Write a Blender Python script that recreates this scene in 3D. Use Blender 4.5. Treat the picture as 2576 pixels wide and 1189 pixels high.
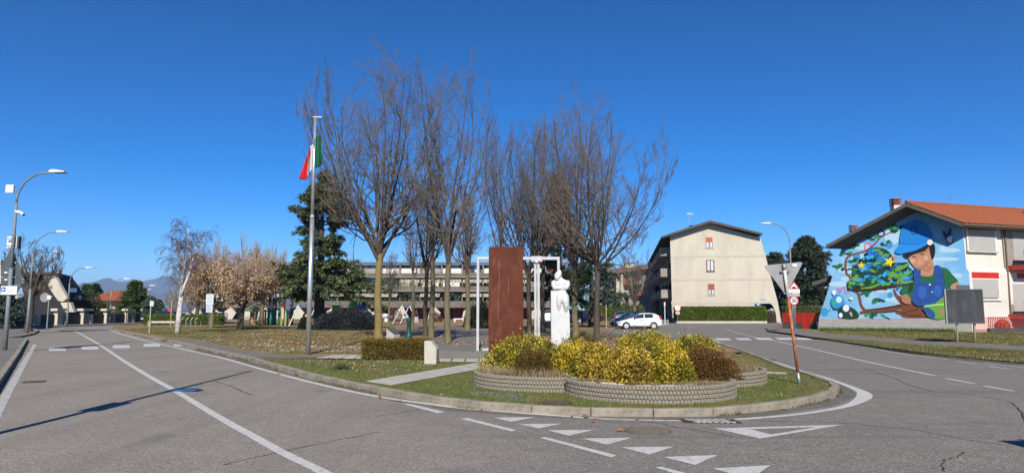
import bpy, bmesh, math, random
import numpy as np
from mathutils import Vector, Matrix
SC = bpy.context.scene
COL = SC.collection
for o in list(bpy.data.objects):
    bpy.data.objects.remove(o)
rad = math.radians

# ---------------------------------------------------------------- camera
FPX, CX, CY = 1717.3, 1288.0, 594.5
PITCH = math.atan(185.5 / FPX)
EYE = 1.7
cam = bpy.data.cameras.new('camera')
cam.lens = 24.0; cam.sensor_width = 36.0
cam.clip_start = 0.1; cam.clip_end = 40000
cam_ob = bpy.data.objects.new('camera', cam); COL.objects.link(cam_ob)
cam_ob.location = (0, 0, EYE); cam_ob.rotation_euler = (math.pi / 2 + PITCH, 0, 0)
SC.camera = cam_ob

# ---------------------------------------------------------------- sky, sun, exposure
SUN_EL, SUN_AZ = 35.0, 1.2           # the sun stands behind the camera
w = bpy.data.worlds.new('World'); SC.world = w; w.use_nodes = True
nt = w.node_tree; bg = nt.nodes['Background']
sky = nt.nodes.new('ShaderNodeTexSky'); sky.sky_type = 'NISHITA'
sky.sun_disc = False
sky.sun_elevation = rad(SUN_EL); sky.sun_rotation = rad(180 - SUN_AZ)
sky.altitude = 3000; sky.air_density = 1.0; sky.dust_density = 0.15; sky.ozone_density = 5.0
SKY_G = nt.nodes.new('ShaderNodeHueSaturation')
SKY_G.inputs['Saturation'].default_value = 1.22
SKY_G.inputs['Value'].default_value = 1.0
SKY_P = nt.nodes.new('ShaderNodeGamma'); SKY_P.inputs[1].default_value = 1.3
nt.links.new(sky.outputs[0], SKY_P.inputs[0]); nt.links.new(SKY_P.outputs[0], SKY_G.inputs['Color'])
nt.links.new(SKY_G.outputs[0], bg.inputs[0]); bg.inputs[1].default_value = 0.058
sl = bpy.data.lights.new('sun', 'SUN'); sl.energy = 4.9; sl.angle = rad(0.53); sl.color = (1, .935, .835)
so = bpy.data.objects.new('sun', sl); COL.objects.link(so)
so.rotation_euler = (rad(90 - SUN_EL), 0, rad(SUN_AZ)); so.location = (0, -30, 40)
SC.view_settings.view_transform = 'Standard'; SC.view_settings.look = 'None'
SC.view_settings.gamma = 1; SC.view_settings.use_curve_mapping = False
SC.view_settings.exposure = 0.5
HAZE = 1.15e-4
SC.cycles.use_denoising = True
SC.cycles.max_bounces = 6; SC.cycles.diffuse_bounces = 3; SC.cycles.glossy_bounces = 2
SC.cycles.transparent_max_bounces = 8; SC.cycles.volume_bounces = 0
SC.cycles.caustics_reflective = False; SC.cycles.caustics_refractive = False

# ---------------------------------------------------------------- survey: picture measurements to places on the ground
def ray(px, py):
    a, b = (px - CX) / FPX, (CY - py) / FPX
    return Vector((a, math.cos(PITCH) - b * math.sin(PITCH), math.sin(PITCH) + b * math.cos(PITCH)))
def G(px, py, z=0.0):
    d = ray(px, py); t = (z - EYE) / d.z
    return Vector((d.x * t, d.y * t, z))
def D(px, py, y):
    d = ray(px, py); t = y / d.y
    return Vector((d.x * t, y, EYE + d.z * t))
class VPlane:
    """a vertical wall plane through two ground points"""
    def __init__(s, A, B):
        s.A = Vector((A[0], A[1], 0)); s.t = (Vector((B[0], B[1], 0)) - s.A); s.w = s.t.length; s.t.normalize()
        s.n = Vector((s.t.y, -s.t.x, 0))
        if s.n.y > 0: s.n = -s.n
    def hit(s, px, py, out=0.0):
        d = ray(px, py); o = Vector((0, 0, EYE)); k = (s.A + s.n * out - o).dot(s.n) / d.dot(s.n)
        return o + d * k
    def pt(s, u, h, out=0.0):
        return s.A + s.t * u + Vector((0, 0, h)) + s.n * out
    def uv(s, px, py, out=0.0):
        p = s.hit(px, py, out); return (p - s.A).dot(s.t), p.z

# ---------------------------------------------------------------- objects and names
def top(o, label, cat, group=None):
    o['label'] = label; o['category'] = cat
    if group: o['group'] = group
    return o
def thing(name, label, cat, loc=(0, 0, 0), rz=0.0, group=None):
    o = bpy.data.objects.new(name, None); COL.objects.link(o)
    o.empty_display_size = .2
    o.location = loc; o.rotation_euler = (0, 0, rz)
    return top(o, label, cat, group)
def kids(o):
    return [c for c in bpy.data.objects if c.parent == o]
def copy_tree(root, loc, rz=0.0, label=None, scale=None, chl=None):
    def rec(o, par):
        c = o.copy(); COL.objects.link(c); c.parent = par
        for k in chl.get(o.name, []): rec(k, c)
        return c
    if chl is None:
        chl = {}
        for o in bpy.data.objects:
            if o.parent: chl.setdefault(o.parent.name, []).append(o)
    r = rec(root, None); r.location = loc; r.rotation_euler = (0, 0, rz)
    if scale: r.scale = scale if hasattr(scale, '__len__') else (scale,) * 3
    if label: r['label'] = label
    return r
def dup(o, parent, M):
    c = o.copy(); COL.objects.link(c); c.parent = parent; c.matrix_local = M
    return c

class MB:
    def __init__(s): s.v = []; s.f = []; s.mi = []; s.cur = 0
    def add(s, vs, fs, m=None):
        b = len(s.v); s.v += [tuple(x) for x in vs]
        s.f += [tuple(i + b for i in f) for f in fs]; s.mi += [s.cur if m is None else m] * len(fs); return s
    def boxM(s, M, sx, sy, sz, m=None):
        vs = [M @ Vector((x * sx / 2, y * sy / 2, z * sz / 2)) for x in (-1, 1) for y in (-1, 1) for z in (-1, 1)]
        return s.add(vs, [(0, 1, 3, 2), (4, 6, 7, 5), (0, 4, 5, 1), (2, 3, 7, 6), (0, 2, 6, 4), (1, 5, 7, 3)], m)
    def box(s, cx, cy, cz, sx, sy, sz, rz=0.0, m=None):
        return s.boxM(Matrix.Translation((cx, cy, cz)) @ Matrix.Rotation(rz, 4, 'Z'), sx, sy, sz, m)
    def bar(s, p, q, w, h, m=None):
        p, q = Vector(p), Vector(q); d = q - p; L = d.length
        M = Matrix.Translation((p + q) / 2) @ d.to_track_quat('X', 'Z').to_matrix().to_4x4()
        return s.boxM(M, L, w, h, m)
    def tube(s, pts, r, n=8, cap=True, m=None):
        pts = [Vector(p) for p in pts]; k = len(pts)
        rr = list(r) if hasattr(r, '__len__') else [r] * k
        vs = []; ref = None
        for i, p in enumerate(pts):
            t = (pts[min(i + 1, k - 1)] - pts[max(i - 1, 0)]).normalized()
            if ref is None: ref = Vector((1, 0, 0)) if abs(t.x) < .8 else Vector((0, 1, 0))
            u = (ref - t * ref.dot(t)).normalized(); ref = u; v = t.cross(u)
            for j in range(n):
                a = 2 * math.pi * j / n
                vs.append(p + (u * math.cos(a) + v * math.sin(a)) * rr[i])
        fs = [(i * n + j, i * n + (j + 1) % n, (i + 1) * n + (j + 1) % n, (i + 1) * n + j) for i in range(k - 1) for j in range(n)]
        if cap: fs += [tuple(range(n - 1, -1, -1)), tuple(range((k - 1) * n, k * n))]
        return s.add(vs, fs, m)
    def poly(s, pts, m=None):
        return s.add(pts, [tuple(range(len(pts)))], m)
    def prism(s, pts, vec, m=None):
        pts = [Vector(p) for p in pts]; n = len(pts); vec = Vector(vec)
        vs = pts + [p + vec for p in pts]
        nor = Vector((0, 0, 0))
        for i in range(n): nor += pts[i].cross(pts[(i + 1) % n])
        idx = list(range(n))
        flip = nor.dot(vec) > 0
        f0 = idx[::-1] if flip else idx
        fs = [tuple(f0), tuple(i + n for i in f0[::-1])]
        for i in range(n):
            j = (i + 1) % n
            fs.append((i, j, j + n, i + n) if flip else (j, i, i + n, j + n))
        return s.add(vs, fs, m)
    def lathe(s, prof, n=16, c=(0, 0, 0), m=None, cap=True):
        vs = []; k = len(prof); c = Vector(c)
        for r, z in prof:
            for j in range(n):
                a = 2 * math.pi * j / n; vs.append(c + Vector((r * math.cos(a), r * math.sin(a), z)))
        fs = [(i * n + j, i * n + (j + 1) % n, (i + 1) * n + (j + 1) % n, (i + 1) * n + j) for i in range(k - 1) for j in range(n)]
        if cap: fs += [tuple(range(n - 1, -1, -1)), tuple(range((k - 1) * n, k * n))]
        return s.add(vs, fs, m)
    def ball(s, c, rx, ry, rz, n=12, k=8, m=None):
        prof = [(max(1e-4, math.sin(math.pi * i / k)), -math.cos(math.pi * i / k)) for i in range(k + 1)]
        vs = []; c = Vector(c)
        for r, z in prof:
            for j in range(n):
                a = 2 * math.pi * j / n; vs.append(c + Vector((r * rx * math.cos(a), r * ry * math.sin(a), z * rz)))
        fs = [(i * n + j, i * n + (j + 1) % n, (i + 1) * n + (j + 1) % n, (i + 1) * n + j) for i in range(k) for j in range(n)]
        return s.add(vs, fs, m)
    def build(s, name, mats, parent=None, smooth=False, bevel=0.0, kind=None, autos=None):
        me = bpy.data.meshes.new(name); me.from_pydata(s.v, [], s.f); me.update()
        mats = mats if isinstance(mats, (list, tuple)) else [mats]
        for m in mats: me.materials.append(m)
        if len(mats) > 1: me.polygons.foreach_set('material_index', s.mi)
        if smooth: me.polygons.foreach_set('use_smooth', [True] * len(me.polygons))
        o = bpy.data.objects.new(name, me); COL.objects.link(o)
        if parent: o.parent = parent
        if bevel:
            b = o.modifiers.new('bevel', 'BEVEL'); b.width = bevel; b.segments = 2; b.limit_method = 'ANGLE'; b.angle_limit = rad(40)
        if kind: o['kind'] = kind
        return o

def np_mesh(name, verts, faces, mats, parent=None, smooth=False, kind=None, mi=None):
    """verts (n,3), faces (m,3|4) arrays"""
    me = bpy.data.meshes.new(name); nv, nf, k = len(verts), len(faces), faces.shape[1]
    me.vertices.add(nv); me.vertices.foreach_set('co', np.ascontiguousarray(verts, dtype=np.float32).ravel())
    me.loops.add(nf * k); me.loops.foreach_set('vertex_index', np.ascontiguousarray(faces, dtype=np.int32).ravel())
    me.polygons.add(nf); me.polygons.foreach_set('loop_start', np.arange(nf, dtype=np.int32) * k)
    mats = mats if isinstance(mats, (list, tuple)) else [mats]
    for m in mats: me.materials.append(m)
    if mi is not None: me.polygons.foreach_set('material_index', np.asarray(mi, dtype=np.int32))
    if smooth: me.polygons.foreach_set('use_smooth', np.ones(nf, dtype=bool))
    me.update(calc_edges=True); me.validate()
    o = bpy.data.objects.new(name, me); COL.objects.link(o)
    if parent: o.parent = parent
    if kind: o['kind'] = kind
    return o

# ---------------------------------------------------------------- materials
def mat(name, c1, rough=.8, c2=None, scale=4.0, lo=.35, hi=.65, c3=None, scale3=40.0, f3=.35, bump=0.0, bscale=60.0, metal=0.0, spec=.3,
        stretch=(1, 1, 1), detail=5.0, coat=0.0):
    m = bpy.data.materials.new(name); m.use_nodes = True; n = m.node_tree.nodes; l = m.node_tree.links
    b = n['Principled BSDF']; b.inputs['Roughness'].default_value = rough; b.inputs['Metallic'].default_value = metal
    b.inputs['Specular IOR Level'].default_value = spec; b.inputs['Coat Weight'].default_value = coat
    b.inputs['Base Color'].default_value = (*c1, 1)
    tc = n.new('ShaderNodeTexCoord'); mp = n.new('ShaderNodeMapping'); mp.inputs['Scale'].default_value = stretch
    l.new(tc.outputs['Object'], mp.inputs[0])
    last = None
    def noise(sc, det=detail):
        t = n.new('ShaderNodeTexNoise'); t.inputs['Scale'].default_value = sc; t.inputs['Detail'].default_value = det
        t.inputs['Roughness'].default_value = .62; l.new(mp.outputs[0], t.inputs['Vector']); return t.outputs['Fac']
    if c2 is not None:
        r = n.new('ShaderNodeValToRGB'); e = r.color_ramp.elements
        e[0].position = lo; e[0].color = (*c1, 1); e[1].position = hi; e[1].color = (*c2, 1)
        l.new(noise(scale), r.inputs[0]); last = r.outputs[0]
    if c3 is not None:
        x = n.new('ShaderNodeMix'); x.data_type = 'RGBA'
        r = n.new('ShaderNodeMapRange'); r.inputs[1].default_value = .5; r.inputs[2].default_value = .68; r.inputs[4].default_value = f3
        l.new(noise(scale3, 3.0), r.inputs[0]); l.new(r.outputs[0], x.inputs[0])
        if last is None: x.inputs[6].default_value = (*c1, 1)
        else: l.new(last, x.inputs[6])
        x.inputs[7].default_value = (*c3, 1); last = x.outputs[2]
    if last is not None: l.new(last, b.inputs['Base Color'])
    if bump:
        bp = n.new('ShaderNodeBump'); bp.inputs['Strength'].default_value = bump; bp.inputs['Distance'].default_value = .02
        l.new(noise(bscale, 4.0), bp.inputs['Height']); l.new(bp.outputs[0], b.inputs['Normal'])
    return m

def leafmat(name, cols, rough=.55, trans=.25, pos_noise=None):
    """each leaf (mesh island) takes its own colour from the list; pos_noise=(scale, colour, amount) adds broad patches"""
    m = bpy.data.materials.new(name); m.use_nodes = True; n = m.node_tree.nodes; l = m.node_tree.links
    b = n['Principled BSDF']; b.inputs['Roughness'].default_value = rough; b.inputs['Specular IOR Level'].default_value = .3
    g = n.new('ShaderNodeNewGeometry'); r = n.new('ShaderNodeValToRGB'); e = r.color_ramp.elements
    for i, c in enumerate(cols):
        p = i / max(1, len(cols) - 1)
        if i == 0: x = e[0]
        elif i == len(cols) - 1: x = e[-1]
        else: x = e.new(p)
        x.position = p; x.color = (*c, 1)
    l.new(g.outputs['Random Per Island'], r.inputs[0]); out = r.outputs[0]
    if pos_noise:
        tc = n.new('ShaderNodeTexCoord'); t = n.new('ShaderNodeTexNoise'); t.inputs['Scale'].default_value = pos_noise[0]
        l.new(tc.outputs['Object'], t.inputs['Vector'])
        mr = n.new('ShaderNodeMapRange'); mr.inputs[1].default_value = .42; mr.inputs[2].default_value = .62; mr.inputs[4].default_value = pos_noise[2]
        l.new(t.outputs['Fac'], mr.inputs[0])
        x = n.new('ShaderNodeMix'); x.data_type = 'RGBA'; l.new(mr.outputs[0], x.inputs[0]); l.new(out, x.inputs[6]); x.inputs[7].default_value = (*pos_noise[1], 1)
        out = x.outputs[2]
    l.new(out, b.inputs['Base Color'])
    if trans:
        tr = n.new('ShaderNodeBsdfTranslucent'); l.new(out, tr.inputs[0]); mx = n.new('ShaderNodeMixShader'); mx.inputs[0].default_value = trans
        l.new(b.outputs[0], mx.inputs[1]); l.new(tr.outputs[0], mx.inputs[2]); l.new(mx.outputs[0], n['Material Output'].inputs[0])
    return m

M = {}
M['steel'] = mat('galvanised_steel', (.36, .37, .38), .45, (.28, .29, .30), 6, metal=.6)
M['alu'] = mat('aluminium', (.55, .56, .57), .38, (.45, .46, .48), 3, metal=.7)
M['lamp_grey'] = mat('lamp_post_paint', (.20, .225, .235), .5, (.15, .17, .18), 3)
M['white'] = mat('white_paint', (.66, .66, .64), .5, (.58, .58, .56), 3)
M['plastic_white'] = mat('white_plastic', (.68, .69, .70), .4)
M['sign_back'] = mat('sign_back', (.30, .30, .29), .5, (.24, .24, .235), 3, c3=(.16, .16, .16), scale3=2.2, f3=.5, metal=.25)
M['sign_dark'] = mat('sign_back_dark', (.075, .095, .095), .5, (.06, .075, .075), 3)
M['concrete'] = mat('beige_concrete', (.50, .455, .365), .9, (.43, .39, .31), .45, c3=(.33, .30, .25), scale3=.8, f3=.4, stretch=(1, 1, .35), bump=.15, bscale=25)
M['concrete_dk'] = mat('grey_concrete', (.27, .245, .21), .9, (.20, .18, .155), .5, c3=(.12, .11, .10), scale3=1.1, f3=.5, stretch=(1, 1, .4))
M['concrete_lt'] = mat('pale_concrete', (.50, .46, .39), .9, (.40, .37, .31), 3, c3=(.28, .26, .22), scale3=18, f3=.4, bump=.2, bscale=80)
M['dark'] = mat('painted_shade', (.015, .016, .018), .8)  # near-black colour painted in where openings lie in shade
M['glass'] = mat('window_glass', (.03, .04, .05), .08, spec=.6)
M['rust'] = mat('rusty_steel', (.070, .0155, .0062), .8, (.098, .024, .010), 1.8, c3=(.145, .055, .03), scale3=3.2, f3=.6, stretch=(1, 1, .55), bump=.1, bscale=70)
M['red'] = mat('red_paint', (.50, .028, .018), .5, (.42, .022, .015), 3)
M['redframe'] = mat('dull_red_paint', (.34, .045, .03), .55)
M['tyre'] = mat('tyre_rubber', (.02, .02, .021), .8)
M['rim'] = mat('wheel_silver', (.62, .63, .65), .35, metal=.5)
M['black'] = mat('black_paint', (.02, .02, .022), .5)
M['marble'] = mat('white_marble', (.56, .555, .545), .6, (.50, .495, .485), 3, c3=(.37, .365, .35), scale3=5, f3=.3, stretch=(1, 1, .5), bump=.12, bscale=30)
# ================================================================ GROUND
def struct(o):
    o['kind'] = 'structure'; return o
def inpoly(x, y, poly):
    x = np.asarray(x); y = np.asarray(y); r = np.zeros(x.shape, bool); n = len(poly); j = n - 1
    for i in range(n):
        xi, yi = poly[i][0], poly[i][1]; xj, yj = poly[j][0], poly[j][1]
        c = ((yi > y) != (yj > y)) & (x < (xj - xi) * (y - yi) / (yj - yi + 1e-12) + xi); r ^= c; j = i
    return r
def sheet(name, pts, z, m, parent=None, kind=None, base=None):
    """a flat surface with triangulated outline; with base it becomes a solid step"""
    bm = bmesh.new(); vs = [bm.verts.new((p[0], p[1], z)) for p in pts]; f = bm.faces.new(vs)
    if f.calc_area() and f.normal.z < 0: f.normal_flip()
    if base is not None:
        n = len(pts); lo = [bm.verts.new((p[0], p[1], base)) for p in pts]
        for i in range(n):
            j = (i + 1) % n; bm.faces.new((vs[i], vs[j], lo[j], lo[i]))
    bmesh.ops.triangulate(bm, faces=[x for x in bm.faces if len(x.verts) > 4])
    bmesh.ops.recalc_face_normals(bm, faces=bm.faces) if base is not None else None
    me = bpy.data.meshes.new(name); bm.to_mesh(me); bm.free(); me.materials.append(m)
    if base is None:
        me.update()
    o = bpy.data.objects.new(name, me); COL.objects.link(o)
    if parent: o.parent = parent
    if kind: o['kind'] = kind
    return o
def resample(pts, step):
    pts = [Vector((p[0], p[1], 0)) for p in pts]; out = [pts[0]]; acc = 0.0
    for a, b in zip(pts, pts[1:]):
        L = (b - a).length; d = step - acc
        while d <= L: out.append(a + (b - a) * (d / L)); d += step
        acc = (L - (d - step))
    return out
def smooth_line(pts, n=6):
    """Catmull-Rom through the points"""
    pts = [Vector((p[0], p[1], 0)) for p in pts]; out = []
    for i in range(len(pts) - 1):
        p0, p1, p2, p3 = pts[max(i - 1, 0)], pts[i], pts[i + 1], pts[min(i + 2, len(pts) - 1)]
        for k in range(n):
            t = k / n
            out.append(.5 * ((2 * p1) + (p2 - p0) * t + (2 * p0 - 5 * p1 + 4 * p2 - p3) * t * t + (3 * p1 - p0 - 3 * p2 + p3) * t ** 3))
    return out + [pts[-1]]
def ribbon(name, pts, width, z, m, parent=None):
    pts = [Vector((p[0], p[1], z)) for p in pts]; k = len(pts); ws = width if hasattr(width, '__len__') else [width] * k
    b = MB(); vs = []
    for i, p in enumerate(pts):
        t = pts[min(i + 1, k - 1)] - pts[max(i - 1, 0)]; t.z = 0; t.normalize(); s = Vector((-t.y, t.x, 0)) * ws[i] / 2
        vs += [p + s, p - s]
    b.add(vs, [(2 * i + 1, 2 * i + 3, 2 * i + 2, 2 * i) for i in range(k - 1)])
    return b.build(name, m, parent)

def asphalt_material():
    m = bpy.data.materials.new('worn_asphalt'); m.use_nodes = True; n = m.node_tree.nodes; l = m.node_tree.links; b = n['Principled BSDF']
    b.inputs['Roughness'].default_value = .85; b.inputs['Specular IOR Level'].default_value = .25
    tc = n.new('ShaderNodeTexCoord'); co = tc.outputs['Object']
    def noise(s, d=4, r=.6):
        t = n.new('ShaderNodeTexNoise'); t.inputs['Scale'].default_value = s; t.inputs['Detail'].default_value = d; t.inputs['Roughness'].default_value = r
        l.new(co, t.inputs['Vector']); return t.outputs['Fac']
    def mr(x, a, c, d=0.0, e=1.0):
        t = n.new('ShaderNodeMapRange'); t.inputs[1].default_value = a; t.inputs[2].default_value = c; t.inputs[3].default_value = d; t.inputs[4].default_value = e
        l.new(x, t.inputs[0]); return t.outputs[0]
    def mix(f, a, c, mode='MIX'):
        t = n.new('ShaderNodeMix'); t.data_type = 'RGBA'; t.blend_type = mode
        for sock, v in ((t.inputs[0], f), (t.inputs[6], a), (t.inputs[7], c)):
            if hasattr(v, 'is_output'): l.new(v, sock)
            else: sock.default_value = v if isinstance(v, float) else (*v, 1)
        return t.outputs[2]
    # two surfacings: a smooth warm one on the left road, a coarser bluish one in the junction
    sep = n.new('ShaderNodeSeparateXYZ'); l.new(co, sep.inputs[0])
    mth = n.new('ShaderNodeMath'); mth.operation = 'MULTIPLY_ADD'; l.new(sep.outputs[1], mth.inputs[0]); mth.inputs[1].default_value = .32; l.new(sep.outputs[0], mth.inputs[2])
    ad = n.new('ShaderNodeMath'); ad.operation = 'MULTIPLY_ADD'; l.new(noise(.5, 3), ad.inputs[0]); ad.inputs[1].default_value = 2.4; l.new(mth.outputs[0], ad.inputs[2])
    side = mr(ad.outputs[0], 2.0, 5.0)
    base = mix(side, (.260, .230, .190), (.178, .164, .144))
    base = mix(mr(noise(.33, 4), .42, .66, 0, .45), base, (.176, .156, .132))
    base = mix(mr(noise(1.7, 5), .5, .72, 0, .35), base, (.315, .278, .23))
    vo = n.new('ShaderNodeTexVoronoi'); vo.inputs['Scale'].default_value = 55; l.new(co, vo.inputs['Vector'])
    sp = n.new('ShaderNodeSeparateColor'); l.new(vo.outputs['Color'], sp.inputs[0])
    base = mix(mr(sp.outputs[0], .55, 1.0, 0, .5), base, (.46, .42, .355))
    base = mix(mr(sp.outputs[1], .6, 1.0, 0, .6), base, (.065, .063, .062))
    # long tyre-dark streaks and fine cracks
    mp = n.new('ShaderNodeMapping'); mp.inputs['Scale'].default_value = (.06, 1.2, 1); mp.inputs['Rotation'].default_value = (0, 0, rad(-10)); l.new(co, mp.inputs[0])
    t = n.new('ShaderNodeTexNoise'); t.inputs['Scale'].default_value = 1.0; t.inputs['Detail'].default_value = 4; l.new(mp.outputs[0], t.inputs['Vector'])
    st = n.new('ShaderNodeMath'); st.operation = 'MULTIPLY'; l.new(mr(t.outputs['Fac'], .52, .68, 0, .45), st.inputs[0]); l.new(side, st.inputs[1])
    base = mix(st.outputs[0], base, (.105, .102, .098))
    mp2 = n.new('ShaderNodeMapping'); mp2.inputs['Rotation'].default_value = (0, 0, rad(46)); mp2.inputs['Scale'].default_value = (1.5, .07, 1); l.new(co, mp2.inputs[0])
    t2 = n.new('ShaderNodeTexNoise'); t2.inputs['Scale'].default_value = 1.0; t2.inputs['Detail'].default_value = 3; l.new(mp2.outputs[0], t2.inputs['Vector'])
    st2 = n.new('ShaderNodeMath'); st2.operation = 'MULTIPLY'; iv = n.new('ShaderNodeMath'); iv.operation = 'SUBTRACT'; iv.inputs[0].default_value = 1.0; l.new(side, iv.inputs[1]); l.new(mr(t2.outputs['Fac'], .45, .7, 0, .4), st2.inputs[0]); l.new(iv.outputs[0], st2.inputs[1])
    base = mix(st2.outputs[0], base, (.17, .152, .128))
    oil = mr(noise(.9, 2, .5), .66, .72, 0, .35); base = mix(oil, base, (.10, .092, .082))
    l.new(base, b.inputs['Base Color'])
    bp = n.new('ShaderNodeBump'); bp.inputs['Strength'].default_value = .55; bp.inputs['Distance'].default_value = .008
    l.new(vo.outputs['Distance'], bp.inputs['Height']); l.new(bp.outputs[0], b.inputs['Normal'])
    return m
M['asphalt'] = asphalt_material()
M['asphalt_path'] = mat('path_asphalt', (.185, .17, .148), .9, (.145, .134, .118), 1.3, c3=(.26, .21, .15), scale3=5, f3=.35, bump=.3, bscale=70)
M['paint'] = mat('road_paint', (.56, .55, .52), .7, (.49, .48, .45), 5, c3=(.20, .19, .175), scale3=13, f3=.6, bump=.1, bscale=90)
M['paint_worn'] = mat('worn_road_paint', (.50, .49, .46), .7, (.40, .39, .37), 5, c3=(.15, .145, .135), scale3=9, f3=.85, bump=.1, bscale=90)
M['kerb'] = mat('kerb_stone', (.31, .27, .21), .9, (.225, .195, .15), 2.5, c3=(.14, .125, .09), scale3=9, f3=.55, bump=.3, bscale=60)
M['lawn'] = mat('lawn_turf', (.115, .108, .030), .95, (.25, .175, .085), .55, .34, .58, c3=(.30, .185, .105), scale3=1.6, f3=.6, bump=.5, bscale=40)
M['lawn_green'] = mat('green_turf', (.085, .125, .020), .95, (.14, .140, .040), 1.2, .4, .65, c3=(.15, .115, .055), scale3=2.4, f3=.5, bump=.6, bscale=45)
M['soil'] = mat('soil', (.17, .125, .080), .95, (.25, .19, .12), 6, bump=.5, bscale=50)
M['tan_dirt'] = mat('dry_ground', (.23, .16, .085), .95, (.17, .13, .06), 2.5, c3=(.09, .095, .03), scale3=3, f3=.6, bump=.4, bscale=40)
M['slab'] = mat('pale_paving', (.46, .43, .37), .85, (.38, .355, .305), 3, c3=(.27, .25, .21), scale3=12, f3=.4, bump=.15, bscale=70)
M['gravel'] = mat('gravel_paving', (.27, .245, .205), .95, (.20, .18, .15), 2, c3=(.12, .105, .085), scale3=30, f3=.5, bump=.5, bscale=60)
M['terrain'] = mat('far_fields', (.075, .075, .035), .95, (.12, .095, .055), .02)

terrain = struct(sheet('terrain', [(-14000, -900), (14000, -900), (14000, 14000), (-14000, 14000)], -.06, M['terrain']))
road = struct(sheet('road', [(-95, -30), (110, -30), (110, 130), (-95, 130)], 0.0, M['asphalt'], base=-.05))

# ---- the park island: outline on the road, in order along its kerb
near_kerb_px = [(366, 817.5), (315, 820), (288, 823.5), (280, 827), (300, 834), (330, 840), (372, 849), (430, 861), (500, 878), (570, 894), (640, 911), (740, 941), (840, 966),
    (950, 989), (1040, 1006), (1132, 1021), (1225, 1031), (1313, 1037), (1456, 1044.5), (1608, 1047.5), (1767, 1046.5), (1887, 1037), (1988, 1025), (2056, 1012), (2095, 1000), (2110, 988), (2106, 977),
    (2090, 969), (2039, 951), (1968, 928), (1921, 907), (1870, 888), (1815, 868)]
near_kerb = smooth_line([G(*p) for p in near_kerb_px], 5)
park_kerb_b = [G(1786, 858), G(1640, 851), G(1529, 844), G(1538, 834), G(1548, 826)]
back = [(18.0, 72), (18, 97), (20, 126), (-60, 126), (-60, 92)]
back_l = [G(640, 815), G(470, 815.5)]
near_in = []
for i_, p_ in enumerate(near_kerb):
    t_ = near_kerb[min(i_ + 1, len(near_kerb) - 1)] - near_kerb[max(i_ - 1, 0)]; t_.normalize(); near_in.append(p_ + Vector((-t_.y, t_.x, 0)) * .09)
park_outline = [(p[0], p[1]) for p in near_in] + [(p[0], p[1]) for p in park_kerb_b] + [(19.0, 97), (21, 128), (-44, 128), (-44, 101)] + [(p[0], p[1]) for p in back_l]
park = struct(sheet('park_lawn', park_outline, .100, M['lawn'], base=-.02))

kerb = bpy.data.objects.new('park_kerb', None); COL.objects.link(kerb); struct(kerb)
kb = MB(); kb.box(0, 0, 0, 1, .15, .16); kstone = None
rng = random.Random(3)
def lay_kerb(path, parent, step=1.0, inset=.060, z=.05, flip=1):
    global kstone
    pts = resample(path, step)
    for a, b in zip(pts, pts[1:]):
        t = b - a; L = t.length; t.normalize(); nrm = Vector((-t.y, t.x, 0)) * flip
        c = (a + b) / 2 + nrm * (inset + rng.uniform(-.006, .006)); c.z = z + rng.uniform(-.006, .006)
        M4 = Matrix.Translation(c) @ Matrix.Rotation(math.atan2(t.y, t.x) + rng.uniform(-.006, .006), 4, 'Z') @ Matrix.Diagonal((L - .014, 1, 1, 1))
        if kstone is None:
            kstone = kb.build('kerb_stone', M['kerb'], parent, bevel=.012); kstone.matrix_local = M4
        else: dup(kstone, parent, M4)
lay_kerb(near_kerb[2:], kerb, 1.0, flip=1)
lay_kerb([G(1529, 844), G(1538, 834), G(1548, 826)], kerb, 1.0, flip=1)

# ---- pavements either side
def px_poly(l, z=0): return [tuple(G(x, y, z))[:2] for x, y in l]
pv1 = px_poly([(-60, 1060), (0, 967), (22, 934), (46, 897), (66, 862), (69, 856), (55, 853), (0, 855), (-220, 862)])
pave_l = struct(sheet('pavement', pv1, .12, M['asphalt_path'], base=-.02))
pv2 = px_poly([(-40, 860), (0, 856), (50, 849.5), (84, 842), (95, 836), (97, 831.5), (88, 829), (40, 829), (-200, 832)])
pave_l2 = struct(sheet('pavement', pv2, .12, M['asphalt_path'], base=-.02))
kerb_l = bpy.data.objects.new('pavement_kerb', None); COL.objects.link(kerb_l); struct(kerb_l)
lay_kerb([Vector((*p, 0)) for p in pv1[0:6]], kerb_l, 1.0, z=.055)
lay_kerb([Vector((*p, 0)) for p in pv2[0:6]], kerb_l, 1.0, z=.055)
pave_far = struct(sheet('pavement', [(-60, 48), (-46.5, 60), (-46.5, 110), (-60, 110)], .1, M['asphalt_path'], base=-.02))

rk_px = [(1925, 828), (1935, 831), (1985, 839), (2046, 849), (2120, 861), (2192, 872.5), (2293, 889), (2395, 898), (2480, 905.5), (2576, 915), (2700, 929), (2900, 955)]
rk = [G(*p) for p in rk_px]
verge_out = [(p[0], p[1]) for p in rk] + [(34, 12), (95, 12), (95, 100), (46, 84), (27, 66)]
verge = struct(sheet('verge', verge_out, .11, M['lawn'], base=-.02))
kerb_r = bpy.data.objects.new('verge_kerb', None); COL.objects.link(kerb_r); struct(kerb_r)
lay_kerb(rk, kerb_r, 1.0, z=.055)
Zv = .116
walk_px = [(1930, 830.5), (1990, 838.5), (2046, 847.5), (2110, 852.5), (2192, 857), (2361, 867.5), (2576, 880.5), (2760, 893), (2760, 882), (2576, 870.5), (2361, 857.5), (2192, 847.5), (2060, 836), (1990, 826), (1935, 822)]
struct(sheet('footpath', px_poly(walk_px, Zv), Zv, M['asphalt_path']))

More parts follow.
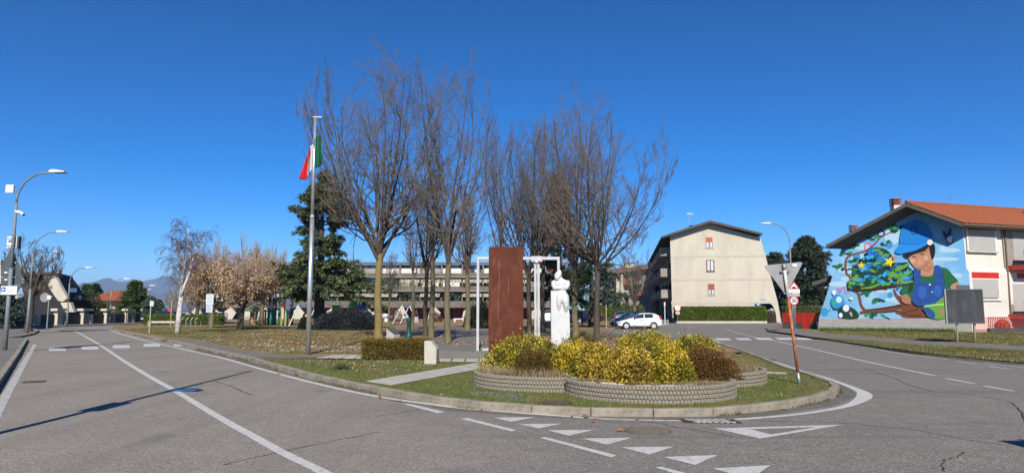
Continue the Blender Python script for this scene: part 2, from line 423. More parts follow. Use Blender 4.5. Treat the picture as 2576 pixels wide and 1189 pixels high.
# ---- markings on the road (each its own sheet)
def mark(name, pts, z=.004, m='paint'):
    o = sheet(name, [tuple(p)[:2] for p in pts], z, M[m], road); return o
def pxl(l): return [G(*p) for p in l]
edge_px = [(275, 829), (300, 838), (370, 857.5), (458, 877), (549, 897.5), (620, 917), (677, 933), (800, 965), (943, 995.5), (1129, 1022), (1220, 1030.5), (1314, 1038), (1472, 1050)]
ribbon('edge_line', smooth_line(pxl(edge_px), 5), .15, .004, M['paint'], road)
ribbon('edge_line', pxl([(1480, 1050.8), (1540, 1053.5), (1597, 1055.5)]), .13, .004, M['paint_worn'], road)
ribbon('edge_line', pxl([(1608, 1055.5), (1665, 1057), (1722, 1057.5)]), .13, .004, M['paint_worn'], road)
tip_px = [(1834, 1055), (1900, 1051), (1987, 1043.5), (2060, 1034), (2124, 1022), (2160, 1008.5), (2174, 997), (2170, 986), (2135, 970.5), (2077, 949.5), (2016, 932), (1955, 911.5), (1907, 896.5), (1887, 888.7), (1840, 871), (1786, 852)]
tl = smooth_line(pxl(tip_px), 5); nt_ = len(tl)
ribbon('edge_line', tl, [.13 + .16 * math.exp(-((i / nt_ - .40) / .10) ** 2) for i in range(nt_)], .004, M['paint'], road)
ctr_px = [(188, 831.5), (215, 846), (252.7, 868), (310, 906), (373.5, 945), (439.5, 981.7), (549.4, 1047.7), (640, 1098), (714, 1139), (816.7, 1189), (960, 1275)]
ribbon('centre_line', smooth_line(pxl(ctr_px), 5), .14, .004, M['paint'], road)
ribbon('edge_line', smooth_line(pxl([(-25, 1075), (0, 1022), (36.6, 956), (60, 914), (88, 866)]), 4), .16, .004, M['paint_worn'], road)
ribbon('edge_line', smooth_line(pxl([(1907, 849), (1960, 859), (2022, 872.6), (2100, 890.5), (2192, 911.6), (2354.6, 944.6)]), 5), .12, .004, M['paint'], road)
for a, b in (((2379, 951), (2450, 964)), ((2475, 970), (2549, 983)), ((2576, 989), (2660, 1004))):
    ribbon('lane_dash', pxl([a, b]), .12, .004, M['paint'], road)
for l in ([(2046, 851.5), (2120, 863), (2185, 874), (2240, 884), (2300, 894.5)], [(2309, 893.5), (2387, 904.5)], [(2402, 907), (2456, 915)], [(2473, 911.5), (2576, 924), (2680, 938)], [(2487, 920), (2541, 928.6)], [(1955, 835), (1990, 842), (2030, 849)], [(1907, 849), (1860, 838), (1820, 826)]):
    ribbon('edge_line', pxl(l), .11, .004, M['paint_worn'], road)
for i in range(6):   # left crossing
    x0 = (122, 204, 283, 360, 436, 511)[i]; yc = (879, 875.5, 872, 868.5, 867, 866)[i] - .5
    w_ = 44 if i == 0 else 43.5
    y0, y1 = yc - 3.6, yc + 4.2
    mark('crossing_stripe', pxl([(x0, y1), (x0 + w_, y1 - .4), (x0 + w_ - 1, y0 - .4), (x0 + 2, y0)]), .008, 'paint')
for a, b, y in ((1800, 1836, 852.8), (1853.6, 1886, 852.3), (1892.6 + 10, 1940, 851.8), (1955, 1993, 851.6), (2002, 2040, 851.6)):
    mark('crossing_stripe', pxl([(a + 5, y + 2.8), (b + 6, y + 2.8), (b - 4, y - 2.6), (a - 5, y - 2.6)]), .008, 'paint')
def z3(x, y): return ((1500 + x / 1.3558) / 1.5901, (1500 + y / 1.3558) / 1.5901)
for t in (((640, 230), (868, 227), (740, 252)), ((780, 265), (1018, 262), (885, 288)), ((935, 298), (1188, 296), (1050, 328)), ((1125, 343), (1395, 338), (1258, 376)),
          ((1335, 390), (1620, 387), (1488, 430)), ((1562, 443), (1860, 432), (1735, 486)), ((1830, 505), (2146, 488), (2035, 562))):
    mark('give_way_triangle', [G(*z3(*p)) for p in t])
for q in (((150, 155), (185, 154), (378, 198), (340, 206)), ((465, 236), (500, 231), (768, 298), (742, 305)), ((890, 338), (925, 335), (1312, 434), (1280, 445)), ((1518, 500), (1552, 495), (1740, 545), (1702, 556))):
    mark('lane_dash', [G(*z3(*p)) for p in q])
A_, B_, C_ = z3(1838, 288), z3(2540, 268), z3(2090, 343)
a_, b_, c_ = z3(2035, 292), z3(2395, 281), z3(2148, 321)
mb = MB(); V = [G(*p) + Vector((0, 0, .004)) for p in (A_, B_, C_, a_, b_, c_)]
mb.add(V, [(0, 3, 4, 1), (1, 4, 5, 2), (2, 5, 3, 0)]); mb.f = [f[::-1] for f in mb.f]
mb.build('give_way_symbol', M['paint'], road)

M['tar'] = mat('tar_crack', (.030, .029, .028), .8)
def crack(l, w_=.018):
    pts = smooth_line([G(*p) for p in l], 7); r2 = random.Random(len(l) * 7 + int(l[0][0]))
    pts = [p + Vector((r2.uniform(-.02, .02), r2.uniform(-.035, .035), 0)) for p in pts]
    ribbon('crack', pts, [w_ * r2.uniform(.4, 1.5) for _ in pts], .0025, M['tar'], road)
crack([(560, 1168), (700, 1137), (760, 1124), (860, 1104), (955, 1086)])
crack([(540, 958), (575, 968), (600, 980), (635, 993)], .03)
crack([(2168, 925), (2245, 948), (2283, 966), (2360, 986), (2450, 993), (2540, 1010)], .022)
crack([(2540, 1010), (2567, 1034), (2590, 1080)], .025)
crack([(1888, 1028 + 30), (2110, 1062), (2200, 1071), (2320, 1084), (2450, 1108), (2540, 1120)], .014)
crack([(2370, 1185), (2376, 1160), (2400, 1150), (2430, 1136)], .016)
crack([(1470, 1048), (1530, 1060), (1640, 1062), (1700, 1073), (1760, 1082), (1850, 1098)], .02)
crack([(943, 1048), (1050, 1030), (1150, 1012 + 6)], .014)
# small ironwork: grate at the kerb, manhole covers, patch with blue marks
M['iron'] = mat('cast_iron', (.055, .045, .038), .7, (.09, .06, .04), 8, c3=(.14, .08, .045), scale3=15, f3=.6, bump=.3, bscale=80)
M['blue_mark'] = mat('blue_road_marking', (.03, .20, .52), .7, (.05, .14, .30), 9, .3, .6)
gr = G(*z3(1815, 249)); drain = thing('drain_grate', 'slotted rusty drain grate between the white edge lines at the island kerb', 'drain grate', (gr.x, gr.y, 0), rad(-3))
b = MB(); b.box(0, 0, .003, .86, .40, .006, m=0); b.build('drain_frame', M['iron'], drain)
for i in range(9):
    b = MB(); b.box(-.36 + i * .09, 0, .010, .055, .34, .012, rz=.42); b.build('grate_bar', M['paint_worn'] if 1 <= i <= 7 else M['iron'], drain)
M['iron_road'] = mat('worn_iron', (.115, .10, .085), .8, (.15, .13, .105), 6, c3=(.12, .07, .045), scale3=9, f3=.6)
def manhole(px, py, r, z, label, ry=1.0, m_='iron'):
    p = G(px, py, z); t = thing('manhole_cover', label, 'manhole cover', (p.x, p.y, z))
    MB().lathe([(r, 0), (r, .012), (r * .93, .012)], 24).build('cover_frame', M[m_], t)
    for k in range(-3, 4):
        hw = math.sqrt(max(.01, (r * .85) ** 2 - (k * r * .24) ** 2)); MB().box(0, k * r * .24, .015, 2 * hw, r * .10, .008).build('cover_rib', M[m_], t)
    return t
manhole(*z3(1480, 302), .33, .001, 'dull round manhole cover in the asphalt beside the give way teeth', m_='iron_road')
manhole(1397, 1013, .30, .106, 'rusty round manhole cover sunk in the island grass before the planter')
manhole(2096 - 160, 905, .26, .001, 'small round manhole cover on the road by the tilted sign')
manhole(86, 960, .25, .001, 'small round manhole cover near the roadside kerb and lamp post')
mark('repair_patch', pxl([(412, 985), (440, 976), (497, 975), (514, 981), (500, 984.5)]), .0015, 'tar')
for k in range(4):
    y = 976.3 + k * 2.0
    mark('blue_marking', pxl([(432 - k * 7, y + 1.6), (500 - k * 5, y + .2), (502 - k * 5, y + 1.5), (428 - k * 5, y + 3.0)]), .006, 'blue_mark')
for t_, a in (((1000, 1009), .02),):
    pass

# ---- inside the park: path, plaza, slabs, dirt
ZP = .109
inner_k = []
for i_, p_ in enumerate(near_kerb):
    t_ = near_kerb[min(i_ + 1, len(near_kerb) - 1)] - near_kerb[max(i_ - 1, 0)]; t_.normalize(); inner_k.append(p_ + Vector((-t_.y, t_.x, 0)) * .16)
inner_k = inner_k[2:]
def keep_in(l, z):
    """ground points held inside the kerb line"""
    out = []; pk = [(p.x, p.y) for p in inner_k] + [(19.0, 97), (21, 128), (-44, 128), (-44, 101)]
    for x, y in l:
        g = G(x, y, z)
        if not inpoly(np.array([g.x]), np.array([g.y]), pk)[0]:
            g = min(inner_k, key=lambda p: (p.x - g.x) ** 2 + (p.y - g.y) ** 2)
        out.append((g.x, g.y))
    return out
M['gutter'] = mat('gutter_grime', (.12, .108, .09), .9, (.165, .148, .125), 1.4, c3=(.075, .07, .045), scale3=5, f3=.6, bump=.3, bscale=70)
gut = [p + (p - q) * 1.0 for p, q in zip(near_kerb[40:], inner_k[38:])]
ribbon('gutter_strip', gut, [.30 + .08 * math.sin(i * .7) for i in range(len(gut))], .0015, M['gutter'], road)
i0_ = min(range(len(inner_k)), key=lambda i: (inner_k[i] - G(600, 906)).length); i1_ = min(range(len(inner_k)), key=lambda i: (inner_k[i] - G(1870, 888)).length)
strip_poly = [(p.x, p.y) for p in inner_k[i0_:i1_]] + px_poly([(1830, 905), (1700, 905), (1200, 905), (930, 905), (720, 901), (630, 902)], .105)
struct(sheet('park_path', keep_in([(402, 856.5), (465, 847.5), (531, 861), (586, 877), (640, 886), (696, 891.5), (830, 893.5), (840, 898), (706, 899), (622, 899.5), (560, 887.5), (549, 883), (476, 866.5)], ZP), ZP, M['asphalt_path']))
struct(sheet('park_path', px_poly([(1000, 878), (1060, 862), (1100, 850), (1060, 838), (1010, 832), (1000, 826), (1180, 822), (1240, 827), (1275, 850), (1310, 880), (1300, 886), (1100, 880)], ZP), ZP, M['asphalt_path']))
struct(sheet('gravel_court', px_poly([(1100, 880.5), (1300, 886.5), (1330, 900), (1215, 903), (1100, 901)], ZP), ZP + .004, M['gravel']))
struct(sheet('play_surface', px_poly([(1000, 812.5), (1230, 811.5), (1250, 816.5), (1000, 818.5)], ZP), ZP, mat('pink_rubber_surface', (.36, .17, .12), .9, (.30, .15, .11), 1)))
struct(sheet('play_surface', px_poly([(690, 823), (770, 818), (800, 819), (800, 824), (760, 826)], ZP), ZP, mat('grey_rubber_surface', (.28, .30, .29), .9)))
struct(sheet('bare_ground', keep_in([(1830, 884), (1900, 906), (1945, 926), (1900, 937), (1850, 930), (1800, 900)], ZP), ZP, M['tan_dirt']))
struct(sheet('green_strip', strip_poly, ZP - .0045, M['lawn_green']))
slabs = bpy.data.objects.new('slab_path', None); COL.objects.link(slabs); struct(slabs)
def slab_run(A, B, C, Dp, rows, cols, parent):
    """quad A(near left) B(near right) C(far right) D(far left), cut into slabs"""
    A, B, C, Dp = [G(*p, ZP) for p in (A, B, C, Dp)]; r2 = random.Random(int(A.x * 100))
    for i in range(rows):
        for j in range(cols):
            def q(u, v): return (A * (1 - u) + B * u) * (1 - v) + (Dp * (1 - u) + C * u) * v
            e = .012
            u0, u1, v0, v1 = j / cols + e, (j + 1) / cols - e, (i + .03) / rows, (i + .97) / rows
            b = MB(); dz = r2.uniform(0, .008); P = [q(u0, v0), q(u1, v0), q(u1, v1), q(u0, v1)]
            P = [p + Vector((0, 0, dz)) for p in P]
            b.prism(P, (0, 0, .014)); b.build('paving_slab', M['slab'], parent)
slab_run((919, 959.5), (985, 969.5), (1250, 920), (1222, 909), 8, 1, slabs)
slab_run((1100, 908.5), (1240, 910.5), (1240, 903.5), (1105, 902), 1, 4, slabs)
slab_run((795, 900), (925, 902.5), (925, 893), (840, 892.5), 2, 4, slabs)
slab_run((1880, 936.5), (1985, 941), (1975, 937), (1880, 932.5), 1, 3, slabs)
# ================================================================ VEGETATION
def nrm(a): return a / np.maximum(np.linalg.norm(a, axis=-1, keepdims=True), 1e-9)
def tubes(batches):
    """batches: (P[N,k,3], R[N,k], sides) -> verts, quads"""
    V, Fc, off = [], [], 0
    for P, R, n in batches:
        N, k, _ = P.shape
        T = np.empty_like(P); T[:, 1:-1] = P[:, 2:] - P[:, :-2]; T[:, 0] = P[:, 1] - P[:, 0]; T[:, -1] = P[:, -1] - P[:, -2]; T = nrm(T)
        ref = np.where(np.abs(T[:, :1, 0:1]) < .8, np.array([1., 0, 0]), np.array([0, 1., 0])); ref = np.broadcast_to(ref, T.shape)
        U = nrm(ref - T * (ref * T).sum(-1, keepdims=True)); W = np.cross(T, U)
        a = 2 * np.pi * np.arange(n) / n
        X = P[:, :, None] + (U[:, :, None] * np.cos(a)[None, None, :, None] + W[:, :, None] * np.sin(a)[None, None, :, None]) * R[:, :, None, None]
        V.append(X.reshape(-1, 3))
        b = off + np.arange(N)[:, None, None] * k * n; i = np.arange(k - 1)[None, :, None]; j = np.arange(n)[None, None, :]; j2 = (j + 1) % n
        q = np.stack([b + i * n + j, b + i * n + j2, b + (i + 1) * n + j2, b + (i + 1) * n + j], -1)
        Fc.append(q.reshape(-1, 4)); off += N * k * n
    return np.concatenate(V), np.concatenate(Fc)
def sprout(r, P, R, n, t0, t1, lenf, ang, k, up=.0, jit=.06, rr=.6, tip=.25, taper=.35, minlen=0.0, droop=0.0):
    N, K, _ = P.shape; idx = np.repeat(np.arange(N), n); m = N * n
    t = t0 + (t1 - t0) * ((np.tile(np.arange(n), N) + r.random(m)) / n)
    s = t * (K - 1); i = np.minimum(s.astype(int), K - 2); f = (s - i)[:, None]
    base = P[idx, i] * (1 - f) + P[idx, i + 1] * f; rb = R[idx, i] * (1 - f[:, 0]) + R[idx, i + 1] * f[:, 0]
    tan = nrm(P[idx, i + 1] - P[idx, i]); pl = np.linalg.norm(np.diff(P, axis=1), axis=-1).sum(1)[idx]
    rv = r.normal(size=(m, 3)); perp = nrm(rv - tan * (rv * tan).sum(-1, keepdims=True))
    a = ang * r.uniform(.65, 1.35, m)[:, None]; d = nrm(tan * np.cos(a) + perp * np.sin(a))
    L = np.maximum(pl * lenf * (1 - taper * t) * r.uniform(.65, 1.3, m), minlen)
    Q = np.empty((m, k, 3)); Q[:, 0] = base
    for j in range(1, k):
        d = nrm(d + np.array([0, 0, up - droop * j / k]) + r.normal(size=(m, 3)) * jit); Q[:, j] = Q[:, j - 1] + d * (L / (k - 1))[:, None]
    r0 = rb * rr; w_ = np.linspace(1, tip, k); return Q, r0[:, None] * w_[None]
def diamonds(base, d, nor, L, W):
    """leaf blades: 4-corner diamonds from base along d"""
    s = nrm(np.cross(d, nor)); L = L[:, None]; W = W[:, None]
    V = np.stack([base, base + d * L * .5 + s * W * .5, base + d * L, base + d * L * .5 - s * W * .5], 1)
    n = len(base); return V.reshape(-1, 3), (np.arange(n * 4).reshape(n, 4))
def rdir(r, n): return nrm(r.normal(size=(n, 3)))

M['bark_limb'] = mat('limb_bark', (.10, .078, .062), .95, (.058, .046, .038), 4, bump=.6, bscale=30)
M['bark_dark'] = mat('dark_bark', (.082, .064, .050), .95, (.048, .038, .031), 5, c3=(.13, .105, .07), scale3=3, f3=.5, bump=.8, bscale=30, stretch=(1, 1, .25))
M['bark_lichen'] = mat('lichen_bark', (.21, .165, .055), .95, (.14, .11, .065), 3, c3=(.27, .20, .035), scale3=2.4, f3=.7, bump=.9, bscale=28, stretch=(1, 1, .22))
M['bark_olive'] = mat('olive_bark', (.155, .128, .075), .95, (.105, .086, .058), 4, c3=(.22, .175, .05), scale3=2.5, f3=.6, bump=.9, bscale=28, stretch=(1, 1, .2))
M['twig'] = mat('winter_twigs', (.165, .135, .105), .9, (.098, .082, .066), 3)
M['twig_dk'] = mat('dark_winter_twigs', (.125, .098, .082), .9, (.072, .058, .05), 3)
M['twig_tan'] = mat('tan_twigs', (.30, .215, .14), .9, (.22, .155, .10), 3)
M['birch'] = mat('birch_bark', (.56, .53, .48), .85, (.46, .43, .39), 3, c3=(.07, .06, .055), scale3=5, f3=.9, stretch=(1, 1, 1.6))

def bare_tree(name_label, px, py, Htop, trunk_h, tr, spread, seed, nl=7, bark='bark_dark', twig='twig', group='bare winter trees in the park', fork=None, l2=9, l3=8, l4=4, lean=0.0, base_z=.1, leaves=0, y=None, limb_ang=(.22, .62), rtw=1.0, wid=None):
    r = np.random.default_rng(seed); g = G(px, py, base_z) if y is None else Vector((D(px, py, y).x, y, base_z))
    t = thing('bare_tree', name_label, 'tree', g, 0, group)
    zs = np.linspace(0, trunk_h, 22); P = np.zeros((1, 22, 3)); P[0, :, 2] = zs
    P[0, :, 0] = lean * zs + np.sin(zs * 1.3 + seed) * .035; P[0, :, 1] = np.cos(zs * 1.1 + seed) * .03
    R = np.interp(np.linspace(0, 1, 22), [0, .06, .16, .5, .85, 1], [1.45, 1.2, 1.04, .96, .92, .82])[None] * tr * (1 + .045 * r.normal(size=(1, 22)))
    P[0, 1:, :2] += r.normal(size=(21, 2)) * .010
    P[0, 0, 2] = -.08
    limbs, LR = [], []
    for i in range(nl):
        az = 2 * np.pi * (i + r.uniform(-.25, .25)) / nl + seed; a = r.uniform(*limb_ang) if i else .08
        k = 9; q = np.zeros((k, 3)); st = r.uniform(.82, .99) if i else .97; q[0] = [P[0, -1, 0] * st, 0, trunk_h * st]
        d = np.array([np.cos(az) * np.sin(a) * spread, np.sin(az) * np.sin(a) * spread, np.cos(a)]); d /= np.linalg.norm(d)
        L = (Htop - trunk_h) * r.uniform(.74, .95) / max(.6, np.cos(a * .5))
        for j in range(1, k):
            d = d + np.array([0, 0, .10 if j < 4 else .04]) + r.normal(size=3) * .06; d /= np.linalg.norm(d); q[j] = q[j - 1] + d * L / (k - 1)
        limbs.append(q); LR.append(tr * r.uniform(.36, .54) * np.linspace(1, .10, k) ** 1.25 + .006)
    LP, LR = np.array(limbs), np.array(LR)
    b1 = [(P, R, 12)]
    A2, R2 = sprout(r, LP, LR, l2, .07, .97, .46, .86, 6, up=.085, jit=.085, rr=.62, tip=.25, taper=.5)
    R2 = np.maximum(R2, .013)
    A3, R3 = sprout(r, A2, R2, l3, .10, 1.0, .46, .75, 5, up=.055, jit=.09, rr=.6, tip=.4, taper=.4, minlen=.35)
    R3 = np.maximum(R3, .0075 * rtw)
    A4, R4 = sprout(r, A3, R3, l4, .1, 1.0, .55, .75, 4, up=.04, jit=.09, rr=.75, tip=.6, taper=.3, minlen=.22)
    R4 = np.maximum(R4, .0052 * rtw)
    W_ = wid or 2.0
    def env(X):      # the crown keeps an upright oval outline
        X = X.copy(); z = X[..., 2]; u = np.clip((z - trunk_h * .9) / (Htop - trunk_h * .9), 0, 1.25)
        Rm = W_ * 1.15 * np.interp(u, [0, .12, .3, .6, .85, 1.0, 1.25], [.45, .6, .85, 1.0, .92, .78, .7])
        c = lean * trunk_h; dx, dy = X[..., 0] - c, X[..., 1]; rho = np.hypot(dx, dy) + 1e-6; k = Rm * np.tanh(rho / Rm) / rho; k = np.where(rho < .25, 1.0, k)
        X[..., 0] = c + dx * k; X[..., 1] = dy * k
        X[..., 2] = np.where(z > Htop * .85, Htop * .85 + (Htop * .22) * np.tanh((z - Htop * .85) / (Htop * .22)), z); return X
    LP, A2, A3, A4 = env(LP), env(A2), env(A3), env(A4)
    v, f = tubes(b1); np_mesh('trunk', v, f, M[bark], t, True)
    for i in range(nl): v, f = tubes([(LP[i:i + 1], LR[i:i + 1], 7)]); np_mesh('limb', v, f, M['bark_limb'], t, True)
    v, f = tubes([(A2, R2, 5)]); np_mesh('branches', v, f, M[twig], t, True)
    v, f = tubes([(A3, R3, 3), (A4, R4, 3)]); np_mesh('twigs', v, f, M[twig], t, False)
    if leaves:
        idx = r.integers(0, len(A4), leaves); p = A4[idx, -1]; p = p[p[:, 2] < trunk_h + (Htop - trunk_h) * .35] if leaves < 900 else p
        n = len(p); v, f = diamonds(p, nrm(rdir(r, n) + [0, 0, -1.2]), rdir(r, n), r.uniform(.10, .2, n), r.uniform(.07, .12, n))
        np_mesh('dead_leaves', v, f, M['dead_leaf'], t)
    return t
M['dead_leaf'] = leafmat('dead_leaf', [(.11, .055, .03), (.20, .10, .05), (.30, .17, .085)])

def conifer(label, px, py, Hh, Rr, seed, cols, group=None, z0=1.2, nb=70, prof=None, droop=.35, needle=(.22, .07), nn=22000, base_z=.1, y=None, tr=.35, blobby=0.0, name='conifer_tree', cat='tree'):
    r = np.random.default_rng(seed); g = G(px, py, base_z) if y is None else Vector((D(px, py, y).x, y, base_z))
    t = thing(name, label, cat, g, 0, group)
    P = np.zeros((1, 6, 3)); P[0, :, 2] = np.linspace(-.08, Hh * .97, 6); R = np.linspace(1.25, .08, 6)[None] * tr
    v, f = tubes([(P, R, 9)]); np_mesh('trunk', v, f, M['bark_dark'], t, True)
    tt = np.sort(r.random(nb) ** .9); k = 7; B = np.zeros((nb, k, 3)); az = r.random(nb) * 6.283 + np.arange(nb) * 2.4
    prof = prof or (lambda u: (1 - u) ** .8)
    L = np.array([prof(u) for u in tt]) * Rr * r.uniform(.72, 1.12, nb)
    d = np.stack([np.cos(az), np.sin(az), r.uniform(.02, .30, nb) + tt * .5], 1); d = nrm(d)
    B[:, 0, 2] = z0 + (Hh - z0) * tt
    for j in range(1, k):
        d = nrm(d + np.array([0, 0, -droop * .22]) * (j / k) + r.normal(size=(nb, 3)) * .05); B[:, j] = B[:, j - 1] + d * (L / (k - 1))[:, None]
    BR = (.02 + .012 * L)[:, None] * np.linspace(1, .2, k)[None]
    S, SR = sprout(r, B, BR, 9, .22, 1.0, .42, .85, 5, up=.0, jit=.06, rr=.5, tip=.4, taper=.55, droop=droop * .4, minlen=.3)
    S[:, :, 2] = S[:, :1, 2] + (S[:, :, 2] - S[:, :1, 2]) * .45      # sprays lie nearly level
    v, f = tubes([(B, BR, 4), (S, np.maximum(SR, .008), 3)]); np_mesh('branches', v, f, M['bark_dark'], t)
    sl = np.linalg.norm(np.diff(S, axis=1), axis=-1).sum(1); pr = sl / sl.sum()
    ii = r.choice(len(S), nn, p=pr); s = r.random(nn) ** .8 * 4; i0 = np.minimum(s.astype(int), 3); fr = (s - i0)[:, None]
    p = S[ii, i0] * (1 - fr) + S[ii, i0 + 1] * fr; tan = nrm(S[ii, i0 + 1] - S[ii, i0])
    p = p + r.normal(size=(nn, 3)) * [.06, .06, .05]
    dd = nrm(tan * .8 + rdir(r, nn) * .75 + [0, 0, -.35 * droop]); no = nrm(rdir(r, nn) * .7 + [0, 0, 1.0])
    v, f = diamonds(p, dd, no, r.uniform(.6, 1.4, nn) * needle[0], r.uniform(.6, 1.4, nn) * needle[1])
    np_mesh('crown', v, f, cols, t); return t

def lump(dirs, seed, amp):
    r = np.random.default_rng(seed); o = np.zeros(len(dirs))
    for _ in range(9):
        c = nrm(r.normal(size=3)); o += np.exp(-(1 - dirs @ c) * 9) * r.uniform(-.7, 1)
    return 1 + amp * o
def leaf_bush(label, x, y, z, rx, ry, h, seed, mt, n, leaf=(.045, .028), name='shrub', cat='shrub', group=None, amp=.35, core=None, spikes=.12, stems=True, fill=.55, boxy=1.0):
    r = np.random.default_rng(seed); t = thing(name, label, cat, (x, y, z), 0, group)
    d = rdir(r, n); d[:, 2] = np.abs(d[:, 2]) * 1.05 - .12; d = nrm(d)
    rad_ = (fill + (1 - fill) * r.random(n) ** .55) * lump(d, seed, amp)
    if boxy != 1.0: d = np.sign(d) * np.abs(d) ** boxy
    p = d * rad_[:, None] * [rx, ry, h]; p[:, 2] = np.maximum(p[:, 2], .02)
    m = int(n * spikes); p[:m, 2] += r.random(m) ** 2.5 * h * .26          # shoots standing out
    out = nrm(d / [rx, ry, h] + 1e-6); dd = nrm(out * .7 + rdir(r, n) * .7 + [0, 0, .45]); no = nrm(out + rdir(r, n) * .8)
    v, f = diamonds(p, dd, no, r.uniform(.6, 1.35, n) * leaf[0], r.uniform(.6, 1.35, n) * leaf[1]); np_mesh('foliage', v, f, mt, t)
    if stems:
        k = 26; S = np.zeros((k, 4, 3)); az = r.random(k) * 6.283; q = r.uniform(.25, .85, k)
        for j in range(4): S[:, j] = np.stack([np.cos(az) * q * rx * j / 3, np.sin(az) * q * ry * j / 3, h * .85 * np.sqrt(1 - q * q * .8) * j / 3], 1)
        v, f = tubes([(S, np.full((k, 4), .012) * np.linspace(1, .4, 4)[None], 4)]); np_mesh('stems', v, f, M['bark_dark'], t)
    return t
def leaf_hedge(label, C, sx, sy, sz, rz, seed, mt, n, leaf, name='hedge', cat='hedge', rnd=.04, core=True):
    r = np.random.default_rng(seed); t = thing(name, label, cat, C, rz)
    # points near the faces of a box
    ar = np.array([sx * sy, sx * sz, sx * sz, sy * sz, sy * sz]); fc = r.choice(5, n, p=ar / ar.sum()); u = r.uniform(-.5, .5, (n, 2)); p = np.zeros((n, 3)); no = np.zeros((n, 3))
    for k in range(5):
        m = fc == k; a, b = u[m, 0], u[m, 1]; one = np.ones(m.sum()) * .5
        if k == 0: p[m] = np.stack([a, b, one], 1); no[m] = (0, 0, 1)
        elif k < 3: sg = 1 if k == 1 else -1; p[m] = np.stack([a, one * sg, b], 1); no[m] = (0, sg, 0)
        else: sg = 1 if k == 3 else -1; p[m] = np.stack([one * sg, a, b], 1); no[m] = (sg, 0, 0)
    p = p * [sx, sy, sz] + [0, 0, sz / 2] - no * (r.random(n) ** 1.5 * .12)[:, None] + r.normal(size=(n, 3)) * rnd
    wob = np.sin(p[:, :1] * 2.3 + seed) * np.sin(p[:, 2:] * 2.9 + 1) * .03; p = p + no * wob
    p[:, 2] = np.maximum(p[:, 2], .02)
    dd = nrm(no * .55 + rdir(r, n) * .9 + [0, 0, .3])
    v, f = diamonds(p, dd, nrm(no + rdir(r, n) * .8), r.uniform(.6, 1.4, n) * leaf[0], r.uniform(.6, 1.4, n) * leaf[1]); np_mesh('foliage', v, f, mt, t)
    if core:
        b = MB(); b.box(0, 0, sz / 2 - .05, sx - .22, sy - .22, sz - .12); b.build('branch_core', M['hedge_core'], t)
    return t
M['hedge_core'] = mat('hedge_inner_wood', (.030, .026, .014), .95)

L_yel = leafmat('yellow_variegated_leaf', [(.04, .065, .010), (.14, .14, .012), (.46, .36, .022), (.68, .52, .04), (.70, .56, .12)], pos_noise=(3.0, (.045, .062, .012), .72))
L_yel2 = leafmat('golden_leaf', [(.06, .08, .010), (.26, .20, .014), (.58, .42, .022), (.72, .54, .04), (.66, .52, .12)], pos_noise=(2.6, (.06, .085, .012), .7))
L_pink = leafmat('pinkish_gold_leaf', [(.06, .08, .012), (.34, .23, .03), (.60, .41, .05), (.70, .53, .05), (.66, .48, .15)], pos_noise=(2.8, (.10, .07, .014), .6))
L_brown = leafmat('brown_box_leaf', [(.07, .045, .014), (.13, .075, .018), (.18, .11, .025), (.24, .16, .03)], pos_noise=(3.0, (.075, .062, .014), .6))
L_red = leafmat('rusty_leaf', [(.07, .03, .014), (.14, .06, .020), (.20, .095, .025), (.24, .13, .03)], pos_noise=(3.0, (.10, .07, .015), .4))
L_hedge = leafmat('hedge_leaf_olive', [(.05, .042, .008), (.12, .095, .014), (.19, .135, .018), (.24, .18, .03)], pos_noise=(1.6, (.15, .075, .018), .6))
L_green = leafmat('green_hedge_leaf', [(.035, .060, .008), (.085, .130, .014), (.135, .185, .020), (.18, .22, .03)], pos_noise=(.9, (.06, .095, .012), .6))
L_dark = leafmat('dark_shrub_leaf', [(.010, .016, .012), (.020, .030, .018), (.032, .042, .026)])
L_cedar = leafmat('cedar_needles', [(.050, .072, .030), (.085, .115, .045), (.125, .160, .062), (.165, .19, .09)], trans=.1)
L_cedar2 = leafmat('blue_cedar_needles', [(.045, .07, .055), (.075, .105, .08), (.11, .14, .105)], trans=.1)
L_pine = leafmat('dark_conifer_needles', [(.018, .034, .018), (.032, .056, .026), (.055, .085, .038)], trans=.1)
L_pine2 = leafmat('grey_conifer_needles', [(.026, .042, .022), (.045, .068, .034), (.075, .10, .05), (.11, .125, .07)], trans=.1)
L_tuft = leafmat('bright_conifer_needles', [(.05, .08, .02), (.08, .115, .03), (.11, .14, .045)], trans=.1)

def PX(px, y): return (px - CX) * y / FPX
# ---- planter shrubs (the trefoil planter comes later; soil at .33)
ZS = .355
def pbush(label, x0, x1, ytop, d, mt, n, seed, leaf=(.05, .03), ry=None, amp=.50, spikes=.15, **k):
    cx = PX((x0 + x1) / 2, d); rx = (PX(x1, d) - PX((x0 + x1) / 2, d)) * .99; h = D(0, ytop, d).z - ZS
    return leaf_bush(label, cx, d, ZS, rx, ry or rx * .95, h, seed, mt, int(n * 1.25), leaf, group='shrubs in the stone planter', amp=amp, spikes=spikes, boxy=.78, fill=.5, **k)
pbush('big yellow and green shrub rising before the rusty steel slab', 1212, 1412, 842, 15.6, L_yel, 9000, 11, amp=.35)
pbush('dull brown box shrub in front of the big yellow shrub', 1292, 1390, 876, 14.35, L_brown, 6500, 12, (.032, .02))
pbush('dark reddish brown shrub just below the white statue', 1412, 1515, 849, 16.4, L_brown, 5600, 13, (.036, .02))
pbush('narrow yellow shrub beside the pinkish one, behind the two planter rings meeting', 1385, 1475, 864, 14.5, L_yel2, 5200, 14)
pbush('pinkish gold shrub low in the middle of the planter', 1450, 1545, 862, 13.6, L_pink, 6000, 15)
pbush('low golden shrub at the front rim by the white pebbles', 1522, 1624, 880, 12.95, L_pink, 5200, 16)
pbush('round bright yellow shrub second from the rusty one', 1622, 1740, 870, 13.1, L_yel2, 7400, 17)
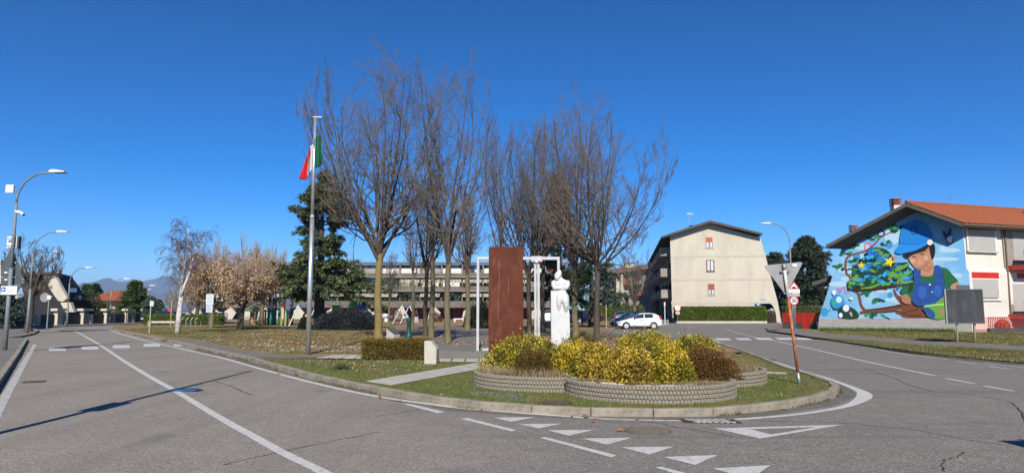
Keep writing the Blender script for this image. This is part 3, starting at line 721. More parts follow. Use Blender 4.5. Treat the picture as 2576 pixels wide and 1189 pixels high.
pbush('rusty brown shrub at the end of the planter toward the tilted sign', 1722, 1838, 872, 13.7, L_red, 9500, 18, (.036, .02))
pbush('tall golden shrub at the back of the planter', 1530, 1700, 838, 15.6, L_yel2, 8200, 19, amp=.35)
pbush('tall mixed yellow shrub behind the rusty brown one', 1680, 1806, 845, 15.2, L_yel, 7000, 20, amp=.35)

# ---- clipped hedge by the stone lectern
hg = G(1003, 905, .1); hg2 = G(1003, 888, .1)
leaf_hedge('low clipped olive brown hedge in front of the stone lectern', (PX(1003, hg.y + .45), hg.y + .45, .1), (1084 - 923) * (hg.y + .1) / FPX, .85, D(0, 857, hg.y + .3).z - .1, rad(-2), 5, L_hedge, 17000, (.05, .026))

# ---- the row of bare trees
bare_tree('tall bare tree with yellow lichen trunk behind the stone lectern', 950, 857, 16.0, 4.9, .20, 1.0, 1, wid=4.2, nl=13, bark='bark_lichen', l2=11, limb_ang=(.30, 1.12), twig='twig', l4=5)
bare_tree('bare tree with ridged greenish trunk between lectern and steel slab', 1125, 861, 15.0, 4.6, .148, .8, 2, wid=2.6, nl=8, bark='bark_olive', l2=9, twig='twig', l4=4)
bare_tree('dark trunked bare tree, one of two close together behind the green fountain', 1070, 846, 11.6, 4.2, .135, .7, 3, wid=1.6, nl=6, bark='bark_dark', leaves=160, l2=7, twig='twig_dk')
bare_tree('olive trunked bare tree close beside a darker trunk behind the green fountain', 1086, 849, 11.2, 4.6, .15, .7, 4, wid=1.6, nl=6, bark='bark_olive', l2=7, l4=4)
bare_tree('slender bare tree beside the standing person', 1038, 831, 9.8, 4.6, .11, .7, 5, wid=1.4, nl=6, bark='bark_olive', l2=7, l4=4, leaves=120)
bare_tree('bare tree just left of the white portal frame, farther back', 1176, 829, 13.6, 5.0, .20, .8, 6, wid=2.1, nl=8, bark='bark_olive', l2=8, l4=4)
bare_tree('tall dark bare tree behind the steel slab', 1331, 836, 17.2, 4.6, .17, 1.0, 7, wid=3.1, nl=11, bark='bark_dark', l2=11, twig='twig_dk', limb_ang=(.28, .95))
bare_tree('bare tree behind the twin white posts of the portal', 1366, 834, 16.4, 5.5, .16, .95, 8, wid=2.6, nl=8, bark='bark_dark', twig='twig_dk', l2=9, l4=4)
bare_tree('bare tree with forked yellowish trunk beside the white statue', 1448, 851, 14.4, 3.9, .17, .85, 9, wid=2.2, nl=9, bark='bark_olive', l2=9)
bare_tree('wide bare tree at the row end by the parking', 1503, 858, 12.6, 4.3, .15, 1.1, 10, wid=4.2, nl=11, bark='bark_dark', l2=10, limb_ang=(.45, 1.3), l4=6)
bare_tree('thin bare tree between slab and portal, seen low behind', 1262, 838, 14.6, 4.4, .13, .8, 21, wid=2.1, nl=6, bark='bark_olive', l2=7, l4=4)
bare_tree('small pale bare tree with two leaning stems at the car park', 1597, 800, 9.4, 2.4, .18, .95, 22, wid=3.4, nl=8, bark='bark_olive', twig='twig', l2=8, l3=7, l4=4, y=88, limb_ang=(.25, .7), group=None, rtw=1.6)
bare_tree('slim young bare tree standing before the terraced block awnings', 978, 818, 8.5, 2.8, .12, .8, 23, wid=1.5, nl=6, bark='bark_olive', l2=6, l3=6, l4=4, rtw=1.4)
bare_tree('dark pruned bare tree at the pavement beside the slanted concrete house', 71, 834, 7.4, 2.9, .24, 1.25, 24, wid=2.6, nl=9, bark='bark_dark', twig='twig_dk', l2=7, l3=7, l4=4, limb_ang=(.3, .9), group=None, rtw=1.5)

# ---- birch
def birch():
    r = np.random.default_rng(33); g = G(447, 838, .1); t = thing('birch_tree', 'white barked birch with thin drooping twigs on the lawn', 'tree', g)
    st = [[(0, -.1), (.0, 1.2), (.08, 2.6), (.10, 3.6), (-.05, 4.4), (-.35, 5.5), (-.6, 6.5)], [(.1, 3.4), (.15, 4.2), (.22, 5.0), (.30, 6.0), (.30, 6.9), (.28, 7.4)], [(.08, 2.6), (.32, 3.4), (.55, 4.2), (.72, 5.0), (.85, 5.9), (1.15, 6.8)]]
    b = MB()
    for s, r0 in zip(st, (.21, .11, .12)):
        n = len(s); b.tube([(x, .05 * i, z) for i, (x, z) in enumerate(s)], [r0 * (1 - .72 * i / (n - 1)) for i in range(n)], 9)
    b.build('trunk', M['birch'], t, True)
    P = np.stack([np.array([[np.interp(q, [p[1] for p in s], [p[0] for p in s]), 0, q] for q in np.linspace(s[0][1] + (2.0 if i == 0 else .2), s[-1][1], 6)]) for i, s in enumerate(st)])
    R = np.full((3, 6), .05) * np.linspace(1, .3, 6)
    A2, R2 = sprout(r, P, R, 17, .1, 1, .34, .8, 6, up=.12, jit=.1, rr=.4, droop=.3); A3, R3 = sprout(r, A2, R2, 8, .2, 1, .55, .6, 6, droop=.75, jit=.08, rr=.6, minlen=.7); A4, R4 = sprout(r, A3, R3, 5, .1, 1, .6, .4, 4, droop=.7, minlen=.4)
    v, f = tubes([(A2, np.maximum(R2, .01), 4), (A3, np.maximum(R3, .006), 3), (A4, np.maximum(R4, .0055), 3)]); np_mesh('twigs', v, f, M['twig_birch'], t)
M['twig_birch'] = mat('birch_twigs', (.12, .075, .068), .9, (.08, .052, .05), 3)
birch()
# ---- brown-leaved hornbeams
L_tan = leafmat('withered_tan_leaf', [(.30, .19, .115), (.48, .32, .20), (.60, .44, .29), (.66, .52, .36)], pos_noise=(.9, (.32, .21, .13), .5))
def brown_tree(label, px, py, y, Hc, rx, seed, trunk_w=.22, n=16000, zc=None, bark='bark_dark', tops=True):
    r = np.random.default_rng(seed); x = D(px, py, y).x; t = thing('hornbeam_tree', label, 'tree', (x, y, .1), 0, 'trees keeping withered brown leaves')
    P = np.zeros((1, 6, 3)); P[0, :, 2] = np.linspace(-.1, Hc * .42, 6); P[0, :, 0] = np.linspace(0, .2, 6)
    R = np.linspace(1.3, .8, 6)[None] * trunk_w; k = 9
    lim, lr = [], []
    for i in range(14):
        a = 2 * np.pi * i / 14 + seed; e = r.uniform(.15, 1.15); q = np.zeros((k, 3)); q[0] = P[0, -1] - [0, 0, r.uniform(0, .9)]; d = np.array([np.cos(a) * np.sin(e), np.sin(a) * np.sin(e), np.cos(e)])
        for j in range(1, k): d = nrm(d + [0, 0, .03] + r.normal(size=3) * .09); q[j] = q[j - 1] + d * rx * r.uniform(.85, 1.15) / (k - 1) * (1 + .35 * np.cos(e))
        lim.append(q); lr.append(np.linspace(.55, .08, k) * trunk_w * .5)
    lim, lr = np.array(lim), np.array(lr); A2, R2 = sprout(r, lim, lr, 9, .2, 1, .5, .7, 6, jit=.1, up=.04); A3, R3 = sprout(r, A2, R2, 7, .1, 1, .6, .6, 5, jit=.1, minlen=.5)
    v, f = tubes([(P, R, 9), (lim, lr, 6)]); np_mesh('trunk', v, f, M[bark], t, True)
    v, f = tubes([(A2, np.maximum(R2, .012), 4), (A3, np.maximum(R3, .009), 3)]); np_mesh('twigs', v, f, M['twig_tan'], t)
    if tops:   # pale bare shoots standing out of the crown
        A5, R5 = sprout(r, lim, lr, 7, .55, 1.0, .6, .35, 5, up=.6, jit=.05, minlen=2.3); A6, R6 = sprout(r, A5, R5, 6, .1, 1, .5, .35, 4, up=.3, minlen=.5)
        v, f = tubes([(A5, np.maximum(R5, .014), 3), (A6, np.maximum(R6, .009), 3)]); np_mesh('shoots', v, f, M['twig_pale'], t, kind='stuff')
    i = r.integers(0, len(A3), n); s = r.random(n) * 4; i0 = np.minimum(s.astype(int), 3); fr = (s - i0)[:, None]; p = A3[i, i0] * (1 - fr) + A3[i, i0 + 1] * fr + r.normal(size=(n, 3)) * .12
    v, f = diamonds(p, nrm(rdir(r, n) + [0, 0, -.5]), rdir(r, n), r.uniform(.10, .22, n), r.uniform(.07, .13, n)); np_mesh('foliage', v, f, L_tan, t)
M['twig_pale'] = mat('pale_shoots', (.34, .27, .20), .9, (.28, .21, .15), 3)
brown_tree('round tree full of withered tan leaves beside the gazebo', 603, 829, 57, 6.0, 2.5, 1, n=14000)
brown_tree('withered brown tree behind the blue notice panel', 530, 826, 62, 6.2, 2.7, 2, n=11000, bark='bark_olive')
brown_tree('withered tree farther back with pale shoots over the gazebo roof', 655, 822, 72, 7.0, 2.9, 3, n=12000, bark='bark_olive')
brown_tree('leafless pinkish grey tree behind the white birch', 492, 820, 80, 6.0, 2.6, 4, n=900, tops=False)

# ---- conifers
conifer('large layered green cedar beside the flagpole', 802, 826, 13.9, 5.2, 41, L_cedar, z0=2.0, nb=150, nn=76000, needle=(.34, .085), tr=.42, prof=lambda u: (1 - u) ** .74 * (.80 + .34 * math.sin(u * 11)), droop=.7)
conifer('dark tall conifer behind the bare trees and statue', 1408, 820, 14.0, 3.4, 42, L_pine, z0=1.8, nb=90, nn=26000, needle=(.34, .10), y=62)
conifer('pale blue green cedar with drooping tiers behind the statue', 1490, 812, 7.6, 3.1, 43, L_cedar2, z0=2.4, nb=60, nn=20000, needle=(.34, .085), y=66, prof=lambda u: (1 - u) ** .6, droop=.8)
dome = lambda u: max(.05, math.sqrt(max(0, 1 - (u * 1.0) ** 2.6)) * (.85 + .15 * math.sin(u * 20)))
conifer('broad dark green conifer beside the mural house', 2037, 805, 12.4, 4.3, 44, L_pine2, z0=.3, nb=290, nn=90000, needle=(.42, .13), y=104, prof=dome, droop=.3)
conifer('smaller bushy evergreen between concrete block and street lamp', 1955, 805, 11.0, 3.6, 45, L_pine2, z0=.3, nb=170, nn=46000, needle=(.42, .13), y=115, prof=dome, droop=.3)
conifer('bushy bright green conifer beside the red roofed house', 337, 803, 5.6, 2.1, 46, L_tuft, z0=.4, nb=110, nn=26000, needle=(.42, .14), y=96, prof=lambda u: (1 - u) ** .55, base_z=0)
conifer('dark conifer rising behind the red roofed house', 237, 800, 7.2, 1.4, 47, L_pine, z0=1, nb=60, nn=9000, needle=(.5, .18), y=150, prof=dome, base_z=0)
conifer('yellowish bushy tree behind the slanted concrete house', 215, 800, 5.8, 1.2, 48, L_tuft, z0=.6, nb=60, nn=9000, needle=(.5, .18), y=118, prof=dome, base_z=0)
conifer('spiky blue conifer at the edge beside the lamp post', 4, 828, 3.8, 2.6, 49, L_cedar2, z0=.2, nb=60, nn=12000, needle=(.3, .09), y=60, base_z=0)
def clipped(label, px, y, rx, h, seed):
    x = PX(px, y); leaf_bush(label, x, y, 0, rx, rx, h, seed, L_cedar2, 14000, (.20, .10), name='clipped_tree', cat='tree', amp=.03, fill=.86, spikes=0, boxy=.9)
clipped('smooth clipped grey green dome tree at the road end', 385, 92, .98, 3.5, 51)
clipped('smaller clipped grey green dome tree behind the first dome', 402, 99, .95, 3.2, 52)
for i, (px, y, lab) in enumerate(((352, 130, 'thin'), (425, 125, 'low'), (470, 120, 'reddish'))):
    bare_tree('small ' + lab + ' bare tree beyond the parked cars', px + 8, 800, 5.5, 1.4, .14, 1.2, 60 + i, wid=2.2, nl=7, bark='bark_olive', twig='twig_tan', l2=6, l3=6, l4=3, y=y, group='small bare trees beyond the car park', rtw=2.6, base_z=0)

# ---- other hedges and shrubs
leaf_hedge('tall clipped green hedge along the concrete gable', (PX(1810, 91.8), 92.3, .25), PX(1921, 91.8) - PX(1698, 91.8), 1.3, 1.80, 0, 71, L_green, 24000, (.20, .10))
leaf_hedge('low dark hedge in front of the parked cars', (PX(470, 76), 76, .1), PX(572, 76) - PX(384, 76), 1.2, 1.0, 0, 72, L_green, 9000, (.16, .09))
leaf_hedge('yellow green hedge behind the red gate', (PX(2020, 74), 74, .1), PX(2075, 74) - PX(1976, 74), .8, 1.95, rad(-10), 73, L_tuft, 6000, (.16, .09))
leaf_hedge('green hedge behind the grey parked car', (PX(1545, 108), 108, .1), 9.0, 1.4, 2.3, 0, 74, L_green, 6000, (.22, .12))
L_bd = leafmat('blue_black_leaf', [(.008, .012, .016), (.014, .020, .026), (.022, .030, .034)], trans=.05)
leaf_bush('wide dark blue black juniper shrub beside the cedar trunk', PX(872, 57), 57, .1, PX(940, 57) - PX(872, 57) + .2, 1.5, 1.45, 75, L_bd, 13000, (.14, .06), amp=.12, boxy=.72)
leaf_bush('dark shrub at the playground end of the big cedar', PX(772, 57.5), 57.5, .1, .55, .5, .95, 76, L_dark, 2200, (.14, .07))
leaf_bush('grey green spiky shrub behind the white portal', PX(1212, 62), 62, .1, 1.0, .9, 2.5, 77, L_dark, 4200, (.20, .05), amp=.15)
leaf_bush('dull green shrub behind the portal post', PX(1192, 70), 70, .1, 1.0, .9, 2.2, 78, L_hedge, 2600, (.16, .08))
leaf_bush('round leafless pruned shrub beside the concrete arch', PX(1934, 93), 93, .1, .52, .5, 1.5, 79, leafmat('bare_shrub', [(.12, .085, .06), (.18, .13, .09)]), 4200, (.22, .035), amp=.1)
leaf_bush('reddish leafless shrub before the red garages', PX(995, 100), 100, .1, 1.2, .9, 1.9, 80, leafmat('bare_red_shrub', [(.10, .05, .035), (.16, .085, .06)]), 1600, (.3, .04), amp=.2)
leaf_bush('small reddish bush below the terraced block, by a slender tree', PX(1162 - 65, 98), 98, .1, .9, .9, 1.3, 81, leafmat('bare_red_shrub', [(.10, .05, .035), (.16, .085, .06)]), 1200, (.3, .04), amp=.2)
for i, (px, y, rx, h, lab) in enumerate(((110 + 85, 84, 2.2, 3.3, 'rounded shrub behind the garden walls below the concrete slab'), (265, 92, 2.2, 4.2, 'dark leafy tree in the garden before the red roofed house'), (232, 89, 2.2, 3.0, 'olive shrub in the garden between the two houses'), (306, 94, 2.0, 2.6, 'low dark shrub by the gate canopies at the road end'))):
    leaf_bush(lab, PX(px, y) - 2.5, y, 0, rx, rx, h, 85 + i, L_green if i != 1 else L_pine, 4200, (.26, .14), amp=.3)
# ================================================================ BUILDINGS
def xy(v): return Vector((v[0], v[1], 0))
def obox(b, o, ux, uy, x0, x1, y0, y1, z0, z1, m=None):
    """box in a frame with horizontal axes ux, uy at origin o"""
    P = [o + ux * x + uy * y + Vector((0, 0, z)) for x in (x0, x1) for y in (y0, y1) for z in (z0, z1)]
    return b.add(P, [(0, 1, 3, 2), (4, 6, 7, 5), (0, 4, 5, 1), (2, 3, 7, 6), (0, 2, 6, 4), (1, 5, 7, 3)], m)
M['roof_dark'] = mat('dark_roof_edge', (.085, .078, .068), .8, (.065, .06, .053), 2)
M['roof_brown'] = mat('brown_roof_tiles', (.20, .125, .085), .9, (.15, .095, .07), 1.5, c3=(.27, .18, .12), scale3=6, f3=.5)
M['roof_red'] = mat('red_roof_tiles', (.30, .085, .036), .9, (.23, .068, .03), .8, c3=(.18, .07, .04), scale3=4, f3=.55)
M['shutter_red'] = mat('red_shutter', (.46, .095, .035), .7); M['shutter_brown'] = mat('brown_red_shutter', (.27, .075, .05), .7)
M['curtain'] = mat('white_curtain_behind_glass', (.52, .56, .58), .25, (.42, .46, .5), 4, spec=.5)
M['balcony'] = mat('balcony_panel', (.30, .27, .23), .9, (.24, .21, .18), 1)
M['render_white'] = mat('white_render', (.62, .585, .52), .9, (.56, .53, .47), .8, c3=(.50, .46, .40), scale3=1.5, f3=.25)
M['shutter_grey'] = mat('grey_roller_shutter', (.37, .355, .335), .8, (.34, .33, .31), 2)
M['plinth'] = mat('grey_plinth', (.31, .30, .28), .95, (.27, .26, .245), 2, bump=.4, bscale=30)
M['brown_frame'] = mat('window_frame_brown', (.16, .10, .07), .7)
# ---- the concrete apartment block with the gable
ga = VPlane((PX(1688, 95), 95), (PX(1930, 93.6), 93.6))
apt = thing('apartment_block', 'pale concrete apartment block with a flared buttress and three small gable windows', 'apartment block', xy(ga.A))
def L_(p): return Vector(p) - Vector((ga.A.x, ga.A.y, 0))
def gh(px, py, out=0.0): return L_(ga.hit(px, py, out))
def g0(px, z=0.0, out=0.0):
    p = gh(px, 800, out); p.z = z; return p
back = -ga.n; side = Vector((.16, .987, 0)).normalized()
wall = [g0(1692), gh(1685.5, 592), gh(1784, 562), gh(1898, 594), gh(1912.5, 597), gh(1914, 603), gh(1925, 640), gh(1939.5, 697), gh(1957, 760), g0(1965), g0(1953.5, .1), gh(1952, 790), gh(1947, 773), gh(1942, 766), gh(1935, 762.5), gh(1897, 763), g0(1894)]
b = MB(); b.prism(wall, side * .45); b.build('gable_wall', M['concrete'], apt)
roofp = [gh(1663, 596), gh(1784, 556), gh(1914, 588), gh(1914, 592.5), gh(1784, 562.3), gh(1663, 600.5)]
b = MB(); b.prism([p - side * 1.1 for p in roofp], side * 58); b.build('roof', M['roof_dark'], apt)
body = [g0(1700, 3.2), gh(1693, 602), gh(1784, 566), gh(1890, 600), g0(1890, 3.2)]
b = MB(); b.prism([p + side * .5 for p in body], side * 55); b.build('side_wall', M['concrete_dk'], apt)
for x in (1702, 1760, 1830, 1890):
    b = MB(); p = g0(x)
    for k in range(5): obox(b, p + side * (2.5 + k * 11), ga.t, side, -.3, .3, 0, 1.4, -.05, 3.2)
    b.build('support_pier', M['concrete_dk'], apt)
b = MB(); obox(b, g0(1700) + side * 14, ga.t, side, .6, 11, 0, .3, 0, 3.2); b.build('ground_floor_shade', M['dark'], apt)  # near-black sheet painted as the shade under the block
for y0, y1 in ((640.5, 646.5), (699, 705), (757, 763)):
    u0 = gh(1688.5, y1); u1 = gh(1924 + (y0 - 640) * .26, y1); z1 = gh(1750, y0).z; z0 = gh(1750, y1).z
    b = MB(); obox(b, Vector((0, 0, 0)), ga.t, ga.n, u0.dot(ga.t), u1.dot(ga.t), .0, .035, z0, z1); b.build('string_course', M['concrete_lt'], apt)
for i, (x0, y0, x1, y1, sh, mt) in enumerate(((840, 295, 890, 377, .45, 'shutter_red'), (848, 478, 900, 561, 0, None), (857, 663, 905, 748, .55, 'shutter_brown'))):
    x0, x1 = [(2400 + x / 1.981) / 1.5901 for x in (x0, x1)]; y0, y1 = [(800 + y / 1.981) / 1.5901 for y in (y0, y1)]
    ua, za = gh(x0, y1).dot(ga.t), gh(x0, y1).z; ub, zb = gh(x1, y0).dot(ga.t), gh(x1, y0).z; O = Vector((0, 0, 0))
    b = MB(); f_ = .09
    obox(b, O, ga.t, ga.n, ua - f_, ub + f_, .0, .05, zb, zb + f_); obox(b, O, ga.t, ga.n, ua - f_, ua, .0, .05, za, zb); obox(b, O, ga.t, ga.n, ub, ub + f_, .0, .05, za, zb); obox(b, O, ga.t, ga.n, ua - f_ - .05, ub + f_ + .05, .0, .10, za - .12, za)
    fr = b.build('window', M['concrete_lt'] if i != 1 else M['brown_frame'], apt)
    zs = zb - (zb - za) * sh; um = (ua + ub) / 2
    for q0, q1 in ((ua + .06, um - .07), (um + .07, ub - .06)):
        b = MB(); obox(b, O, ga.t, ga.n, q0, q1, .004, .03, za + .07, zs - .02); b.build('pane', M['curtain'], fr)
    b = MB(); obox(b, O, ga.t, ga.n, ua, ub, .002, .015, za, zs); b.build('sash', M['brown_frame'], fr)
    if sh:
        b = MB(); obox(b, O, ga.t, ga.n, ua + .01, ub - .01, .004, .055, zs, zb); b.build('shutter', M[mt], fr)
b = MB(); obox(b, Vector((0, 0, 0)), ga.t, ga.n, gh(1906, 752).dot(ga.t), gh(1933, 752).dot(ga.t), .0, .04, gh(1906, 756).z, gh(1906, 749).z); pl_ = b.build('name_plaque', M['curtain'], apt)
for z_, x_ in ((751.3, 0), (753.6, 3)):
    b = MB(); obox(b, Vector((0, 0, 0)), ga.t, ga.n, gh(1909 + x_, 752).dot(ga.t), gh(1930 - x_, 752).dot(ga.t), .042, .046, gh(1906, z_ + .5).z, gh(1906, z_ - .5).z); b.build('lettering', M['brown_frame'], pl_)
for k in range(7):          # shaded long side: recesses, balconies
    for fl in range(3):
        o = gh(1692, 800); o.z = 0; o = o + side * (2.2 + k * 7.4); z0 = 3.6 + fl * 3.0
        b = MB(); obox(b, o, ga.t, side, -1.35, .05, 0, 3.4, z0, z0 + 1.02); obox(b, o, ga.t, side, -1.4, .05, -.06, 3.46, z0 - .16, z0 - .002); b.build('balcony', M['balcony'], apt)
        b = MB(); obox(b, o, ga.t, side, .30, .39, .4, 3.0, z0 + .1, z0 + 2.4); wn = b.build('window', M['glass'], apt)
        if (k + fl) % 2 == 0:
            b = MB(); obox(b, o, ga.t, side, .25, .30, .4, 1.7, z0 + .1, z0 + 2.4); b.build('shutter', M['white'], wn)
        b = MB(); obox(b, o, ga.t, side, .0, .4, 4.6, 5.8, z0 + .7, z0 + 2.1); b.build('window', M['glass'], apt)
b = MB(); p = gh(1739, 575) + side * 2
b.tube([p, p + Vector((0, 0, 2.5))], .035, 6); b.bar(p + Vector((-.5, 0, 1.3)), p + Vector((.1, 0, 1.3)), .05, .05); b.bar(p + Vector((-.4, 0, 2.4)), p + Vector((.5, 0, 2.35)), .07, .25); b.lathe([(.05, 0), (.3, .08), (.34, .1)], 12, p + Vector((.1, -.2, .55)))
b.build('antenna', M['steel'], apt)
# ---- the farther block with pale buttress pillars
pb = VPlane((PX(1518, 140), 140), (PX(1640, 136), 136)); ap2 = thing('apartment_block', 'distant apartment block with twin pale pillars, red balconies and brown roof', 'apartment block', xy(pb.A))
def Q(px, py, out=0.0): return pb.hit(px, py, out) - xy(pb.A)
def Q0(px, z=0, out=0.0):
    p = Q(px, 790, out); p.z = z; return p
bk = -pb.n
leaf_base = MB(); leaf_base.box(PX(1810, 91.6), 92.0, .14, PX(1921, 91.8) - PX(1698, 91.8) + .1, 1.5, .28); hw_ = leaf_base.build('hedge_wall', M['concrete_lt']); struct(hw_)
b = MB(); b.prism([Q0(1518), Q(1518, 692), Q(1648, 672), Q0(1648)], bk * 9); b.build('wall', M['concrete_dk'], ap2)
b = MB(); b.prism([Q(1512, 689, 1.6), Q(1655, 667, 1.6), Q(1655, 662, -6), Q(1512, 678, -6)], (0, 0, -.3)); b.build('roof', M['roof_brown'], ap2)
for x in (1577, 1589):
    b = MB(); p = Q(x, 672, -5); b.box(p.x, p.y, p.z + .3, .9, .9, 1.0); ch = b.build('chimney', M['concrete'], ap2); b = MB(); b.box(p.x, p.y, p.z + .87, 1.2, 1.2, .12); b.build('chimney_cap', M['roof_brown'], ch)
for x0, x1, yb in ((1549.5, 1557.5, 777), (1560.7, 1567, 782)):
    b = MB(); b.prism([Q0(x0 - 1, 0, 2.2), Q(x0 + 1.2, 690, 1.2), Q(x1 - .5, 690, 1.2), Q0(x1 + 2.5, 0, 2.2)], bk * 1.0); b.build('pillar', M['concrete'], ap2)
for (x0, y0, x1, y1, mt) in ((1567, 703, 1580, 716, 'shutter_brown'), (1567, 730, 1582, 742, 'concrete'), (1567, 768, 1580, 777, 'shutter_brown'), (1537, 730, 1548, 742, 'red'), (1530, 768, 1548, 776, 'concrete'), (1520, 705, 1547, 713, 'shutter_brown'), (1520, 733, 1534, 745, 'concrete'), (1594, 704, 1612, 715, 'concrete'), (1594, 732, 1612, 743, 'shutter_brown')):
    p0, p1 = Q(x0, y1, 1.4), Q(x1, y0, 1.4); u0, u1 = p0.dot(pb.t), p1.dot(pb.t); O = Vector((0, 0, 0))
    b = MB(); obox(b, O, pb.t, pb.n, u0, u1, .01, 1.4, p0.z, p1.z); b.build('balcony', M[mt], ap2)
    b = MB(); obox(b, O, pb.t, pb.n, u0 + .2, u1 - .2, .005, .03, p1.z + .02, p1.z + 1.5); b.build('window', M['glass'], ap2)
# ---- the long terraced block behind the park
tb = thing('terraced_block', 'long terraced concrete block with striped awnings and red garage doors', 'apartment block', (0, 135, 0))
def zt(y): return D(CX, y, 135).z
X0, X1 = PX(690, 135), PX(1425, 135); XL = PX(500, 135)
M['tb_band'] = mat('weathered_parapet', (.155, .135, .112), .9, (.10, .088, .075), .8, c3=(.22, .19, .16), scale3=2, f3=.4)
M['awning'] = mat('striped_awning', (.62, .58, .50), .8)
def stripes():
    m = bpy.data.materials.new('awning_stripes'); m.use_nodes = True; n = m.node_tree.nodes; l = m.node_tree.links; t = n.new('ShaderNodeTexCoord'); wv = n.new('ShaderNodeTexWave'); wv.inputs['Scale'].default_value = 1.1
    r = n.new('ShaderNodeValToRGB'); r.color_ramp.interpolation = 'CONSTANT'; r.color_ramp.elements[0].color = (.20, .16, .12, 1); r.color_ramp.elements[1].color = (.48, .44, .37, 1); r.color_ramp.elements[1].position = .45
    l.new(t.outputs['Object'], wv.inputs['Vector']); l.new(wv.outputs['Fac'], r.inputs[0]); l.new(r.outputs[0], n['Principled BSDF'].inputs['Base Color']); n['Principled BSDF'].inputs['Roughness'].default_value = .9; return m
M['stripe'] = stripes()
floors = ((684.7, 697.8, 3.4), (719.6, 733, 1.7), (757, 773.4, 0))     # parapet top, parapet bottom, setback
b = MB(); b.box((X0 + X1) / 2, 7, zt(664) / 2, X1 - X0, 10, zt(664), m=0); b.build('back_wall', M['tb_band'], tb)
b = MB(); b.prism([(X0 - 1, .6, zt(664)), (X0 - 1, 1.4, zt(664) + .25), (X0 - 1, 9, zt(651)), (X0 - 1, 13, zt(651) - .2)], (X1 - X0 + 2, 0, 0)); b.build('roof', M['roof_brown'], tb)
rb_ = random.Random(5)
for fi, (a, c, sb) in enumerate(floors):
    xs = XL if fi == 2 else X0
    b = MB(); b.box((xs + X1) / 2, sb * .8 - 1.4, (zt(a) + zt(c)) / 2, X1 - xs, 1.0, zt(a) - zt(c)); b.build('parapet', M['tb_band'], tb)
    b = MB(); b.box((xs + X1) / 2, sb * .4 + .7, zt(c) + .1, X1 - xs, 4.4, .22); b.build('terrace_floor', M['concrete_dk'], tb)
    nb_ = 14; wb = (X1 - X0) / nb_
    for i in range(nb_):
        x = X0 + wb * (i + .5); z0, z1 = zt(a), zt((662, 697.8, 733)[fi])
        b = MB(); b.box(x, 1.955, (z0 + z1) / 2 - .1, wb * .72, .06, (z1 - z0) * .9); wn = b.build('window', M['glass'], tb)
        b = MB(); b.box(x - wb * .2, 1.9, (z0 + z1) / 2 - .2, wb * .16, .03, (z1 - z0) * .75); b.build('door_panel', M['red'] if rb_.random() < .55 else M['white'], wn)
        b = MB(); b.box(x + wb * .18, 1.9, (z0 + z1) / 2 - .2, wb * .2, .03, (z1 - z0) * .75); b.build('curtain', M['curtain'], wn)
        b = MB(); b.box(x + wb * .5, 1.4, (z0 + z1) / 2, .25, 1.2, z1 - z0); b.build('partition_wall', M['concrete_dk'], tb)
        r_ = rb_.random()
        if fi == 0 and r_ < .8:      # pale balcony screens
            b = MB(); b.box(x, sb * .8 - 1.92, z0 + .35, wb * .9, .05, .95); b.build('balcony_screen', M['render_white'] if r_ < .28 else M['balcony'], tb)
        if fi > 0 and r_ < .85:
            zt1 = z1 - .05; b = MB(); y1_ = sb * .8 - 1.9; b.prism([(x - wb * .47, .9, zt1), (x - wb * .47, y1_, zt1 - .78), (x - wb * .47, y1_, zt1 - 1.02), (x - wb * .47, y1_ + .04, zt1 - 1.02), (x - wb * .47, y1_ + .04, zt1 - .80), (x - wb * .47, .9, zt1 - .05)], (wb * .94, 0, 0)); b.build('awning', M['stripe'], tb)
        if fi == 1 and r_ < .6:
            b = MB(); b.box(x, sb * .8 - 1.92, z0 + .3, wb * .8, .05, .75); b.build('balcony_screen', M['render_white'] if r_ < .2 else M['balcony'], tb)
for i in range(22):     # slanted fins and garage doors
    x = XL + (X1 - XL) * (i + .5) / 22; z1 = zt(773.4)
    b = MB(); b.box(x, 1.6, z1 / 2, 1.9, .1, z1 - .1); b.build('garage_door', M['red'] if x > PX(780, 135) else M['concrete'], tb)
    b = MB(); b.box(x + 1.35, 1.5, z1 / 2, .6, .3, z1 - .02); b.build('garage_pier', M['concrete_lt'], tb)
    if i % 2 == 0 or x < PX(760, 135):
        b = MB(); xx = x - 1.4; b.prism([(xx - .9, -1.95, 0), (xx + .9, -1.95, 0), (xx + 1.6, -1.95, z1 * .55), (xx + .6, -1.95, z1 + .1), (xx - .6, -1.95, z1 * .7)], (0, .5, 0)); b.build('slanted_fin', M['concrete'], tb)
        if x < PX(760, 135):
            b = MB(); b.prism([(xx - .9, -.4, zt(757)), (xx + 1.6, -.4, zt(757)), (xx + 1.4, .4, zt(757) + 2.2), (xx + .3, .4, zt(757) + 2.2)], (0, .5, 0)); b.build('slanted_fin', M['concrete'], tb)
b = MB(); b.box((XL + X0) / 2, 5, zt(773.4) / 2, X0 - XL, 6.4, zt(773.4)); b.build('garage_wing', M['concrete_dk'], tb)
r = np.random.default_rng(8); n = 2600; u = r.random(n); fl = r.integers(1, 3, n)
p = np.stack([X0 + (X1 - X0) * (np.floor(u * 30) + r.random(n) ** 2 * .8) / 30, np.where(fl == 1, -.6, -1.4) + r.normal(size=n) * .2, np.where(fl == 1, zt(719), zt(756)) + r.random(n) ** 2 * 1.3], 1)
v, f = diamonds(p, nrm(rdir(r, n) + [0, 0, .4]), rdir(r, n), r.uniform(.2, .5, n), r.uniform(.12, .3, n)); o = np_mesh('balcony_plants', v, f, L_green, tb, kind='stuff')
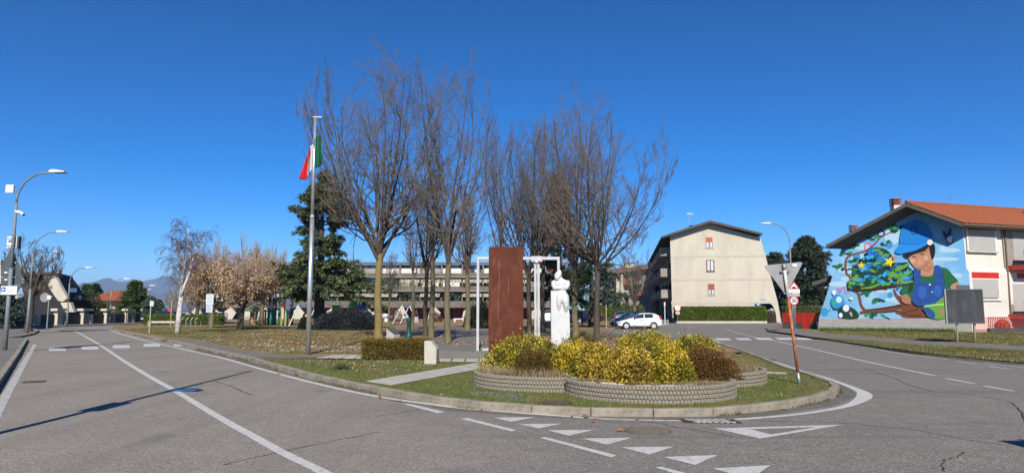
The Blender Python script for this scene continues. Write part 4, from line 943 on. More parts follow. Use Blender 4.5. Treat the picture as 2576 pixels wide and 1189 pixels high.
# ---- mural house
mh = VPlane((PX(2056, 57), 57), (PX(2441, 51), 51)); u_ = Vector((.95, .32, 0)).normalized()
house = thing('mural_house', 'white house with red tiled roof and a painted child on its blue gable wall', 'house', xy(mh.A))
def H(px, py, out=0.0): return mh.hit(px, py, out) - xy(mh.A)
def H0(px, z=.0, out=0.0):
    p = H(px, 800, out); p.z = z; return p
wallp = [H0(2057, .05), H(2060, 801), H(2118, 621), H(2284.5, 526), H(2421.5, 569), H(2431, 673.4), H(2438, 684), H(2443, 800), H0(2444, .05)]
b = MB(); b.prism(wallp, u_ * 9); b.build('wall', M['render_white'], house)
b = MB(); b.prism([H0(2056.5, .03, .05), H(2060, 801, .05), H(2443, 799, .05), H0(2444, .03, .05)], -mh.n * .04); b.build('plinth', M['plinth'], house)
b = MB(); b.poly([H(2060.5, 800.5, .006), H(2443, 799, .006), H(2438, 684, .006), H(2431, 673.4, .006), H(2421.5, 569, .006), H(2284.5, 526, .006), H(2118.5, 621, .006)])
M['mural_sky'] = mat('mural_sky_blue', (.11, .32, .56), .85, (.19, .41, .60), .28, c3=(.38, .52, .62), scale3=.55, f3=.55)
mural = b.build('mural_painting', M['mural_sky'], house)
# roof: two slabs laid from ridge to eaves
ro = 1.55
rl = [H(2077, 616, ro), H(2279, 510, ro)]; rr_ = [H(2279, 510, ro), H(2421, 560.5, ro)]
th = Vector((0, 0, -.28))
b = MB(); b.prism([rl[0], rl[1], rl[1] + th, rl[0] + th], u_ * 13); b.build('roof_slope', M['roof_dark'], house)
b = MB(); b.prism([rr_[0] + Vector((0, 0, .0)), rr_[1], rr_[1] + th, rr_[0] + th], u_ * 13); rs = b.build('roof_slope', M['roof_dark'], house)
# rows of roof tiles laid on the visible slope
sl_v = rr_[1] - rr_[0]; SL = sl_v.length; sd = sl_v.normalized(); up_ = u_.cross(sd).normalized(); up_ = up_ if up_.z > 0 else -up_
tile = None; nrow, ncol = 15, 20
for i in range(nrow):
    for j in range(ncol):
        c = rr_[0] + sd * (SL * (i + .5) / nrow) + u_ * (.05 + 12.6 * (j + .5) / ncol) + up_ * (.05 + rng.uniform(-.006, .006))
        Mx = Matrix.Translation(c) @ Matrix((u_, sd, up_)).transposed().to_4x4()
        if tile is None:
            b = MB(); hw, hl = 12.6 / ncol / 2, SL / nrow / 2 * 1.16
            for k in range(3):
                a0 = -hw + 2 * hw * k / 3; a1 = -hw + 2 * hw * (k + .5) / 3; a2 = -hw + 2 * hw * (k + .96) / 3
                b.add([(a0, -hl, -.03), (a1, -hl, .025), (a2, -hl, -.03), (a0, hl, -.005), (a1, hl, .05), (a2, hl, -.005)], [(0, 1, 4, 3), (1, 2, 5, 4), (3, 4, 5)])
            tile = b.build('tile', M['roof_red'], rs); tile.matrix_local = Mx
        else: dup(tile, rs, Mx)
b = MB(); b.tube([rr_[0] + Vector((0, 0, .06)), rr_[0] + u_ * 13 + Vector((0, 0, .06))], .13, 8); b.build('ridge_cap', M['roof_red'], house)
b = MB(); b.tube([rr_[1] + Vector((0, -.05, -.12)), rr_[1] + u_ * 12 + Vector((0, -.05, -.12))], .07, 8); b.build('gutter', M['brown_frame'], house)
for px_, py_, hh, w_ in ((2254, 534, .8, .6), (2148, 594, .4, .5)):
    p = H(px_, py_, -1.5); b = MB(); b.box(p.x, p.y, p.z + .15, w_, w_, hh); ch = b.build('chimney', M['render_white'], house)
    for k in range(3):
        b = MB(); b.box(p.x, p.y, p.z + .15 + hh / 2 + .1 + k * .2, w_ * 1.12, w_ * 1.12, .11); b.build('chimney_cap', M['roof_red'], ch)
b = MB(); q = rr_[0] + u_ * 11 + sd * .9 + up_ * .16; b.prism([q, q + u_ * 1.9, q + u_ * 1.9 + sd * 1.8, q + sd * 1.8], up_ * .06); b.build('solar_panel', M['glass'], house)
for px_, py_ in ((2262, 500), (2392, 507)):
    p = H(px_, py_, -2); b = MB(); b.tube([p + Vector((0, 0, -1.0)), p + Vector((0, 0, .5))], .02, 6); b.bar(p + Vector((-.3, 0, .3)), p + Vector((.5, 0, .5)), .03, .03)
    for k in range(4): b.bar(p + Vector((-.2 + k * .2, -.2, .33 + k * .05)), p + Vector((-.2 + k * .2, .2, .33 + k * .05)), .02, .02)
    b.build('antenna', M['steel'], house)
# side annexe with a dark lean-to roof
b = MB(); q0, q1 = H(2044, 709, -1.5), H(2090, 694, -1.5); b.prism([q0, q1, q1 + Vector((0, 0, -.35)), q0 + Vector((0, 0, -.35))], -mh.n * 3); b.build('lean_to_roof', M['roof_dark'], house)
b = MB(); q0, q1 = H(2067, 706, -2), H(2071, 706, -2); b.prism([Vector((q0.x, q0.y, .1)), q0, q1, Vector((q1.x, q1.y, .1))], -mh.n * .3); b.build('lean_to_post', mat('ochre_render', (.36, .24, .13), .9), house)
# white street side
fc = VPlane(xy(mh.A) + xy(H0(2443)), xy(mh.A) + xy(H0(2443)) + u_ * 10); nO = fc.n
def Fh(px, py, out=0.0): return fc.hit(px, py, out) - xy(mh.A)
def zz(x, y): return ((3250 + x / 1.6986) / 1.5901, (750 + y / 1.6986) / 1.5901)
def fbox(name, x0, y0, x1, y1, o0, o1, m, parent):
    """on the white side, from zoom corners"""
    a, c = Fh(*zz(x0, y1)), Fh(*zz(x1, y0)); O = xy(fc.A) - xy(mh.A)
    u0, u1 = (a - O).dot(fc.t), (c - O).dot(fc.t); b = MB(); obox(b, O, fc.t, nO, u0, u1, o0, o1, a.z, c.z); return b.build(name, m, parent)
for (x0, y0, x1, y1) in ((1055, 285, 1238, 428), (1085, 618, 1263, 758)):
    fr = fbox('window', x0 - 4, y0, x1 + 4, y1 + 4, .0, .05, M['white'], house); fbox('shutter', x0 + 6, y0 + 7, x1 - 8, y1 - (12 if y0 > 500 else 5), .052, .07, M['shutter_grey'], fr); fbox('window_sill', x0 - 8, y1 + 5, x1 + 14, y1 + 10, .0, .14, M['concrete_lt'], fr)
    if y0 > 500: fbox('pane', x0 + 6, y1 - 12, x1 - 8, y1 - 4, .052, .06, M['brown_frame'], fr)
fbox('window_panel', 1078, 577, 1259, 613, .0, .07, M['red'], house)
fbox('window_panel', 1055, 258, 1240, 282, .0, .05, M['brown_frame'], house)
b = MB(); b.tube([Fh(*zz(1306, 275), .10), Fh(*zz(1350, 875), .10)], .055, 8); b.build('downpipe', M['brown_frame'], house)
for yt, yb, yr in ((290, 540, 432), (600, 862, 770)):
    fbox('loggia_shade', 1356 - (50 if yt < 400 else 8), yt - 20, 1600, yb, .004, .02, M['balcony'], house)  # flat darker panel, the recess shade put into its colour
    fbox('loggia_shutter', 1370, yt + 15, 1600, yb - 6, .022, .05, M['shutter_grey'], house)
    fbox('balcony_slab', 1330, yb - 2, 1600, yb + 22, .0, 1.25, M['redframe'], house)
    rl_ = fbox('balcony_rail', 1330, yr - 4, 1600, yr + 4, 1.2, 1.25, M['redframe'], house)
    for k in range(22): fbox('baluster', 1332 + k * 12, yr + 4, 1334.5 + k * 12, yb - 2, 1.21, 1.235, M['redframe'], rl_)
fbox('window_panel', 1385, 585, 1600, 615, .055, .09, M['red'], house)
fbox('basement_wall', 1090, 876, 1600, 990, .05, .10, mat('pink_wall', (.60, .40, .36), .9, (.52, .34, .31), 1), house)
# ---- the painting itself: flat layers of paint
MP = {}
def paint(c, name):
    k = (name, c)
    if k not in MP: MP[k] = mat('mural_' + name, c, .85)
    return MP[k]
layer = [0]
def dab(pts, c, name, smooth=0):
    layer[0] += 1; out = .008 + layer[0] * .0004
    P = [zz(*p) for p in pts]
    if smooth:
        q = [Vector((x, y, 0)) for x, y in P]; n = len(q); r_ = []
        for i in range(n):
            for k in range(smooth):
                t = k / smooth; p0, p1, p2, p3 = q[i - 1], q[i], q[(i + 1) % n], q[(i + 2) % n]
                r_.append(.5 * ((2 * p1) + (p2 - p0) * t + (2 * p0 - 5 * p1 + 4 * p2 - p3) * t * t + (3 * p1 - p0 - 3 * p2 + p3) * t ** 3))
        P = [(v.x, v.y) for v in r_]
    b = MB(); b.poly([H(x, y, out) for x, y in P]); return b.build(name, paint(c, name), mural)
def blob(x, y, rx, ry, c, name, n=14, a=0.0):
    return dab([(x + rx * math.cos(t * 6.2832 / n) * math.cos(a) - ry * math.sin(t * 6.2832 / n) * math.sin(a), y + rx * math.cos(t * 6.2832 / n) * math.sin(a) + ry * math.sin(t * 6.2832 / n) * math.cos(a)) for t in range(n)], c, name)
def stroke(pts, w0, w1, c, name):
    q = smooth_line([(p[0], p[1]) for p in pts], 5); k = len(q); L1, R1 = [], []
    for i, p in enumerate(q):
        t = q[min(i + 1, k - 1)] - q[max(i - 1, 0)]; t.normalize(); wv_ = (w0 + (w1 - w0) * i / (k - 1)) / 2; s = Vector((-t.y, t.x, 0)) * wv_
        L1.append((p.x + s.x, p.y + s.y)); R1.append((p.x - s.x, p.y - s.y))
    layer[0] += 1; out = .008 + layer[0] * .0004; b = MB()
    V = [H(*zz(*p), out) for pr in zip(L1, R1) for p in pr]; b.add(V, [(2 * i, 2 * i + 1, 2 * i + 3, 2 * i + 2) for i in range(k - 1)]); return b.build(name, paint(c, name), mural)
WHT, SKY, BLU, DBL, GRN, DGR, LGR, BRN, DBR, SKN, DSK, BLK, YEL, PNK = (.60, .63, .66), (.035, .23, .46), (.01, .14, .46), (.010, .035, .14), (.010, .10, .04), (.005, .038, .022), (.11, .27, .04), (.14, .045, .02), (.05, .016, .010), (.40, .20, .115), (.31, .15, .085), (.008, .008, .012), (.70, .48, .02), (.60, .08, .16)
for x, y, rx, ry in ((930, 425, 75, 16), (900, 485, 100, 13), (890, 405, 30, 14), (975, 597, 45, 16), (330, 480, 70, 30), (250, 560, 80, 24), (545, 330, 60, 55), (250, 620, 60, 16), (180, 655, 70, 20), (640, 300, 26, 22), (330, 400, 60, 24), (560, 760, 70, 18), (480, 700, 60, 14)):
    blob(x, y, rx, ry, (.33, .50, .62), 'cloud')
for x, y, r_ in ((82, 845, 26), (115, 832, 8), (60, 815, 6), (527, 730, 18), (522, 388, 24), (340, 600, 30), (300, 470, 26), (620, 590, 18)): blob(x, y, r_, r_ * 1.15, SKY, 'bubble')
# tree limbs
stroke([(320, 850), (360, 842), (330, 800), (310, 720), (270, 690), (255, 610), (230, 580), (225, 500), (250, 465), (310, 445), (360, 430), (420, 385), (460, 340), (500, 318), (540, 300)], 22, 7, BRN, 'tree_limb')
stroke([(340, 845), (450, 832), (540, 820), (620, 805), (700, 800), (770, 850)], 26, 50, BRN, 'tree_limb')
stroke([(365, 830), (450, 822), (560, 808), (650, 790)], 8, 14, DBR, 'bark_shade')
stroke([(360, 850), (470, 848), (600, 838), (640, 850)], 6, 12, DBR, 'bark_shade')
dab([(560, 850), (600, 835), (640, 790), (690, 770), (730, 800), (770, 840), (800, 884), (630, 884), (600, 868)], BRN, 'tree_limb', 3)
dab([(600, 790), (560, 740), (548, 690), (560, 690), (580, 730), (630, 745), (665, 775), (690, 800), (640, 815)], BRN, 'tree_limb', 3)
for a in ((610, 860, 740, 866), (640, 840, 720, 820), (655, 872, 780, 878), (600, 850, 650, 842)): stroke([(a[0], a[1]), ((a[0] + a[2]) / 2, (a[1] + a[3]) / 2 + 6), (a[2], a[3])], 5, 7, DBR, 'bark_shade')
stroke([(715, 800), (722, 770), (735, 745)], 9, 4, BRN, 'tree_limb')
blob(465, 310, 28, 24, DBR, 'limb_loop'); blob(465, 312, 17, 13, (.27, .50, .68), 'loop_gap')
stroke([(355, 420), (360, 385), (378, 372), (392, 392), (385, 430)], 9, 9, PNK, 'flourish'); stroke([(165, 680), (190, 705), (180, 712), (215, 672), (225, 715), (250, 715)], 8, 6, PNK, 'flourish'); stroke([(520, 450), (545, 470), (575, 478)], 14, 8, PNK, 'flourish'); stroke([(420, 700), (450, 688), (500, 694)], 14, 10, PNK, 'flourish')
r4 = random.Random(14)
for cx_, cy_, n_ in ((275, 400, 7), (225, 450, 4), (185, 540, 6), (265, 500, 6), (275, 545, 6), (555, 240, 4), (530, 270, 4), (560, 300, 4), (410, 340, 4), (495, 375, 3), (370, 720, 6), (445, 765, 8), (400, 868, 6), (510, 880, 2), (585, 262, 3)):
    for k in range(n_): blob(cx_ + r4.uniform(-34, 34), cy_ + r4.uniform(-14, 14), r4.uniform(13, 25), r4.uniform(6, 12), r4.choice((GRN, DGR, GRN, (.03, .22, .08))), 'leaf_dab', 8, r4.uniform(-.6, .6))
# the crowded green and blue lettering shapes: interlocking wild pieces
dab([(235, 690), (250, 620), (300, 560), (290, 520), (350, 500), (370, 420), (430, 405), (500, 420), (540, 460), (565, 510), (650, 505), (655, 540), (690, 570), (680, 650), (600, 668), (480, 690), (340, 705)], DGR, 'lettering_shape', 2)
for i in range(150):
    u0 = r4.random(); x = 255 + 415 * u0; y = 672 - float(np.interp(u0, [0, .12, .3, .45, .6, .75, 1], [60, 150, 250, 255, 215, 165, 120])) * r4.random(); s = r4.uniform(13, 27); a = r4.uniform(-1.2, .6)
    cs, sn = math.cos(a), math.sin(a); q = [(-1.3, -.3), (-.2, -.55), (1.4, -.15), (.6, .15), (.9, .5), (-.4, .35), (-1.0, .6)]
    dab([(x + s * (p[0] * cs - p[1] * sn), y + s * (p[0] * sn + p[1] * cs)) for p in q], r4.choice((BLU, BLU, (.02, .32, .72), GRN, LGR, LGR, DBL, (.05, .28, .10), BLK)), 'lettering_piece')
for x0, y0, x1, y1 in ((570, 545, 655, 515), (560, 560, 650, 525), (600, 640, 680, 635), (330, 690, 470, 650), (520, 600, 640, 585)): stroke([(x0, y0), ((x0 + x1) / 2, (y0 + y1) / 2 + 6), (x1, y1)], 20, 12, LGR, 'lettering_stroke')
stroke([(240, 690), (400, 690), (500, 672), (690, 655)], 10, 12, DBR, 'bark_shade')
def star(cx_, cy_, r_, a): 
    dab([(cx_ + (r_ if k % 2 == 0 else r_ * .42) * 1.15 * math.sin(a + k * math.pi / 5), cy_ - (r_ if k % 2 == 0 else r_ * .42) * math.cos(a + k * math.pi / 5)) for k in range(10)], YEL, 'star')
star(523, 503, 38, .35); star(332, 527, 26, .1)
# child: arms, shirt, dungarees, face, hair, cap
dab([(600, 690), (630, 670), (690, 640), (705, 560), (740, 545), (830, 545), (905, 545), (950, 590), (990, 640), (945, 672), (935, 700), (890, 720), (860, 790), (700, 790), (660, 740), (605, 720)], GRN, 'shirt', 3)
dab([(655, 660), (690, 640), (680, 700), (650, 720)], DGR, 'shirt_shade'); dab([(880, 560), (900, 640), (890, 720), (875, 650)], DGR, 'shirt_shade')
dab([(940, 665), (985, 640), (1000, 660), (985, 700), (950, 700), (942, 690)], SKN, 'arm', 2); dab([(605, 735), (640, 722), (668, 755), (665, 790), (625, 785), (605, 765)], DSK, 'arm', 2); dab([(870, 770), (880, 730), (905, 715), (905, 790), (890, 795)], SKN, 'hand', 2); dab([(876, 778), (884, 768), (905, 772), (905, 792), (888, 796)], DSK, 'hand_shade')
dab([(735, 600), (740, 545), (735, 520), (810, 490), (825, 535), (815, 595), (775, 602)], SKN, 'neck', 2); dab([(742, 560), (790, 575), (820, 545), (812, 520), (770, 556), (740, 545)], DSK, 'neck_shade')
dab([(688, 555), (725, 545), (738, 600), (740, 640), (830, 640), (828, 600), (826, 530), (870, 535), (885, 600), (905, 690), (900, 725), (872, 760), (830, 790), (740, 805), (690, 790), (675, 740), (695, 670), (690, 610)], (.014, .06, .24), 'dungarees', 2)
for a in ((690, 660, 885, 655), (795, 650, 800, 780), (705, 610, 735, 606), (830, 605, 878, 600), (720, 700, 735, 790), (860, 690, 850, 760)): stroke([(a[0], a[1]), ((a[0] + a[2]) / 2, (a[1] + a[3]) / 2), (a[2], a[3])], 4, 4, DBL, 'seam')
blob(745, 710, 30, 45, (.022, .095, .33), 'denim_light'); blob(850, 700, 26, 40, (.022, .095, .33), 'denim_light'); blob(797, 658, 7, 7, (.5, .5, .5), 'button'); blob(812, 708, 5, 5, (.5, .5, .5), 'button')
dab([(742, 640), (738, 598), (775, 604), (815, 598), (826, 600), (828, 640), (790, 645)], GRN, 'shirt_front', 2)
dab([(650, 470), (670, 510), (700, 545), (735, 558), (760, 552), (790, 520), (812, 470), (815, 430), (790, 390), (720, 400), (660, 440)], SKN, 'face', 3)
dab([(655, 470), (700, 455), (740, 445), (800, 430), (800, 395), (740, 400), (660, 440)], DSK, 'brow_shade', 2); dab([(700, 545), (735, 558), (770, 548), (800, 505), (780, 500), (740, 530)], DSK, 'cheek_shade', 2)
blob(680, 497, 17, 16, (.50, .29, .19), 'cheek'); blob(770, 478, 17, 14, (.50, .29, .19), 'cheek'); blob(728, 497, 13, 9, (.46, .25, .16), 'nose'); blob(735, 518, 20, 9, (.50, .29, .22), 'mouth'); blob(736, 519, 14, 3, DSK, 'lips'); blob(690, 470, 15, 4, DBR, 'eye'); blob(745, 452, 17, 4, DBR, 'eye'); 
dab([(615, 455), (640, 478), (660, 470), (690, 452), (760, 432), (790, 402), (798, 440), (805, 470), (815, 490), (830, 460), (834, 410), (815, 375), (740, 400), (640, 440)], BLK, 'hair', 2)
dab([(600, 390), (598, 310), (620, 255), (670, 228), (720, 222), (765, 245), (795, 280), (815, 330), (812, 365), (780, 380), (700, 385)], (.008, .17, .50), 'cap_crown', 3)
dab([(560, 440), (575, 405), (605, 378), (690, 385), (760, 370), (800, 352), (790, 375), (745, 405), (690, 430), (640, 440), (600, 450)], (.010, .21, .60), 'cap_peak', 2)
stroke([(602, 378), (680, 386), (750, 372), (805, 350)], 8, 6, (.008, .12, .38), 'cap_seam'); dab([(720, 240), (765, 248), (812, 330), (806, 345), (770, 330), (740, 280)], (.008, .18, .50), 'cap_shade', 2)
blob(690, 292, 26, 30, (.006, .07, .24), 'cap_badge'); blob(690, 292, 16, 19, (.010, .24, .62), 'badge_mark'); blob(692, 292, 7, 11, (.006, .07, .24), 'badge_mark')
for k in range(8): blob(798 + 12 * math.cos(k * .785), 372 + 12 * math.sin(k * .785), 8, 8, WHT, 'petal', 8)
blob(798, 372, 7, 7, YEL, 'flower_centre')
# butterfly shape, basket, globe creature
dab([(885, 290), (900, 298), (915, 320), (930, 280), (945, 282), (940, 330), (958, 350), (950, 378), (930, 384), (912, 368), (905, 350), (890, 320)], (.02, .035, .09), 'butterfly_wing', 2); dab([(915, 340), (940, 326), (952, 350), (945, 374), (926, 374), (915, 358)], (.60, .66, .70), 'butterfly_panel', 2)
dab([(745, 815), (790, 800), (830, 790), (870, 755), (905, 750), (905, 884), (800, 884), (770, 850)], LGR, 'basket', 2); dab([(745, 815), (790, 815), (830, 850), (830, 884), (800, 884), (770, 850)], (.012, .07, .24), 'basket_shade', 2); stroke([(760, 806), (830, 796), (905, 790)], 12, 12, (.26, .52, .10), 'basket_rim'); blob(880, 845, 12, 12, PNK, 'basket_badge')
blob(170, 775, 46, 52, (.02, .22, .50), 'globe'); blob(180, 760, 20, 22, (.45, .60, .68), 'globe_land'); blob(150, 780, 14, 22, (.05, .28, .14), 'globe_land'); dab([(175, 830), (210, 800), (270, 815), (310, 850), (310, 884), (205, 884)], DGR, 'globe_stand', 2); blob(228, 818, 22, 24, (.60, .60, .62), 'grey_shape'); blob(146, 712, 12, 18, (.62, .64, .66), 'grey_shape'); blob(192, 866, 13, 17, WHT, 'grey_shape'); blob(262, 858, 8, 18, (.55, .25, .28), 'pink_shape', 10, -.4); blob(262, 752, 13, 9, (.62, .56, .42), 'grey_shape'); stroke([(140, 822), (185, 815), (225, 785)], 5, 5, DBL, 'globe_ring')
# ---- low red roofed house far down the road
rh = thing('red_roof_house', 'low pale house with a hipped red roof at the far road end', 'house', (PX(272, 118), 118, 0)); hw = (PX(316, 118) - PX(228, 118)) / 2; ze, zr = D(0, 756, 118).z, D(0, 729, 118).z
b = MB(); b.box(-1.0, 3, ze / 2, hw * 1.5, 8, ze); b.build('wall', mat('cream_wall', (.46, .38, .27), .9), rh); b = MB(); b.box(-2.5, -1.05, ze * .58, hw * .9, .1, ze * .45); b.build('porch_shade', M['dark'], rh)  # near-black panel on the wall paints the porch shade
b = MB(); e = [(-hw, -2.6, ze), (hw, -2.6, ze), (hw, 8, ze), (-hw, 8, ze)]; b.add(e + [(-hw * .25, 3, zr), (hw * .25, 3, zr)], [(0, 1, 5, 4), (1, 2, 5), (2, 3, 4, 5), (3, 0, 4), (3, 2, 1, 0)]); b.build('roof', M['roof_red'], rh)
b = MB(); b.box(hw * .55, -1.06, ze * .5, hw * .35, .12, ze * .4); b.build('window', mat('peach_wall', (.55, .40, .30), .9), rh)
# ---- slanted concrete row house and garden walls along the road on that side
sh = thing('slanted_house', 'dark roofed concrete house with a long leaning pale fin', 'house', (-53.5, 80, 0))
def S(x, y, yy=80.0): p = D(((x / 2.972)) / 1.5901, (1000 + y / 2.972) / 1.5901, yy); return Vector((p.x + 53.5, yy - 80, max(p.z, 0)))
b = MB(); b.prism([S(505, 290), S(640, 270), S(715, 420), S(800, 570), S(740, 612), S(690, 600), S(600, 470)], (0, .5, 0)); b.build('leaning_fin', M['concrete'], sh)
b = MB(); b.prism([S(715, 622), S(835, 618), S(880, 735), S(780, 735)], (0, .5, 0)); b.build('leaning_fin', M['concrete'], sh)
fr_p = [(300, 285), (632, 284), (708, 422), (790, 570), (735, 612), (868, 735), (868, 905)]; bk_p = [(560, 325), (858, 322), (948, 442), (1008, 600), (958, 640), (962, 735), (962, 885)]
fv = [S(x, y, 80.55) for x, y in fr_p] + [S(250, 905, 80.55)]; bv = [S(x, y, 88.5) for x, y in bk_p] + [S(400, 885, 88.5)]
b = MB(); n_ = len(fv); b.add(fv + bv, [tuple(range(n_)), tuple(range(2 * n_ - 1, n_ - 1, -1))] + [(i, i + n_, (i + 1) % n_ + n_, (i + 1) % n_) for i in range(n_)]); b.build('wall', mat('shade_dark_wall', (.026, .026, .030), .9, (.018, .018, .022), .6), sh)  # near-black colour paints in the shade lying on this house
b = MB(); tp = [S(290, 258, 79.7), S(648, 262, 79.7), S(866, 310, 88.9), S(560, 306, 88.9)]; b.prism(tp, (0, 0, -.25)); b.build('roof', M['roof_dark'], sh)
for x, y, w2, h2 in ((460, 440, 90, 24), (505, 545, 120, 12)):
    b = MB(); b.prism([S(x, y, 80.5), S(x + w2, y, 80.5), S(x + w2, y + h2, 80.5), S(x, y + h2, 80.5)], (0, .04, 0)); b.build('window', M['balcony'], sh)
for (x0, y0, x1, y1) in ((815, 450, 905, 530), (860, 540, 960, 590)):
    b = MB(); q = [S(x0, y0, 83.4), S(x1, y0, 86.5), S(x1, y1, 86.5), S(x0, y1, 83.4)]; b.prism(q, (.12, -.05, 0)); b.build('window', M['glass'], sh)
b = MB(); p = S(690, 268, 83); b.box(p.x, p.y, p.z - .1, .6, .6, .9); b.build('chimney', M['concrete'], sh)
sh2 = thing('slanted_house', 'pale concrete house edge half hidden behind the road sign backs', 'house', (-48, 60, 0))
def S2(x, y, yy=60): p = D(((x / 2.972)) / 1.5901, (1000 + y / 2.972) / 1.5901, yy); return Vector((p.x + 48, yy - 60, max(0, p.z)))
b = MB(); b.prism([S2(-260, 120), S2(8, 110), S2(12, 230), S2(60, 420), S2(215, 560), S2(205, 590), S2(110, 595), S2(-260, 640)], (0, .5, 0)); b.build('leaning_fin', M['concrete'], sh2)
b = MB(); b.prism([S2(-400, 130, 61), S2(-30, 150, 61), S2(20, 420, 61), S2(20, 950, 61), S2(-400, 950, 61)], (-4, 6, 0)); b.build('wall', M['concrete_dk'], sh2)
M['gw'] = mat('garden_wall_dark', (.075, .070, .062), .9, (.05, .047, .043), 1); M['gate_pale'] = mat('gate_concrete', (.54, .48, .39), .9, (.44, .39, .31), 1.5)
for i in range(8):
    y0 = 67.5 + i * 4.6; x = -50.2
    t = thing('garden_gate', ('first', 'second', 'third', 'fourth', 'fifth', 'sixth', 'seventh', 'eighth')[i] + ' pale canopied garden gate along the road, counted from the lamp post with road signs', 'gate', (x, y0, .05), 0, 'canopied garden gates along the road')
    b = MB(); b.box(-.3, 0, 1.72, .75, 2.0, .27); b.build('canopy', M['gate_pale'], t)
    b = MB(); b.box(-.3, -.55, .79, .45, .22, 1.58); b.build('gate_pier', M['gate_pale'], t)
    b = MB(); b.box(-.25, .95, .6, .4, .55, 1.2); b.build('meter_box', M['gate_pale'] if i % 2 else M['balcony'], t)
    b = MB()
    for k in range(6): b.box(-.3, -.36 + k * .18, .7, .04, .05, 1.4)
    b.build('gate_leaf', M['steel'], t, kind='stuff')
    b = MB(); b.box(-.5, 2.5, .6, .25, 2.6, 1.2); b.build('garden_wall', M['gw'], t)
# ---- red gate and picket fence beside the mural house
gp = VPlane((PX(1963, 61), 61), (PX(2057, 58.5), 58.5)); M['fence_red'] = mat('fence_red', (.42, .022, .014), .5, (.33, .018, .012), 3); rg = thing('red_fence', 'bright red metal picket fence and gate on a low wall darkened as shade', 'fence', xy(gp.A)); Wg = gp.w; zt_ = gp.hit(2010, 785.5).z
O = Vector((0, 0, 0)); b = MB(); obox(b, O, gp.t, gp.n, 0, Wg - .3, -.2, 0, 0, .62); b.build('low_wall', M['gw'], rg)  # wall coloured dark to paint the shadow below the slats
b = MB(); obox(b, O, gp.t, gp.n, Wg - .28, Wg + .1, -.25, .05, 0, .72); b.build('gate_pier', M['render_white'], rg)
for k in range(26):
    u = .05 + k * (Wg - .1) / 26; dark = 7 < k < 14
    b = MB(); obox(b, O, gp.t, gp.n, u, u + .085, .005, .03, .08 if 14 <= k < 19 else .60, zt_ - (.0 if k % 2 else .03)); b.build('slat', M['fence_red'], rg)
for z in (.75, zt_ - .2):
    b = MB(); obox(b, O, gp.t, gp.n, 0, Wg, -.03, .003, z, z + .05); b.build('fence_rail', M['redframe'], rg)
b = MB(); obox(b, O, gp.t, gp.n, .55 * Wg, .68 * Wg, -.015, .033, .1, zt_ - .05); b.build('gate_panel', M['fence_red'], rg)
# ---- railing before the white side of the house
rf = VPlane(xy(mh.A) + xy(H0(2432)) + nO * 1.6, xy(mh.A) + xy(H0(2432)) + nO * 1.6 + u_ * 9); fe = thing('railing_fence', 'thin dark red upright railing on a low wall before the white house', 'fence', xy(rf.A))
b = MB(); obox(b, O, rf.t, rf.n, 0, 9, -.1, .1, .05, .42); b.build('low_wall', M['gw'], fe)
ztop = rf.hit(2500, 796).z; bar = None
for k in range(50):
    b = MB(); obox(b, O, rf.t, rf.n, .05 + k * .18, .085 + k * .18, -.015, .015, .42, ztop); b.build('railing_bar', M['redframe'], fe)
for z in (.55, ztop - .12):
    b = MB(); obox(b, O, rf.t, rf.n, 0, 9, -.022, -.017, z, z + .04); b.build('fence_rail', M['redframe'], fe)
p = rf.pt(2.7, 0, -.9); t = thing('covered_object', 'rounded red cover standing behind the thin railing', 'red cover', (p.x, p.y, .05)); MB().ball((0, 0, .42), .5, .45, .6, 14, 8).build('cover', M['redframe'], t, True)
# ---- mountains
def hill(label, y, prof, seed, col):
    r = np.random.default_rng(seed); xs = np.array([PX(p[0], y) for p in prof]); hs = np.array([max(2.0, D(0, p[1], y).z) for p in prof]); n = 90; X = np.linspace(xs[0], xs[-1], n); Hh = np.interp(X, xs, hs) * (1 + .03 * r.normal(size=n)) ; rows = []
    for k, (dy, hf) in enumerate(((-1500, -.02), (-1000, .28), (-600, .52), (-250, .8), (0, 1.0), (700, .5), (1500, 0))): rows.append(np.stack([X + r.normal(size=n) * 20, np.full(n, y + dy) + r.normal(size=n) * 60 * (k != 4), Hh * hf * (1 + .10 * r.normal(size=n) * (k not in (4,)))], 1))
    V = np.concatenate(rows); F = np.array([(a * n + i, a * n + i + 1, (a + 1) * n + i + 1, (a + 1) * n + i) for a in range(6) for i in range(n - 1)]); o = np_mesh('mountain', V, F, col, None, True, 'structure'); return o
M['forest_hill'] = mat('wooded_mountain', (.045, .055, .035), .95, (.07, .07, .045), .004)
hill('a', 7600, [(-300, 760), (-100, 745), (60, 740), (180, 728), (225, 712), (262, 700), (275, 697), (290, 706), (330, 712), (380, 735), (440, 760), (520, 775)], 2, M['forest_hill'])
hill('b', 9200, [(260, 772), (300, 730), (340, 712), (375, 703), (412, 694), (450, 700), (500, 716), (560, 730), (640, 742), (760, 752), (900, 764), (1100, 772)], 3, M['forest_hill'])
